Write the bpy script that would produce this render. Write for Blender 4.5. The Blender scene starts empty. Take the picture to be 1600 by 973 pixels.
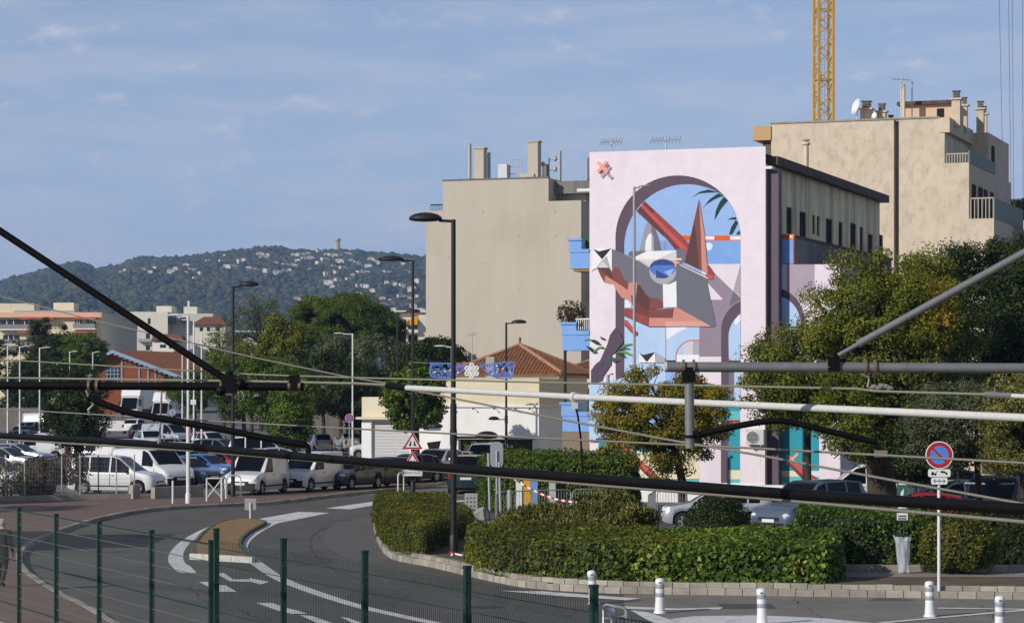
import bpy, bmesh, math, random
import numpy as np
from mathutils import Vector, Matrix
R = math.radians
rnd = random.Random(7)
nrg = np.random.default_rng(7)
scene = bpy.context.scene

# ------------------------------------------------------------------ camera
CAMZ, F, CX, HY = 4.85, 4000.0, 800.0, 610.0      # camera height, focal length and horizon in pixels of the 1600 px photograph
cam = bpy.data.cameras.new('camera'); cam_o = bpy.data.objects.new('camera', cam)
scene.collection.objects.link(cam_o); scene.camera = cam_o
cam_o.location = (0, 0, CAMZ); cam_o.rotation_euler = (R(90), 0, 0)
cam.sensor_width = 36.0; cam.lens = 36.0 * F / 1600.0
cam.shift_y = (HY - 486.5) / 1600.0
cam.clip_start = 0.5; cam.clip_end = 30000

# ------------------------------------------------------------------ sky, sun, exposure
SUN_EL = R(27)
SH = Vector((0.77, 0.64)).normalized()             # the way shadows fall on the ground
SUNV = Vector((-SH.x * math.cos(SUN_EL), -SH.y * math.cos(SUN_EL), math.sin(SUN_EL)))
w = bpy.data.worlds.new('World'); scene.world = w; w.use_nodes = True
wn = w.node_tree.nodes; wl = w.node_tree.links; wn.clear()
wo = wn.new('ShaderNodeOutputWorld'); bg = wn.new('ShaderNodeBackground'); sky = wn.new('ShaderNodeTexSky')
sky.sky_type = 'NISHITA'; sky.sun_disc = False; sky.sun_elevation = SUN_EL
sky.sun_rotation = math.atan2(SUNV.x, SUNV.y)
sky.altitude = 0; sky.air_density = 0.7; sky.dust_density = 0.1; sky.ozone_density = 3.0
bg.inputs['Strength'].default_value = 0.124
# pale veil that thickens towards the horizon, with thin cloud streaks and puffs, the same all round the sky
def wmath(op, a, b=None, clamp=False):
    n_ = wn.new('ShaderNodeMath'); n_.operation = op; n_.use_clamp = clamp
    for k, v in enumerate((a, b)):
        if v is None: continue
        if isinstance(v, (int, float)): n_.inputs[k].default_value = v
        else: wl.new(v, n_.inputs[k])
    return n_.outputs[0]
tc = wn.new('ShaderNodeTexCoord'); sx = wn.new('ShaderNodeSeparateXYZ'); wl.new(tc.outputs['Generated'], sx.inputs[0])
el = wmath('MAXIMUM', sx.outputs['Z'], 0.0)
veil = wmath('MULTIPLY', wmath('EXPONENT', wmath('MULTIPLY', el, -4.2)), 0.86)
def cloud(scale, nscale, lo, hi, amt, off):
    mp = wn.new('ShaderNodeMapping'); mp.inputs['Scale'].default_value = scale; mp.inputs['Location'].default_value = off; wl.new(tc.outputs['Generated'], mp.inputs['Vector'])
    nz = wn.new('ShaderNodeTexNoise'); nz.inputs['Scale'].default_value = nscale; nz.inputs['Detail'].default_value = 8; nz.inputs['Roughness'].default_value = 0.58; wl.new(mp.outputs[0], nz.inputs['Vector'])
    rp = wn.new('ShaderNodeValToRGB'); wl.new(nz.outputs['Fac'], rp.inputs[0]); rp.color_ramp.elements[0].position = lo; rp.color_ramp.elements[1].position = hi
    rp.color_ramp.elements[0].color = (0, 0, 0, 1); rp.color_ramp.elements[1].color = (amt, amt, amt, 1); return rp.outputs[0]
cl = wmath('ADD', cloud((6, 6, 38), 2.2, 0.42, 0.74, 0.46, (0, 0, 0)), cloud((20, 20, 46), 1.7, 0.59, 0.74, 0.7, (3.1, 0.4, 1.7)), True)
mxv = wn.new('ShaderNodeMix'); mxv.data_type = 'RGBA'; mxv.inputs['B'].default_value = (4.6, 5.4, 7.3, 1); wl.new(veil, mxv.inputs['Factor']); wl.new(sky.outputs[0], mxv.inputs['A'])
mx = wn.new('ShaderNodeMix'); mx.data_type = 'RGBA'; mx.inputs['B'].default_value = (6.3, 6.4, 7.2, 1); wl.new(cl, mx.inputs['Factor']); wl.new(mxv.outputs['Result'], mx.inputs['A'])
wl.new(mx.outputs['Result'], bg.inputs['Color']); wl.new(bg.outputs[0], wo.inputs['Surface'])
sun = bpy.data.lights.new('sun', 'SUN'); sun.energy = 5.0; sun.angle = R(0.5); sun.color = (1.0, 0.945, 0.865)
sun_o = bpy.data.objects.new('sun', sun); scene.collection.objects.link(sun_o)
sun_o.rotation_euler = (-SUNV).to_track_quat('-Z', 'Y').to_euler()
scene.view_settings.view_transform = 'Standard'; scene.view_settings.look = 'None'
scene.view_settings.exposure = -0.34; scene.view_settings.gamma = 1.0; scene.view_settings.use_curve_mapping = False
scene.cycles.max_bounces = 5; scene.cycles.diffuse_bounces = 3; scene.cycles.transparent_max_bounces = 8; scene.cycles.volume_bounces = 0

# ------------------------------------------------------------------ helpers
COL = scene.collection
def P(px, py, d):                                   # a point seen at that pixel, d metres away
    return Vector(((px - CX) * d / F, d, CAMZ - (py - HY) * d / F))
def gz(y): return max(0.0, (y - 200.0) * 0.012)     # the ground rises gently beyond the car park
def GD(py):
    d = CAMZ * F / max(py - HY, 1)
    if d > 200: d = (CAMZ + 2.4) / ((py - HY) / F + 0.012)
    return d
def G(px, py, dz=0.0):                              # a point of the ground at that pixel
    d = GD(py); return Vector(((px - CX) * d / F, d, gz(d) + dz))
def GX(px, d, z=0.0): return Vector(((px - CX) * d / F, d, z))
def lin(c):
    out = []
    for v in c[:3]:
        v = v / 255.0
        out.append(v / 12.92 if v <= 0.04045 else ((v + 0.055) / 1.055) ** 2.4)
    return tuple(out) + (1.0,)
def srgb(r, g, b): return lin((r, g, b))

MATS = {}
def mat(name, col, rough=0.7, var=0.12, scale=3.0, bump=0.0, bscale=None, metal=0.0, spec=0.4, stretch=None, dark=None, stain=None, coat=0.0):
    """procedural material: base colour broken up by noise; optional stains of their own colour (running down) and fine bump"""
    if name in MATS: return MATS[name]
    m = bpy.data.materials.new(name); m.use_nodes = True; MATS[name] = m
    n = m.node_tree.nodes; l = m.node_tree.links; b = n['Principled BSDF']
    b.inputs['Roughness'].default_value = rough; b.inputs['Metallic'].default_value = metal
    b.inputs['Specular IOR Level'].default_value = spec
    if coat: b.inputs['Coat Weight'].default_value = coat; b.inputs['Coat Roughness'].default_value = 0.05
    col = tuple(col[:3])
    if var <= 0 and not bump and not stain:
        b.inputs['Base Color'].default_value = col + (1,); return m
    g = n.new('ShaderNodeNewGeometry'); mp = n.new('ShaderNodeMapping'); l.new(g.outputs['Position'], mp.inputs['Vector'])
    if stretch: mp.inputs['Scale'].default_value = stretch
    nz = n.new('ShaderNodeTexNoise'); nz.inputs['Scale'].default_value = scale; nz.inputs['Detail'].default_value = 6; nz.inputs['Roughness'].default_value = 0.62
    l.new(mp.outputs[0], nz.inputs['Vector'])
    r = n.new('ShaderNodeValToRGB'); l.new(nz.outputs['Fac'], r.inputs[0])
    r.color_ramp.elements[0].position = 0.3; r.color_ramp.elements[1].position = 0.7
    lo = tuple(c * (1 - var) for c in (dark or col)); hi = tuple(min(1, c * (1 + var * 0.7)) for c in col)
    r.color_ramp.elements[0].color = lo + (1,); r.color_ramp.elements[1].color = hi + (1,)
    out = r.outputs[0]
    if stain:
        scol, sscale, sstretch, lo_, hi_, amt = stain
        mp2 = n.new('ShaderNodeMapping'); mp2.inputs['Scale'].default_value = sstretch; l.new(g.outputs['Position'], mp2.inputs['Vector'])
        n2 = n.new('ShaderNodeTexNoise'); n2.inputs['Scale'].default_value = sscale; n2.inputs['Detail'].default_value = 8; n2.inputs['Roughness'].default_value = 0.65
        l.new(mp2.outputs[0], n2.inputs['Vector'])
        r2 = n.new('ShaderNodeValToRGB'); l.new(n2.outputs['Fac'], r2.inputs[0])
        r2.color_ramp.elements[0].position = lo_; r2.color_ramp.elements[1].position = hi_
        r2.color_ramp.elements[0].color = (0, 0, 0, 1); r2.color_ramp.elements[1].color = (amt, amt, amt, 1)
        mix = n.new('ShaderNodeMix'); mix.data_type = 'RGBA'
        l.new(r2.outputs[0], mix.inputs['Factor']); l.new(out, mix.inputs['A']); mix.inputs['B'].default_value = tuple(scol[:3]) + (1,)
        out = mix.outputs['Result']
    l.new(out, b.inputs['Base Color'])
    if bump:
        n3 = n.new('ShaderNodeTexNoise'); n3.inputs['Scale'].default_value = bscale or scale * 6; n3.inputs['Detail'].default_value = 4
        l.new(mp.outputs[0], n3.inputs['Vector'])
        bp = n.new('ShaderNodeBump'); bp.inputs['Strength'].default_value = bump; bp.inputs['Distance'].default_value = 0.02
        l.new(n3.outputs['Fac'], bp.inputs['Height']); l.new(bp.outputs[0], b.inputs['Normal'])
    return m
def flat(name, rgb, rough=0.6, metal=0.0, spec=0.4, var=0.06, scale=4.0):
    return mat(name, lin(rgb), rough, var, scale, metal=metal, spec=spec)

def leafmat(name, stops, transl=0.32, rough=0.55):
    """leaf colour picked leaf by leaf from a ramp through the mesh attribute 'tint'"""
    m = bpy.data.materials.new(name); m.use_nodes = True; MATS[name] = m
    n = m.node_tree.nodes; l = m.node_tree.links; n.clear()
    o = n.new('ShaderNodeOutputMaterial'); a = n.new('ShaderNodeAttribute'); a.attribute_name = 'tint'
    r = n.new('ShaderNodeValToRGB'); l.new(a.outputs['Fac'], r.inputs[0])
    el = r.color_ramp.elements
    while len(el) < len(stops): el.new(0.5)
    for e, (p, c) in zip(el, stops): e.position = p; e.color = tuple(c) + (1,)
    b = n.new('ShaderNodeBsdfPrincipled'); b.inputs['Roughness'].default_value = rough; b.inputs['Specular IOR Level'].default_value = 0.28
    t = n.new('ShaderNodeBsdfTranslucent'); mx = n.new('ShaderNodeMixShader'); mx.inputs[0].default_value = transl
    l.new(r.outputs[0], b.inputs['Base Color']); l.new(r.outputs[0], t.inputs['Color'])
    l.new(b.outputs[0], mx.inputs[1]); l.new(t.outputs[0], mx.inputs[2]); l.new(mx.outputs[0], o.inputs['Surface'])
    return m

class MB:
    """collects faces for ONE mesh object"""
    def __init__(s): s.v = []; s.f = []; s.m = []
    def face(s, pts, mi=0):
        i = len(s.v); s.v += [tuple(p) for p in pts]; s.f.append(tuple(range(i, i + len(pts)))); s.m.append(mi)
    def box(s, lo, hi, mi=0, M=None):
        x0, y0, z0 = lo; x1, y1, z1 = hi
        c = [(x0, y0, z0), (x1, y0, z0), (x1, y1, z0), (x0, y1, z0), (x0, y0, z1), (x1, y0, z1), (x1, y1, z1), (x0, y1, z1)]
        s.hexa(c, mi, M)
    def hexa(s, c, mi=0, M=None):
        if M is not None: c = [M @ Vector(p) for p in c]
        i = len(s.v); s.v += [tuple(p) for p in c]
        for q in ((0, 3, 2, 1), (4, 5, 6, 7), (0, 1, 5, 4), (1, 2, 6, 5), (2, 3, 7, 6), (3, 0, 4, 7)):
            s.f.append(tuple(i + k for k in q)); s.m.append(mi)
    def obox(s, o, a, la, b, lb, z0, z1, mi=0):
        """box on a ground corner o, along unit vectors a and b"""
        o = Vector((o[0], o[1])); A = Vector((a[0], a[1])) * la; B = Vector((b[0], b[1])) * lb
        q = [o, o + A, o + A + B, o + B]
        s.hexa([(p.x, p.y, z0) for p in q] + [(p.x, p.y, z1) for p in q], mi)
    def prism(s, poly, z0, z1, mi=0, cap=True):
        n = len(poly); i = len(s.v)
        s.v += [(p[0], p[1], z0) for p in poly] + [(p[0], p[1], z1) for p in poly]
        for k in range(n):
            j = (k + 1) % n; s.f.append((i + k, i + j, i + n + j, i + n + k)); s.m.append(mi)
        if cap:
            s.f.append(tuple(i + n + k for k in range(n))); s.m.append(mi)
            s.f.append(tuple(i + k for k in reversed(range(n)))); s.m.append(mi)
    def tube(s, pts, r, n=8, mi=0, caps=True):
        pts = [Vector(p) for p in pts]; rs = r if isinstance(r, (list, tuple)) else [r] * len(pts)
        i = len(s.v); up = Vector((0, 0, 1)); last = None
        for k, p in enumerate(pts):
            t = (pts[min(k + 1, len(pts) - 1)] - pts[max(k - 1, 0)]).normalized()
            if last is None: x = t.cross(up if abs(t.z) < 0.9 else Vector((1, 0, 0))).normalized()
            else: x = (last - t * last.dot(t)).normalized()
            last = x; y = t.cross(x)
            for q in range(n):
                a = 2 * math.pi * q / n; s.v.append(tuple(p + (x * math.cos(a) + y * math.sin(a)) * rs[k]))
        for k in range(len(pts) - 1):
            for q in range(n):
                a = i + k * n + q; b = i + k * n + (q + 1) % n
                s.f.append((a, b, b + n, a + n)); s.m.append(mi)
        if caps:
            s.f.append(tuple(i + q for q in reversed(range(n)))); s.m.append(mi)
            e = i + (len(pts) - 1) * n; s.f.append(tuple(e + q for q in range(n))); s.m.append(mi)
    def lathe(s, prof, n=16, M=None, mi=0, a0=0, a1=2 * math.pi):
        """prof = [(r, z)], turned round z"""
        i = len(s.v); full = abs(a1 - a0 - 2 * math.pi) < 1e-6; c = n if full else n + 1
        for (r, z) in prof:
            for q in range(c):
                a = a0 + (a1 - a0) * q / n; p = Vector((r * math.cos(a), r * math.sin(a), z))
                s.v.append(tuple(M @ p if M is not None else p))
        for k in range(len(prof) - 1):
            for q in range(n):
                a = i + k * c + q; b = i + k * c + (q + 1) % c
                s.f.append((a, b, b + c, a + c)); s.m.append(mi)
    def ball(s, c, r, n=10, m=7, mi=0, M=None):
        rx, ry, rz = r if isinstance(r, (list, tuple)) else (r, r, r)
        T = Matrix.Translation(Vector(c)) @ Matrix.Diagonal((rx, ry, rz, 1))
        if M is not None: T = M @ T
        s.lathe([(max(1e-4, math.sin(math.pi * k / m)), -math.cos(math.pi * k / m)) for k in range(m + 1)], n, T, mi)
    def build(s, name, mats, parent=None, smooth=False, angle=40, origin=None):
        o = mkobj(name, s.mesh(name, mats, smooth, angle, origin), parent)
        if origin is not None and parent is None: o.location = origin
        return o
    def mesh(s, name, mats, smooth=False, angle=40, origin=None):
        me = bpy.data.meshes.new(name)
        v = s.v
        if origin is not None:
            ox, oy, oz = origin; v = [(x - ox, y - oy, z - oz) for x, y, z in v]
        me.from_pydata(v, [], s.f)
        for m in (mats if isinstance(mats, (list, tuple)) else [mats]): me.materials.append(m)
        if any(s.m): me.polygons.foreach_set('material_index', s.m)
        if smooth:
            me.polygons.foreach_set('use_smooth', [True] * len(me.polygons))
            me.validate(); me.set_sharp_from_angle(angle=R(angle))
        me.update(); return me
def mkobj(name, me, parent=None):
    o = bpy.data.objects.new(name, me); COL.objects.link(o)
    if parent is not None: o.parent = parent
    return o
def tag(o, label=None, cat=None, group=None, kind=None):
    if label: o['label'] = label
    if cat: o['category'] = cat
    if group: o['group'] = group
    if kind: o['kind'] = kind
    return o
def thing(name, label, cat, loc=(0, 0, 0), rz=0.0, group=None):
    o = bpy.data.objects.new(name, None); COL.objects.link(o)
    o.location = loc; o.rotation_euler = (0, 0, rz); o.empty_display_size = 0.3
    return tag(o, label, cat, group)
def wpart(root, name, mb, mats, smooth=False, angle=40, parent=None):
    """a part whose faces were given in world coordinates"""
    loc = root.location
    return mb.build(name, mats, parent or root, smooth, angle, origin=(loc.x, loc.y, loc.z))
def copy_tree(o, parent=None):
    c = o.copy(); COL.objects.link(c)
    if parent is not None: c.parent = parent
    for ch in list(o.children): copy_tree(ch, c)
    return c
def text_mesh(name, s, size, m, parent=None, align='CENTER', M=None, ext=0.002):
    cu = bpy.data.curves.new(name, 'FONT'); cu.body = s; cu.size = size; cu.align_x = align; cu.align_y = 'CENTER'; cu.extrude = ext
    t = bpy.data.objects.new(name + '_src', cu); COL.objects.link(t)
    dg = bpy.context.evaluated_depsgraph_get(); me = bpy.data.meshes.new_from_object(t.evaluated_get(dg)); me.name = name
    bpy.data.objects.remove(t)
    if M is not None: me.transform(M)
    me.materials.clear(); me.materials.append(m)
    return mkobj(name, me, parent)

# ------------------------------------------------------------------ leaves
def leaf_mesh(name, pts, nrm, size, tint, aspect=0.62, fold=0.25, droop=0.0):
    """one kite-shaped folded leaf per point, as one mesh with a per-leaf 'tint'"""
    pts = np.asarray(pts, float); n = len(pts)
    nrm = np.asarray(nrm, float); nrm = nrm / (np.linalg.norm(nrm, axis=1, keepdims=True) + 1e-9)
    a = nrg.normal(size=(n, 3)); a[:, 2] -= droop
    t = a - nrm * np.sum(a * nrm, 1, keepdims=True); t /= (np.linalg.norm(t, axis=1, keepdims=True) + 1e-9)
    b = np.cross(nrm, t)
    s = (np.ones(n) * size if np.isscalar(size) else np.asarray(size))[:, None]
    s = s * nrg.uniform(0.7, 1.3, (n, 1))
    up = nrm * s * fold
    v = np.empty((n, 4, 3))
    v[:, 0] = pts - t * s * 0.5; v[:, 1] = pts + b * s * aspect * 0.5 + up * 0.5 - t * s * 0.05
    v[:, 2] = pts + t * s * 0.5 - up * 0.4; v[:, 3] = pts - b * s * aspect * 0.5 + up * 0.5 - t * s * 0.05
    me = bpy.data.meshes.new(name)
    me.vertices.add(n * 4); me.vertices.foreach_set('co', v.reshape(-1))
    idx = np.arange(n) * 4
    tri = np.stack([idx, idx + 1, idx + 2, idx, idx + 2, idx + 3], 1).reshape(-1)
    me.loops.add(n * 6); me.loops.foreach_set('vertex_index', tri.astype(np.int32))
    me.polygons.add(n * 2); me.polygons.foreach_set('loop_start', (np.arange(n * 2) * 3).astype(np.int32))
    me.polygons.foreach_set('loop_total', np.full(n * 2, 3, np.int32))
    at = me.attributes.new('tint', 'FLOAT', 'POINT'); at.data.foreach_set('value', np.repeat(np.clip(tint, 0, 1), 4).astype(np.float32))
    me.update(calc_edges=True); return me

def lowfreq(p, seed, f=0.6):
    """cheap smooth 3-D noise in -1..1 for an (n,3) array"""
    g = np.random.default_rng(seed); out = np.zeros(len(p))
    for k in range(5):
        d = g.normal(size=3) * f * (1.0 + 0.7 * k); out += np.sin(p @ d + g.uniform(0, 6.28)) / (1 + 0.5 * k)
    return out / 2.6
# ------------------------------------------------------------------ shared materials
M_asphalt = mat('asphalt', (0.098, 0.090, 0.078), 0.9, 0.16, 0.5, bump=0.25, bscale=60, stain=((0.062, 0.058, 0.052), 0.3, (1, 0.35, 1), 0.46, 0.70, 0.75))
M_asphalt_lot = mat('asphalt_lot', (0.15, 0.14, 0.13), 0.92, 0.2, 0.3, bump=0.2, bscale=40)
M_patch = mat('asphalt_patch', (0.085, 0.084, 0.082), 0.9, 0.1, 1.0, bump=0.2, bscale=60)
M_paint = mat('road_paint', (0.62, 0.61, 0.58), 0.75, 0.12, 4.0, stain=((0.22, 0.215, 0.2), 2.5, (1, 1, 1), 0.52, 0.7, 0.75))
M_redwalk = mat('red_walkway', (0.165, 0.105, 0.082), 0.9, 0.15, 0.8, bump=0.2, bscale=50, stain=((0.13, 0.09, 0.075), 0.4, (1, 1, 1), 0.5, 0.75, 0.6))
M_walk = mat('grey_walkway', (0.25, 0.22, 0.19), 0.9, 0.15, 0.8, bump=0.2, bscale=40)
M_kerb = mat('kerb_stone_grey', (0.31, 0.28, 0.225), 0.9, 0.25, 2.2, bump=0.4, bscale=30, stain=((0.2, 0.18, 0.15), 1.2, (1, 1, 1.5), 0.5, 0.72, 0.6))
M_ochre = mat('ochre_surface', (0.26, 0.15, 0.06), 0.9, 0.22, 1.2, bump=0.2, bscale=40, stain=((0.13, 0.09, 0.05), 0.8, (1, 2, 1), 0.48, 0.7, 0.6))
M_soil = mat('soil', (0.12, 0.085, 0.05), 1.0, 0.35, 2.0, bump=0.6, bscale=18)
M_ground = mat('far_ground', (0.13, 0.12, 0.09), 1.0, 0.3, 0.02)
M_blackpole = mat('black_pole_paint', (0.014, 0.0135, 0.0135), 0.5, 0.2, 6)
M_dark = mat('dark_plastic', (0.012, 0.012, 0.013), 0.6, 0.1, 6)
M_greypole = mat('grey_pole_paint', (0.36, 0.36, 0.35), 0.5, 0.1, 4)
M_whitepole = mat('white_pole_paint', (0.68, 0.68, 0.66), 0.5, 0.08, 4)
M_galv = mat('galvanised_steel', (0.42, 0.43, 0.44), 0.45, 0.15, 8, metal=0.5)
M_green = mat('green_fence_paint', (0.006, 0.034, 0.023), 0.5, 0.2, 5)
M_concrete = mat('concrete', (0.34, 0.31, 0.26), 0.9, 0.2, 1.5, bump=0.3, bscale=25, stain=((0.16, 0.14, 0.12), 0.8, (1, 1, 0.3), 0.52, 0.75, 0.6))
M_white_wall = mat('white_render', (0.74, 0.73, 0.71), 0.85, 0.05, 1.0, bump=0.1, bscale=30, stain=((0.5, 0.48, 0.45), 0.8, (1, 1, 0.25), 0.56, 0.8, 0.45))
M_cream = mat('cream_render', (0.66, 0.58, 0.42), 0.85, 0.07, 1.0, bump=0.1, bscale=30, stain=((0.42, 0.36, 0.26), 0.7, (1, 1, 0.2), 0.55, 0.8, 0.45))
M_beige_gable = mat('beige_gable_render', lin((184, 175, 160)), 0.9, 0.04, 1.6, stretch=(1, 1, 0.12), bump=0.1, bscale=30,
                    stain=(lin((158, 148, 130)), 0.35, (1, 1, 0.6), 0.5, 0.8, 0.5))
M_beige_old = mat('weathered_beige_render', lin((204, 188, 166)), 0.9, 0.08, 0.6, bump=0.15, bscale=20,
                  stain=(lin((142, 129, 110)), 2.6, (1, 1, 0.55), 0.46, 0.78, 0.6))
M_side_old = mat('streaked_old_render', lin((240, 224, 184)), 0.9, 0.12, 0.7, bump=0.15, bscale=20,
                 stain=(lin((112, 105, 92)), 0.9, (1, 1, 0.16), 0.44, 0.70, 0.8))
M_grey_wall = mat('grey_stained_render', lin((120, 118, 114)), 0.9, 0.15, 1, stain=(lin((60, 58, 56)), 1.5, (1, 1, 0.15), 0.45, 0.7, 0.7))
M_coping = mat('brown_coping', (0.10, 0.062, 0.05), 0.8, 0.3, 3, stain=((0.03, 0.025, 0.02), 2, (1, 1, 1), 0.5, 0.7, 0.7))
M_glass = mat('window_glass', (0.012, 0.014, 0.017), 0.06, 0, spec=0.6)
M_carglass = mat('car_glass', (0.004, 0.005, 0.007), 0.08, 0, spec=0.16)
M_opening = mat('dark_interior', (0.010, 0.009, 0.0085), 0.9, 0.2, 3)
M_wframe = mat('window_frame_brown', (0.09, 0.06, 0.045), 0.7, 0.2, 5)
M_shutter = mat('shutter_grey', (0.35, 0.34, 0.32), 0.7, 0.1, 5)
M_tile = mat('terracotta_tile', (0.21, 0.082, 0.036), 0.85, 0.35, 3.0, bump=0.3, bscale=12, stain=((0.12, 0.06, 0.04), 1.0, (1, 1, 1), 0.5, 0.72, 0.6))
M_metal_dark = mat('dark_shaded_steel', (0.005, 0.0048, 0.005), 0.6, 0.3, 12, spec=0.12)  # near-black base: shade on left arm and cable put into the colour
M_steel_grey = mat('grey_steel_tube', (0.20, 0.20, 0.20), 0.45, 0.15, 14, metal=0.3)
M_insul = mat('pale_composite_tube', (0.55, 0.54, 0.51), 0.55, 0.1, 30)
M_wire = mat('copper_wire_patina', (0.27, 0.26, 0.17), 0.5, 0.15, 40, metal=0.3)
M_wire2 = mat('grey_brown_wire', (0.25, 0.23, 0.19), 0.5, 0.15, 40, metal=0.3)
M_rubber = mat('tyre_rubber', (0.014, 0.014, 0.014), 0.85, 0.1, 10)
M_rim = mat('alloy_rim', (0.42, 0.42, 0.43), 0.35, 0.05, 10, metal=0.7)
M_head = mat('headlamp_lens', (0.62, 0.64, 0.66), 0.12, 0.05, 10, spec=0.8)
M_tail = mat('tail_lamp_red', (0.35, 0.012, 0.012), 0.15, 0.05, 10, spec=0.7)
M_plate = mat('number_plate_white', (0.68, 0.68, 0.66), 0.4, 0.05, 10)
M_bark = mat('bark', (0.060, 0.045, 0.032), 0.95, 0.4, 6, stretch=(3, 3, 1), bump=0.8, bscale=18)
M_yellow = mat('crane_yellow', (0.62, 0.33, 0.02), 0.5, 0.1, 2)
M_white = mat('white_paint', (0.72, 0.72, 0.71), 0.5, 0.05, 4)
M_red = mat('red_paint', (0.42, 0.012, 0.018), 0.5, 0.05, 4)
M_blue_sign = mat('sign_blue', lin((70, 130, 210)), 0.5, 0.03, 4)
M_black_ink = mat('black_ink', (0.01, 0.01, 0.01), 0.6, 0)
LM = {}
LM['hedge'] = leafmat('hedge_leaf', [(0, (0.035, 0.045, 0.006)), (0.45, (0.11, 0.125, 0.012)), (0.85, (0.22, 0.225, 0.02)), (1, (0.30, 0.05, 0.02))])
LM['ivy'] = leafmat('ivy_leaf', [(0, (0.02, 0.045, 0.006)), (0.5, (0.09, 0.155, 0.016)), (0.9, (0.25, 0.33, 0.035)), (1, (0.34, 0.40, 0.06))])
LM['dark'] = leafmat('dark_evergreen_leaf', [(0, (0.008, 0.016, 0.004)), (0.6, (0.036, 0.060, 0.009)), (1, (0.10, 0.125, 0.018))])
LM['gold'] = leafmat('autumn_leaf', [(0, (0.07, 0.08, 0.008)), (0.45, (0.22, 0.19, 0.013)), (0.8, (0.40, 0.27, 0.02)), (1, (0.50, 0.24, 0.02))])
LM['goldgreen'] = leafmat('yellowing_leaf', [(0, (0.04, 0.065, 0.006)), (0.5, (0.14, 0.165, 0.012)), (0.8, (0.27, 0.25, 0.016)), (1, (0.55, 0.25, 0.018))])
LM['pine'] = leafmat('pine_needle', [(0, (0.022, 0.045, 0.004)), (0.5, (0.095, 0.14, 0.012)), (1, (0.21, 0.26, 0.022))])
LM['olive'] = leafmat('olive_leaf', [(0, (0.05, 0.07, 0.03)), (0.6, (0.13, 0.155, 0.07)), (1, (0.23, 0.25, 0.12))])
LM['dry'] = leafmat('dry_grassy_leaf', [(0, (0.06, 0.066, 0.013)), (0.5, (0.21, 0.205, 0.045)), (1, (0.46, 0.40, 0.14))])
LM['fig'] = leafmat('broad_leaf', [(0, (0.025, 0.055, 0.005)), (0.5, (0.10, 0.155, 0.012)), (1, (0.24, 0.28, 0.03))])
LM['brown'] = leafmat('withered_leaf', [(0, (0.035, 0.024, 0.014)), (0.5, (0.10, 0.065, 0.025)), (1, (0.16, 0.13, 0.03))])
# ------------------------------------------------------------------ the ground
mb = MB()
xs = [-9000, -400, 400, 9000]; ys = [-200, 200, 330, 700, 13000]
def gz(y): return min(6.0, max(0.0, (y - 200.0) * 0.012))
for j in range(len(ys) - 1):
    for i in range(len(xs) - 1):
        mb.face([(xs[i], ys[j], gz(ys[j]) - 0.02), (xs[i + 1], ys[j], gz(ys[j]) - 0.02), (xs[i + 1], ys[j + 1], gz(ys[j + 1]) - 0.02), (xs[i], ys[j + 1], gz(ys[j + 1]) - 0.02)])
tag(mb.build('ground', M_ground), kind='structure')
mb = MB(); mb.face([(-40, 40, 0), (45, 40, 0), (45, 118, 0), (-40, 118, 0)])
road = tag(mb.build('road', M_asphalt), kind='structure')
mb = MB()
for (y0, y1) in ((118, 200), (200, 430)):
    mb.face([(-90, y0, gz(y0) - 0.004), (60, y0, gz(y0) - 0.004), (60, y1, gz(y1) - 0.004), (-90, y1, gz(y1) - 0.004)])
tag(mb.build('car_park', M_asphalt_lot), kind='structure')

def flat_poly(name, pts, m, parent=None, z=0.006, kind=None):
    mb = MB(); mb.face([(p[0], p[1], z) for p in pts]); o = mb.build(name, m, parent)
    if kind: o['kind'] = kind
    return o
MZ = [0.007]
def mark(pxs):
    MZ[0] += 0.0006; z = MZ[0]
    return flat_poly('road_marking', [G(*p) for p in pxs], M_paint, road, z)
def strip(pxs, w0, w1=None):
    """painted line of constant real width along pixel points"""
    pts = [G(*p).to_2d() for p in pxs]
    L, Rr = [], []
    for i, p in enumerate(pts):
        t = (pts[min(i + 1, len(pts) - 1)] - pts[max(i - 1, 0)]).normalized(); nn = Vector((-t.y, t.x)); ww = w0 + ((w1 or w0) - w0) * i / (len(pts) - 1)
        L.append(p + nn * ww / 2); Rr.append(p - nn * ww / 2)
    MZ[0] += 0.0006; z = MZ[0]; mb = MB()
    for i in range(len(pts) - 1): mb.face([(q.x, q.y, z) for q in (L[i], Rr[i], Rr[i + 1], L[i + 1])])
    return mb.build('road_marking', M_paint, road)
def smooth_path(pts, n=6):
    out = []
    for i in range(len(pts) - 1):
        p0 = pts[max(i - 1, 0)]; p1 = pts[i]; p2 = pts[i + 1]; p3 = pts[min(i + 2, len(pts) - 1)]
        for k in range(n):
            t = k / n
            out.append(tuple(0.5 * (2 * p1[c] + (p2[c] - p0[c]) * t + (2 * p0[c] - 5 * p1[c] + 4 * p2[c] - p3[c]) * t * t + (3 * p1[c] - p0[c] - 3 * p2[c] + p3[c]) * t ** 3) for c in range(len(p1))))
    out.append(tuple(pts[-1])); return out
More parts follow.
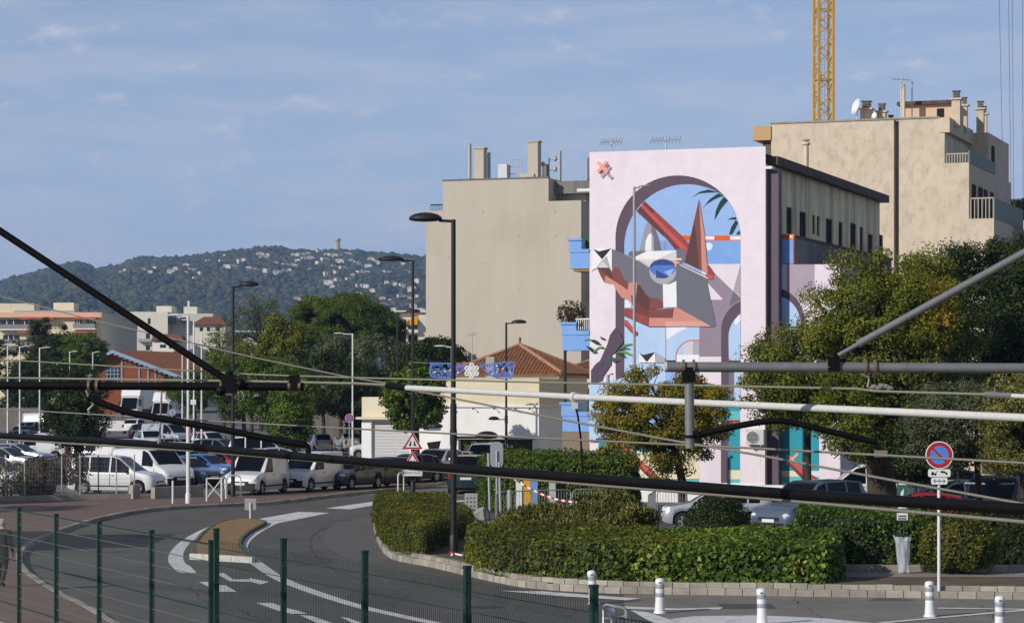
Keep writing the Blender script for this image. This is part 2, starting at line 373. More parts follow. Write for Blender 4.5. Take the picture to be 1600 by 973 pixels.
# painted lines and arrows
strip(smooth_path([(346, 818), (318, 829), (292, 845), (277, 862), (276, 878), (292, 893)]), 0.26, 0.5)
strip(smooth_path([(428, 816), (402, 829), (381, 846), (380, 862), (404, 882), (440, 905), (500, 928), (565, 948), (640, 965), (720, 982)]), 0.42, 0.3)
mark([(396, 812), (425, 819), (515, 801), (466, 799.5)]); mark([(509, 794), (547, 795.5), (602, 786), (586, 783)])
mark([(283, 877), (275, 888), (283, 895), (307, 895), (297, 884)])
mark([(338, 896), (350, 895), (364, 905), (390, 905), (390, 903), (421, 909), (408, 913), (392, 909), (359, 908)])
mark([(311, 909), (327, 909), (340, 914), (352, 914), (370, 924.5), (341, 924.5)])
mark([(400, 942), (425, 942), (448, 950), (462, 953), (480, 959), (455, 959), (437, 955)])
mark([(468, 961), (486, 962), (524, 975), (500, 975)]); mark([(532, 964), (546, 966), (572, 976), (556, 976)])
mark([(692, 783.5), (730, 781), (730, 783), (694, 786)])
mark([(780, 923), (868, 931), (980, 938), (1000, 935), (940, 931), (850, 924)])
mark([(975, 947.5), (1060, 951), (1130, 949), (1125, 952.2), (1040, 953.5), (980, 951.5)])
mark([(985, 953.5), (1012, 957), (1062, 973), (1100, 990), (1060, 990), (1010, 968)])
mark([(1047, 967.5), (1085, 963), (1180, 961.5), (1240, 964), (1290, 966.5), (1365, 974), (1440, 990), (1110, 990)])
strip([(1375, 973.5), (1480, 964), (1620, 952)], 0.22); strip([(1465, 950.5), (1540, 951.5), (1620, 952.5)], 0.24)
flat_poly('asphalt_patch', [G(*p) for p in ((1362, 936), (1372, 933.2), (1400, 934), (1432, 937), (1420, 938.5), (1355, 938.5))], M_patch, road, 0.005)
flat_poly('asphalt_patch', [G(*p) for p in smooth_path([(520, 818), (560, 810), (592, 812), (590, 830), (606, 868), (590, 880), (540, 870), (505, 845), (520, 818)], 4)[:-1]], mat('asphalt_worn', (0.112, 0.104, 0.092), 0.9, 0.12, 0.8), road, 0.004)

flat_poly('forecourt', [G(*p) for p in ((975, 929), (1142, 929.2), (1300, 931.6), (1460, 933.6), (1660, 936.8), (1760, 1015), (1100, 1015), (1012, 965), (975, 945))], mat('pale_worn_asphalt', (0.185, 0.168, 0.142), .92, .16, 1.2, bump=.25, bscale=60, stain=((0.12, 0.108, 0.09), .35, (1, .5, 1), .46, .7, .7)), road, .0035)
# cracks, seams, covers
M_crack = mat('bitumen_seam', (0.035, 0.034, 0.033), .8, .2, 3)
def crack(pxs, w=.03, jag=.12, name='road_crack'):
    pts = [G(*p).to_2d() for p in smooth_path(pxs, 8)]; MZ[0] += .0003; mb = MB(); L = []
    for i, p in enumerate(pts): L.append(p + Vector((rnd.uniform(-jag, jag), rnd.uniform(-jag, jag))))
    for i in range(len(L) - 1):
        t = (L[i + 1] - L[i]).normalized(); nn = Vector((-t.y, t.x)) * w * rnd.uniform(.4, 1.2) / 2; mb.face([(q.x, q.y, .0045) for q in (L[i] + nn, L[i] - nn, L[i + 1] - nn, L[i + 1] + nn)])
    mb.build(name, M_crack, road)
crack([(560, 812), (500, 828), (485, 850), (505, 880), (560, 905)], .05, .02, 'road_seam'); crack([(430, 800), (520, 806), (590, 800)], .04, .05); crack([(150, 880), (260, 905), (330, 940), (420, 968)], .04, .1); crack([(640, 905), (760, 935), (900, 968)], .04, .08)
crack([(1040, 940), (1200, 942), (1330, 939)], .03, .06); crack([(1240, 935), (1262, 950), (1290, 966)], .035, .08); crack([(1500, 938), (1540, 950), (1560, 968)], .035, .08); crack([(240, 835), (330, 829), (420, 832)], .035, .06)
for px, py, r_ in ((535, 812.5, .38), (180, 862, .38), (760, 948, .38)):
    c_ = G(px, py); mb = MB(); mb.lathe([(.001, .0058), (r_ * .86, .0058), (r_ * .88, .004), (r_ * .92, .004), (r_ * .94, .0062), (r_, .0062), (r_ + .01, .001)], 24, Matrix.Translation(c_)); mb.build('manhole_cover', mat('cast_iron', (.06, .058, .055), .6, .2, 20, metal=.4), road)
M_patch2 = mat('asphalt_repair', (0.074, 0.069, 0.061), .95, .15, 1.5, bump=.2, bscale=60)
for pl_ in (((150, 838), (215, 829), (255, 836), (190, 848)), ((560, 918), (640, 930), (615, 946), (540, 932)), ((1120, 943), (1205, 943), (1215, 951), (1130, 951)), ((452, 862), (500, 858), (520, 878), (470, 884)), ((820, 942), (905, 952), (890, 965), (800, 952))): flat_poly('asphalt_patch', [G(*p) for p in pl_], M_patch2, road, .0042)

# ------------------------------------------------------------------ kerbs of single stones
KERBS = [M_kerb, mat('kerb_stone_pale', (0.36, 0.33, 0.27), .9, .2, 3, bump=.4, bscale=30), mat('kerb_stone_worn', (0.26, 0.235, 0.19), .9, .25, 2.6, bump=.4, bscale=30)]
def kerb_line(root, pts, wdt, z0, z1, length=1.0, m=None, gap=0.015, jit=0.012, name='kerb_stone', out=0.03):
    """stones laid along a world polyline; wdt to the left of the walking direction"""
    pts = [Vector((p[0], p[1])) for p in pts]
    seg = [(pts[i + 1] - pts[i]).length for i in range(len(pts) - 1)]; tot = sum(seg)
    def at(s):
        for i, L in enumerate(seg):
            if s <= L or i == len(seg) - 1: return pts[i] + (pts[i + 1] - pts[i]) * (s / L)
            s -= L
    n = max(1, int(round(tot / length))); made = []
    for k in range(n):
        a = at(tot * k / n); b = at(tot * (k + 1) / n); t = (b - a).normalized(); nn = Vector((-t.y, t.x))
        a = a + t * gap / 2 - nn * out; b = b - t * gap / 2 - nn * out
        j = rnd.uniform(-jit, jit); dz = rnd.uniform(-jit, jit); ch = 0.02
        mb = MB(); a0, b0 = a + nn * j, b + nn * j
        q = [(a0, z0), (b0, z0), (b0, z1 - ch + dz), (b0 + nn * ch, z1 + dz), (a0 + nn * ch, z1 + dz), (a0, z1 - ch + dz)]
        a1, b1 = a + nn * wdt, b + nn * wdt
        V = lambda p, z: (p.x, p.y, z)
        mb.face([V(a0, z0), V(b0, z0), V(b0, z1 - ch + dz), V(a0, z1 - ch + dz)])
        mb.face([V(a0, z1 - ch + dz), V(b0, z1 - ch + dz), V(b0 + nn * ch, z1 + dz), V(a0 + nn * ch, z1 + dz)])
        mb.face([V(a0 + nn * ch, z1 + dz), V(b0 + nn * ch, z1 + dz), V(b1, z1 + dz), V(a1, z1 + dz)])
        mb.face([V(a1, z0), V(a1, z1 + dz), V(b1, z1 + dz), V(b1, z0)])
        mb.face([V(a0, z0), V(a0, z1 - ch + dz), V(a0 + nn * ch, z1 + dz), V(a1, z1 + dz), V(a1, z0)])
        mb.face([V(b0, z0), V(b1, z0), V(b1, z1 + dz), V(b0 + nn * ch, z1 + dz), V(b0, z1 - ch + dz)])
        made.append(mb.build(name, m or rnd.choice(KERBS), root))
    return made
def struct_root(name):
    o = bpy.data.objects.new(name, None); COL.objects.link(o); return tag(o, kind='structure')
# left walkway along the bend, and the strip the vans stand on
KLpx = [(760, 748), (690, 757), (620, 766), (520, 777), (440, 786.5), (390, 790), (300, 794), (220, 801), (150, 815), (90, 835), (45, 856), (33, 876), (45, 900), (90, 930), (130, 950), (170, 973), (230, 1010)]
KL = [G(*p).to_2d() for p in smooth_path(KLpx, 4)]
walk_poly = [tuple(p) for p in KL] + [(-40, 42), (-40, 116), (-13, 118), (-8.5, 124), (-1.5, 147)]
mb = MB(); mb.prism([(p[0], p[1]) for p in walk_poly], -0.01, 0.12)
walk = tag(mb.build('walkway', M_redwalk), kind='structure')
kerb_line(walk, KL[::-1], 0.18, 0, 0.14, 1.0)
# traffic island
isl = [G(*p).to_2d() for p in smooth_path([(301, 873), (301, 856), (318, 834), (345, 818), (380, 813.5), (417, 818), (392, 833), (376, 850), (383, 865), (399, 879)], 3)]
mb = MB(); mb.prism([tuple(p) for p in isl], -0.01, 0.10)
island = tag(mb.build('traffic_island', M_ochre), kind='structure')
M_kerbw = mat('kerb_white', (0.6, 0.59, 0.55), 0.85, 0.15, 3, stain=((0.25, 0.23, 0.19), 2, (1, 1, 1), 0.5, 0.7, 0.7))
M_kerbm = mat('kerb_mossy', (0.10, 0.10, 0.05), 0.95, 0.4, 3)
kerb_line(island, [isl[-1], isl[0]], 0.16, 0, 0.17, 0.9, M_kerbw)
kerb_line(island, isl[::-1], 0.13, 0, 0.115, 1.2, M_kerbm)
# planted bed on the right
PFpx = [(583, 800), (586, 830), (597, 858), (612, 872), (640, 879.5), (672, 885), (727, 898), (790, 912), (846, 920), (960, 926.5), (1142, 929.5), (1300, 932), (1460, 934), (1640, 937)]
PF = [G(*p).to_2d() for p in smooth_path(PFpx, 3)]
bed_poly = [tuple(p) for p in PF] + [(16, 78), (1, 80), (-1.2, 84), (-2.3, 97), (-5, 98)]
mb = MB(); mb.prism([(x + (0.25 if i < len(PF) else 0), y + (0.3 if i < len(PF) else 0)) for i, (x, y) in enumerate(bed_poly)], -0.01, 0.25)
bed = tag(mb.build('planted_bed', M_soil), kind='structure')
kerb_line(bed, PF, 0.34, 0, 0.16, 0.42)
up = [Vector((p.x + 0.06, p.y + 0.24)) for p in PF if p.x > -3.0]
kerb_line(bed, up, 0.2, 0.13, 0.275, 0.40)
flat_poly('path', [GX(1270, 63.2), GX(1640, 63.2), GX(1640, 65.0), GX(1270, 65.0)], M_walk, bed, 0.256)
kerb_line(bed, [GX(1250, 65.0), GX(1640, 65.0)], 0.16, 0.26, 0.43, 1.0)
# low wall that carries the green fence
def fence_line(xv, K, px): y = K / (px - xv); return Vector(((px - CX) * y / F, y))
FR = [fence_line(-1100, 45440, p) for p in (338, 443, 570, 730, 928)]
FL = [fence_line(-1050, 44900, p) for p in (-20, 30, 88, 155, 237, 330)]
# ------------------------------------------------------------------ town buildings
U = Vector((0.9406, -0.3396, 0)); V = Vector((0.3396, 0.9406, 0)); Z = Vector((0, 0, 1))   # street axes of the town
NF = -V                                                          # the way the fronts face
def wall_holes(mb, o, a, W, z0, z1, n, holes, depth=0.25, mi=0, mir=None):
    """wall face from ground point o along a; holes (x0,x1,z0,z1) get real reveals of that depth"""
    o = Vector((o[0], o[1], 0)); mir = mi if mir is None else mir
    X = sorted({0.0, W} | {h[0] for h in holes} | {h[1] for h in holes}); ZZ = sorted({z0, z1} | {h[2] for h in holes} | {h[3] for h in holes})
    X = [x for x in X if -1e-6 <= x <= W + 1e-6]; ZZ = [z for z in ZZ if z0 - 1e-6 <= z <= z1 + 1e-6]
    p = lambda x, z, d=0.0: tuple(o + a * x + Z * z - n * d)
    for i in range(len(X) - 1):
        for j in range(len(ZZ) - 1):
            cx, cz = (X[i] + X[i + 1]) / 2, (ZZ[j] + ZZ[j + 1]) / 2
            if any(h[0] < cx < h[1] and h[2] < cz < h[3] for h in holes): continue
            mb.face([p(X[i], ZZ[j]), p(X[i + 1], ZZ[j]), p(X[i + 1], ZZ[j + 1]), p(X[i], ZZ[j + 1])], mi)
    for (x0, x1, a0, a1) in holes:
        mb.face([p(x0, a0), p(x0, a1), p(x0, a1, depth), p(x0, a0, depth)], mir); mb.face([p(x1, a0), p(x1, a0, depth), p(x1, a1, depth), p(x1, a1)], mir)
        mb.face([p(x0, a0), p(x0, a0, depth), p(x1, a0, depth), p(x1, a0)], mir); mb.face([p(x0, a1), p(x1, a1), p(x1, a1, depth), p(x0, a1, depth)], mir)
def window(root, o, a, n, h, depth=0.22, frame=None, pane=None, bars=1, sill=True, parent=None):
    """a window set back in its opening: frame > pane, sill"""
    o = Vector((o[0], o[1], 0)); x0, x1, z0, z1 = h; t = 0.06
    fr = MB(); Mx = Matrix((a, n, Z)).transposed().to_4x4(); Mx.translation = o - n * depth
    fr.box((x0, 0, z0), (x0 + t, 0.06, z1), 0, Mx); fr.box((x1 - t, 0, z0), (x1, 0.06, z1), 0, Mx)
    fr.box((x0 + t, 0, z0), (x1 - t, 0.06, z0 + t), 0, Mx); fr.box((x0 + t, 0, z1 - t), (x1 - t, 0.06, z1), 0, Mx)
    for k in range(bars):
        c = x0 + (x1 - x0) * (k + 1) / (bars + 1); fr.box((c - t / 2, 0, z0 + t), (c + t / 2, 0.05, z1 - t), 0, Mx)
    w_ = wpart(root, 'window', fr, frame or M_wframe)
    if parent is not None: w_.parent = parent
    pn = MB(); pn.box((x0, -0.02, z0), (x1, 0.012, z1), 0, Mx); wpart(root, 'pane', pn, pane or M_glass, parent=w_)
    if sill:
        s_ = MB(); s_.box((x0 - 0.08, 0.05, z0 - 0.07), (x1 + 0.08, depth + 0.08, z0 - 0.002), 0, Mx); wpart(root, 'sill', s_, M_kerb, parent=w_)
    return w_
def at_px(o, a, px):
    """distance along a from ground point o where the wall is seen at pixel column px"""
    k = (px - CX) / F; return (k * o[1] - o[0]) / (a[0] - k * a[1])
def zat(o, a, t, py): return CAMZ - (py - HY) * (o[1] + a[1] * t) / F
def block_faces(mb, o, W, D, z0, z1, front=True, right=True, mi=0):
    """left, back and top faces of a block (front and right are added by wall_holes); o = front-left ground corner"""
    q = [Vector((o[0], o[1], 0)), Vector((o[0], o[1], 0)) + U * W, Vector((o[0], o[1], 0)) + U * W + V * D, Vector((o[0], o[1], 0)) + V * D]
    f = lambda a, b: mb.face([tuple(a + Z * z0), tuple(b + Z * z0), tuple(b + Z * z1), tuple(a + Z * z1)], mi)
    if front: f(q[0], q[1])
    if right: f(q[1], q[2])
    f(q[2], q[3]); f(q[3], q[0]); mb.face([tuple(p + Z * z1) for p in q], mi)
def ubox(mb, o, x0, x1, y0, y1, z0, z1, mi=0):
    """box in street axes from ground point o (x along U, y along V)"""
    Mx = Matrix((U, V, Z)).transposed().to_4x4(); Mx.translation = Vector((o[0], o[1], 0)); mb.box((x0, y0, z0), (x1, y1, z1), mi, Mx)

# ---- the house with the mural
RC = Vector((10.89, 110.0, 0)); MW = 7.95; LC = RC - U * MW; MTOP = 15.33
SL = 24.0
mh = thing('mural_house', 'tall pink-fronted house carrying a large geometric arch mural, streaked old side wall', 'building', tuple(LC))
side_z = lambda t, py: CAMZ - (py - HY) * (RC.y + V.y * t) / F
holes = []
for (xa, xb, ya, yb) in ((1211.5, 1222.5, 321, 365), (1229, 1238, 324, 366), (1249.5, 1260, 331, 378), (1269.5, 1274, 336, 366), (1276.5, 1281, 338, 369), (1290.5, 1301, 342, 387), (1310.5, 1317, 347, 391), (1328.5, 1338, 349, 391), (1343.5, 1349, 355, 396), (1356, 1364, 366, 399), (1373.5, 1379.5, 367, 402)):
    t0, t1 = at_px(RC, V, xa), at_px(RC, V, xb); tm = (t0 + t1) / 2
    holes.append((t0, t1, side_z(tm, yb), side_z(tm, ya)))
zh0 = min(h[2] for h in holes) ; zh1 = sum(h[3] for h in holes) / len(holes)
mb = MB(); wall_holes(mb, RC, V, SL, -0.1, MTOP - 0.75, U, holes, 0.13)
block_faces(mb, LC, MW, SL, -0.1, MTOP - 0.3, right=False)
wpart(mh, 'wall', mb, M_side_old)
for k, h in enumerate(holes):
    if k in (3, 4): window(mh, RC, V, U, h, 0.12, M_wframe, M_opening, 0, False)
    else: window(mh, RC, V, U, h, 0.12, M_wframe, M_opening, 1 if k % 3 else 0, False)
mb = MB(); ubox(mb, LC, 0.05, MW + 0.42, 0.55, SL + 0.4, MTOP - 0.75, MTOP - 0.38); wpart(mh, 'roof_edge', mb, M_coping)
mb = MB(); ubox(mb, LC, 0.0, MW, 0.0, 0.55, MTOP - 0.31, MTOP); wpart(mh, 'parapet', mb, M_white_wall)
mb = MB(); ubox(mb, LC, MW + 0.004, MW + 0.30, -0.02, 0.55, MTOP - 0.97, MTOP - 0.85); wpart(mh, 'stone_ledge', mb, M_white_wall)
mb = MB(); ubox(mb, LC, -0.62, -0.03, 0.1, 0.45, 13.62, 13.75); wpart(mh, 'stone_ledge', mb, M_white_wall)
mb = MB(); ubox(mb, LC, MW + 0.005, MW + 0.5, 0.3, 0.9, 0.0, MTOP - 1.0); wpart(mh, 'corner_pilaster', mb, flat('mauve_pilaster', (92, 80, 92)))
def fac(px, py, off=0.0):
    """point of the mural wall seen at that pixel"""
    r = Vector(((px - CX) / F, 1, (HY - py) / F)); C = Vector((0, 0, CAMZ)); t = NF.dot(RC - C) / NF.dot(r); return C + r * t + NF * off
# ---- the painting itself: flat paint, every shape a thin coat lying on the one below
PCOL = dict(pink=(229, 216, 223), pinkl=(226, 214, 222), purple=(94, 78, 92), sky=(150, 180, 226), skyl=(178, 203, 234), cloud=(226, 232, 240), blue=(126, 166, 222),
            orange=(222, 98, 32), white=(232, 231, 233), grey=(112, 109, 121), grey2=(106, 109, 120), greyl=(168, 168, 176), greyw=(203, 203, 208), black=(48, 44, 50),
            mauve=(146, 131, 146), mauve2=(172, 157, 170), brownd=(92, 62, 60), brown=(128, 74, 70), salmon=(205, 140, 126), salmon2=(216, 160, 146), redb=(196, 84, 84), red=(150, 72, 70), redd=(116, 62, 60),
            peach=(238, 205, 182), bdark=(52, 74, 132), bmid=(84, 120, 196), blite=(150, 178, 222), leafd=(36, 62, 58), leafg=(92, 150, 76), leafm=(52, 96, 66), rock=(88, 74, 92),
            teal=(46, 150, 166), teal2=(100, 186, 190), sand=(226, 216, 184), lilac=(146, 132, 182), tealdk=(40, 110, 125), navy=(44, 52, 78), rose=(238, 165, 140), greyp=(150, 150, 160))
PK = list(PCOL); PM = [mat('mural_' + k, lin(PCOL[k]), 0.88, 0.05, 2.5, bump=0.35, bscale=14, stain=(tuple(c * .80 + .02 for c in lin(PCOL[k])[:3]), 0.9, (1, 1, 0.35), 0.5, 0.78, 0.5)) for k in PK]
mural = MB(); layer = [0]
def paint(col, pts, plane=None, lvl=None):
    layer[0] += 1; off = 0.006 + 0.0005 * layer[0]
    mural.face([tuple((plane or fac)(x, y, off)) for x, y in pts], PK.index(col))
def rect(col, x0, y0, x1, y1, plane=None): paint(col, [(x0, y0), (x0, y1), (x1, y1), (x1, y0)], plane)
def zt(ox, oy, pts, s=6.487): return [(ox + x / s, oy + y / s) for x, y in pts]
T1 = lambda *p: zt(915, 225, p); T2 = lambda *p: zt(1055, 225, p); T3 = lambda *p: zt(915, 365, p); T4 = lambda *p: zt(1055, 365, p); T5 = lambda *p: zt(915, 500, p); T6 = lambda *p: zt(1055, 500, p); T7 = lambda *p: zt(915, 630, p)
T8 = lambda *p: zt(1120, 630, p)
def arcp(cx, cy, r, a0, a1, n=24): return [(cx + r * math.cos(R(a0 + (a1 - a0) * k / n)), cy - r * math.sin(R(a0 + (a1 - a0) * k / n))) for k in range(n + 1)]
def line(col, pts, w, plane=None):
    for i in range(len(pts) - 1):
        a = Vector(pts[i]); b = Vector(pts[i + 1]); t = (b - a).normalized(); n_ = Vector((-t.y, t.x)) * w / 2; e = t * w * 0.3
        mural.face([tuple((plane or fac)(q.x, q.y, 0.006 + 0.0005 * layer[0])) for q in (a + n_ - e, a - n_ - e, b - n_ + e, b + n_ + e)], PK.index(col))
    layer[0] += 1
BOT = 757
paint('pink', [(921.3, 238.2), (1196.2, 229.2), (1196.2, BOT), (921.3, BOT)])
paint('purple', [(962, BOT)] + arcp(1059.5, 372, 97.8, 180, 0, 40) + [(1157.3, BOT)])
inner = []
for x, y in arcp(1073.5, 386, 98, 180, 0, 60):
    if y < 372:
        d = math.hypot(x - 1059.5, y - 372)
        if d > 97.4: x = 1059.5 + (x - 1059.5) * 97.4 / d; y = 372 + (y - 372) * 97.4 / d
    x = min(x, 1157.2); inner.append((x, y))
paint('sky', [(976, BOT)] + inner + [(1157.2, BOT)])
rect('skyl', 976, 470, 1040, 600)
# band, blue panel, pink back wall
rect('blue', 1030, 376, 1157.2, 412.5); rect('orange', 1064, 368, 1157.2, 376)
rect('white', 1101, 369, 1116, 374.5); rect('white', 1141, 369, 1157.2, 374.5); rect('white', 1060, 370, 1067, 375)
paint('cloud', [(1103, 380), (1110, 379), (1114, 384), (1111, 390), (1106, 392)]); rect('pinkl', 1096, 412.5, 1157.2, 475)
# palm blades high up
paint('leafd', T2((170, 542), (250, 484), (340, 462), (440, 492), (340, 494), (250, 502))); paint('leafd', T2((275, 655), (350, 560), (435, 500), (492, 525), (400, 562), (320, 612)))
paint('leafd', T2((400, 772), (410, 680), (450, 590), (492, 535), (538, 572), (470, 652), (430, 722))); paint('leafd', T2((525, 772), (570, 746), (615, 740), (622, 768), (560, 766)))
paint('leafd', T2((545, 918), (570, 840), (615, 768), (640, 800), (610, 860), (580, 916))); paint('leafd', T2((615, 918), (640, 885), (658, 878), (658, 918)))
# domes
paint('greyp', [(999, 392), (1003, 375), (1009, 350), (1013, 346), (1018, 349), (1018, 392)]); paint('grey', [(1018, 392), (1018, 349), (1024, 357), (1030, 375), (1034, 392)])
paint('white', [(1008, 392), (1009, 377), (1013, 367), (1018, 364), (1018, 392)]); paint('greyl', [(1018, 392), (1018, 364), (1021, 370), (1022, 392)])
line('redb', [(1039, 376), (1039, 391)], 1.0)
# slanting beam
paint('redd', [(994.4, 330), (1001, 322), (1076, 401), (1066, 404), (1043, 375)]); paint('redb', [(1001, 322), (1004, 319), (1078, 388), (1078, 398), (1073, 398)])
paint('red', [(1003.5, 318.5), (1007.5, 314.4), (1065, 367.6), (1080, 385), (1078, 392)]); paint('redd', [(1003.5, 318.5), (1007.5, 314.4), (1024, 330), (1019, 334)]); paint('brownd', [(997, 327), (1000, 324), (1040, 366), (1036, 367)])
# mauve shadows on the back wall
paint('mauve', [(1107, 413), (1117, 427), (1157.2, 466), (1157.2, 520), (1093, 520), (1093, 480), (1100, 440)]); paint('mauve2', [(1157.2, 413), (1157.2, 464), (1146, 453)])
paint('pinkl', [(1106, 442), (1130, 468), (1110, 468.5)]); paint('grey', [(1146, 454), (1157.2, 465), (1157.2, 468), (1141, 478), (1140, 475)])
rect('mauve', 1093, 500, 1127, 557); rect('pinkl', 1093, 557, 1127, BOT)
# small arch on the right
paint('purple', [(1127, BOT)] + [(x, y) for x, y in arcp(1176, 516, 49, 180, 113, 14)] + [(1157.2, 471), (1157.2, BOT)])
paint('skyl', [(1139, 563)] + [(x, y) for x, y in arcp(1184, 527, 45.5, 180, 126, 12)] + [(1157.2, 489), (1157.2, 563)])
paint('cloud', [(1147, 503), (1154, 492), (1157.2, 492), (1157.2, 500), (1150, 508)])
rect('navy', 1139, 563, 1157.2, 566); line('orange', [(1139, 560), (1149, 568), (1157, 577)], 1.6); rect('grey', 1139, 578, 1147, 625); rect('skyl', 1147, 578, 1157.2, 625)
line('orange', [(1147, 580), (1147, 627)], 1.3)
# middle opening
rect('skyl', 1040, 508, 1093, 563); paint('cloud', [(1041, 530), (1041, 512), (1075, 510.5), (1066, 516), (1055, 522), (1046, 528)])
rect('navy', 1040, 562.5, 1057, 566); paint('greyw', [(1068, 554), (1070, 540), (1076, 533), (1083, 532), (1083, 554)]); rect('greyl', 1083, 532, 1093, 554); rect('white', 1057, 554, 1093, 572)
line('orange', [(1040.6, 510), (1040.6, 565)], 1.4); line('orange', arcp(1083, 558, 26.5, 190, 84, 14) + [(1095, 531.2)], 1.6)
# big stone shape
paint('grey', T3((430, 215), (455, 178), (620, 176), (505, 235), (505, 262), (470, 240))); rect('grey', 1056.8, 389, 1072, 410)
body = T3((265, 150), (450, 235), (505, 260), (660, 345), (715, 375), (785, 455), (785, 745), (770, 690), (740, 660), (650, 650), (600, 600), (560, 530), (520, 500), (440, 495), (390, 460), (340, 350), (300, 335), (268, 352))
paint('grey', T3((265, 150), (450, 235), (505, 262), (660, 345), (925, 345), (925, 745), (790, 745), (640, 770), (500, 700), (480, 560), (300, 480), (265, 400)))
paint('white', T3((505, 235), (620, 178), (922, 170), (740, 255), (510, 265))); paint('greyw', T3((740, 256), (922, 170), (922, 256)))
paint('greyl', T3((700, 262), (925, 256), (925, 345), (640, 345), (560, 290))); paint('greyw', T3((545, 270), (700, 268), (655, 335)))
paint('peach', T3((508, 258), (975, 250), (975, 268), (508, 272)))
# eye
paint('greyl', [(1036 + 21 * math.cos(a), 424 + 20 * math.sin(a)) for a in np.linspace(0, 2 * math.pi, 28)[:-1]])
paint('bmid', [(1036 + 20.5 * math.cos(a), 418.5 + 13.5 * math.sin(a)) for a in np.linspace(0, 2 * math.pi, 28)[:-1]])
paint('bdark', [(1036 + 20.5 * math.cos(a), 418.5 + 13.5 * math.sin(a)) for a in np.linspace(math.pi * 1.02, 1.98 * math.pi, 16)])
paint('bmid', T3((660, 350), (700, 320), (900, 320), (905, 350), (800, 380))); paint('blite', T3((800, 385), (905, 352), (855, 435)))
paint('bdark', T3((715, 370), (850, 437), (800, 455), (715, 447))); paint('rose', T3((880, 275), (960, 290), (915, 345), (905, 310)))
paint('white', T3((785, 510), (850, 512), (922, 480), (926, 745), (790, 745)))
# wavy underside
paint('brown', T3((118, 345), (245, 345), (270, 388), (300, 335), (340, 350), (390, 460), (440, 495), (520, 495), (515, 640), (500, 800), (465, 690), (420, 662), (370, 652), (320, 580), (280, 508), (235, 505), (190, 490), (160, 440)))
paint('salmon', T3((205, 425), (290, 480), (365, 525), (460, 600), (470, 690), (420, 662), (370, 652), (320, 580), (280, 508), (235, 505), (195, 488))); paint('brownd', T3((118, 345), (245, 345), (280, 440), (270, 465), (200, 400)))
paint('salmon', T3((440, 495), (528, 495), (512, 650), (425, 595))); paint('brownd', T3((528, 505), (560, 530), (600, 600), (650, 650), (740, 660), (785, 700), (785, 750), (645, 770), (512, 700)))
paint('brown', T3((650, 655), (740, 662), (785, 700), (785, 750), (645, 770)))
paint('white', T3((400, 745), (405, 670), (430, 668), (460, 715), (466, 748)))
# boat
paint('red', T3((395, 755), (500, 760), (640, 848), (645, 940), (395, 830))); paint('redd', T3((512, 700), (645, 770), (645, 850), (505, 790)))
paint('brown', T3((645, 772), (900, 752), (885, 888), (645, 855))); paint('salmon', T3((645, 852), (885, 855), (900, 752), (930, 745), (1295, 935), (1290, 942), (645, 942)))
paint('salmon2', T3((810, 888), (1180, 888), (1290, 940), (810, 940)))
line('black', T3((395, 832), (645, 942), (1300, 942)), 0.7)
paint('grey2', [(1057, 412), (1063.5, 411), (1105, 436), (1106, 444), (1110.5, 467), (1116.7, 496), (1118.5, 510), (1112, 510), (1058, 480)])
# cone
paint('brown', [(1092.5, 311), (1070.4, 410), (1106.6, 427.5)]); paint('brownd', [(1085, 345), (1070.4, 410), (1092.8, 420.5), (1088, 365)]); paint('salmon', [(1092.5, 311), (1095.5, 365), (1097, 423), (1106.6, 427.5), (1101, 365)])
paint('red', [(1107, 414), (1117, 427), (1112, 433), (1106, 428)]); paint('redb', [(1106, 428), (1115, 430), (1115, 436), (1106, 437)]); line('peach', [(1063, 413.5), (1108, 435.5)], 1.6); line('black', [(1063, 412), (1104, 431)], 0.8)
# white star box on the left
paint('white', T3((75, 152), (270, 150), (270, 388), (240, 345), (118, 345), (58, 378), (75, 260))); paint('black', T3((80, 155), (140, 180), (265, 150), (170, 262))); paint('greyw', T3((120, 345), (170, 275), (240, 345)))
line('black', T3((120, 345), (170, 272)), 0.6); paint('greyl', T3((170, 275), (215, 225), (270, 388), (240, 345)))
# cross, top left
for (c, dx, dy) in (('mauve2', 6, 8), ('rose', 0, 0)):
    for (p, q) in (((130, 190), (228, 295)), ((212, 185), (130, 280))):
        a, b = T1(p, q); line(c, [(a[0] + dx, a[1] + dy), (b[0] + dx, b[1] + dy)], 4.6)
paint('red', T1((208, 238), (235, 205), (245, 220), (220, 250))); paint('red', T1((215, 300), (232, 280), (245, 292), (228, 310))); paint('red', T1((140, 290), (178, 262), (186, 272), (150, 305)))
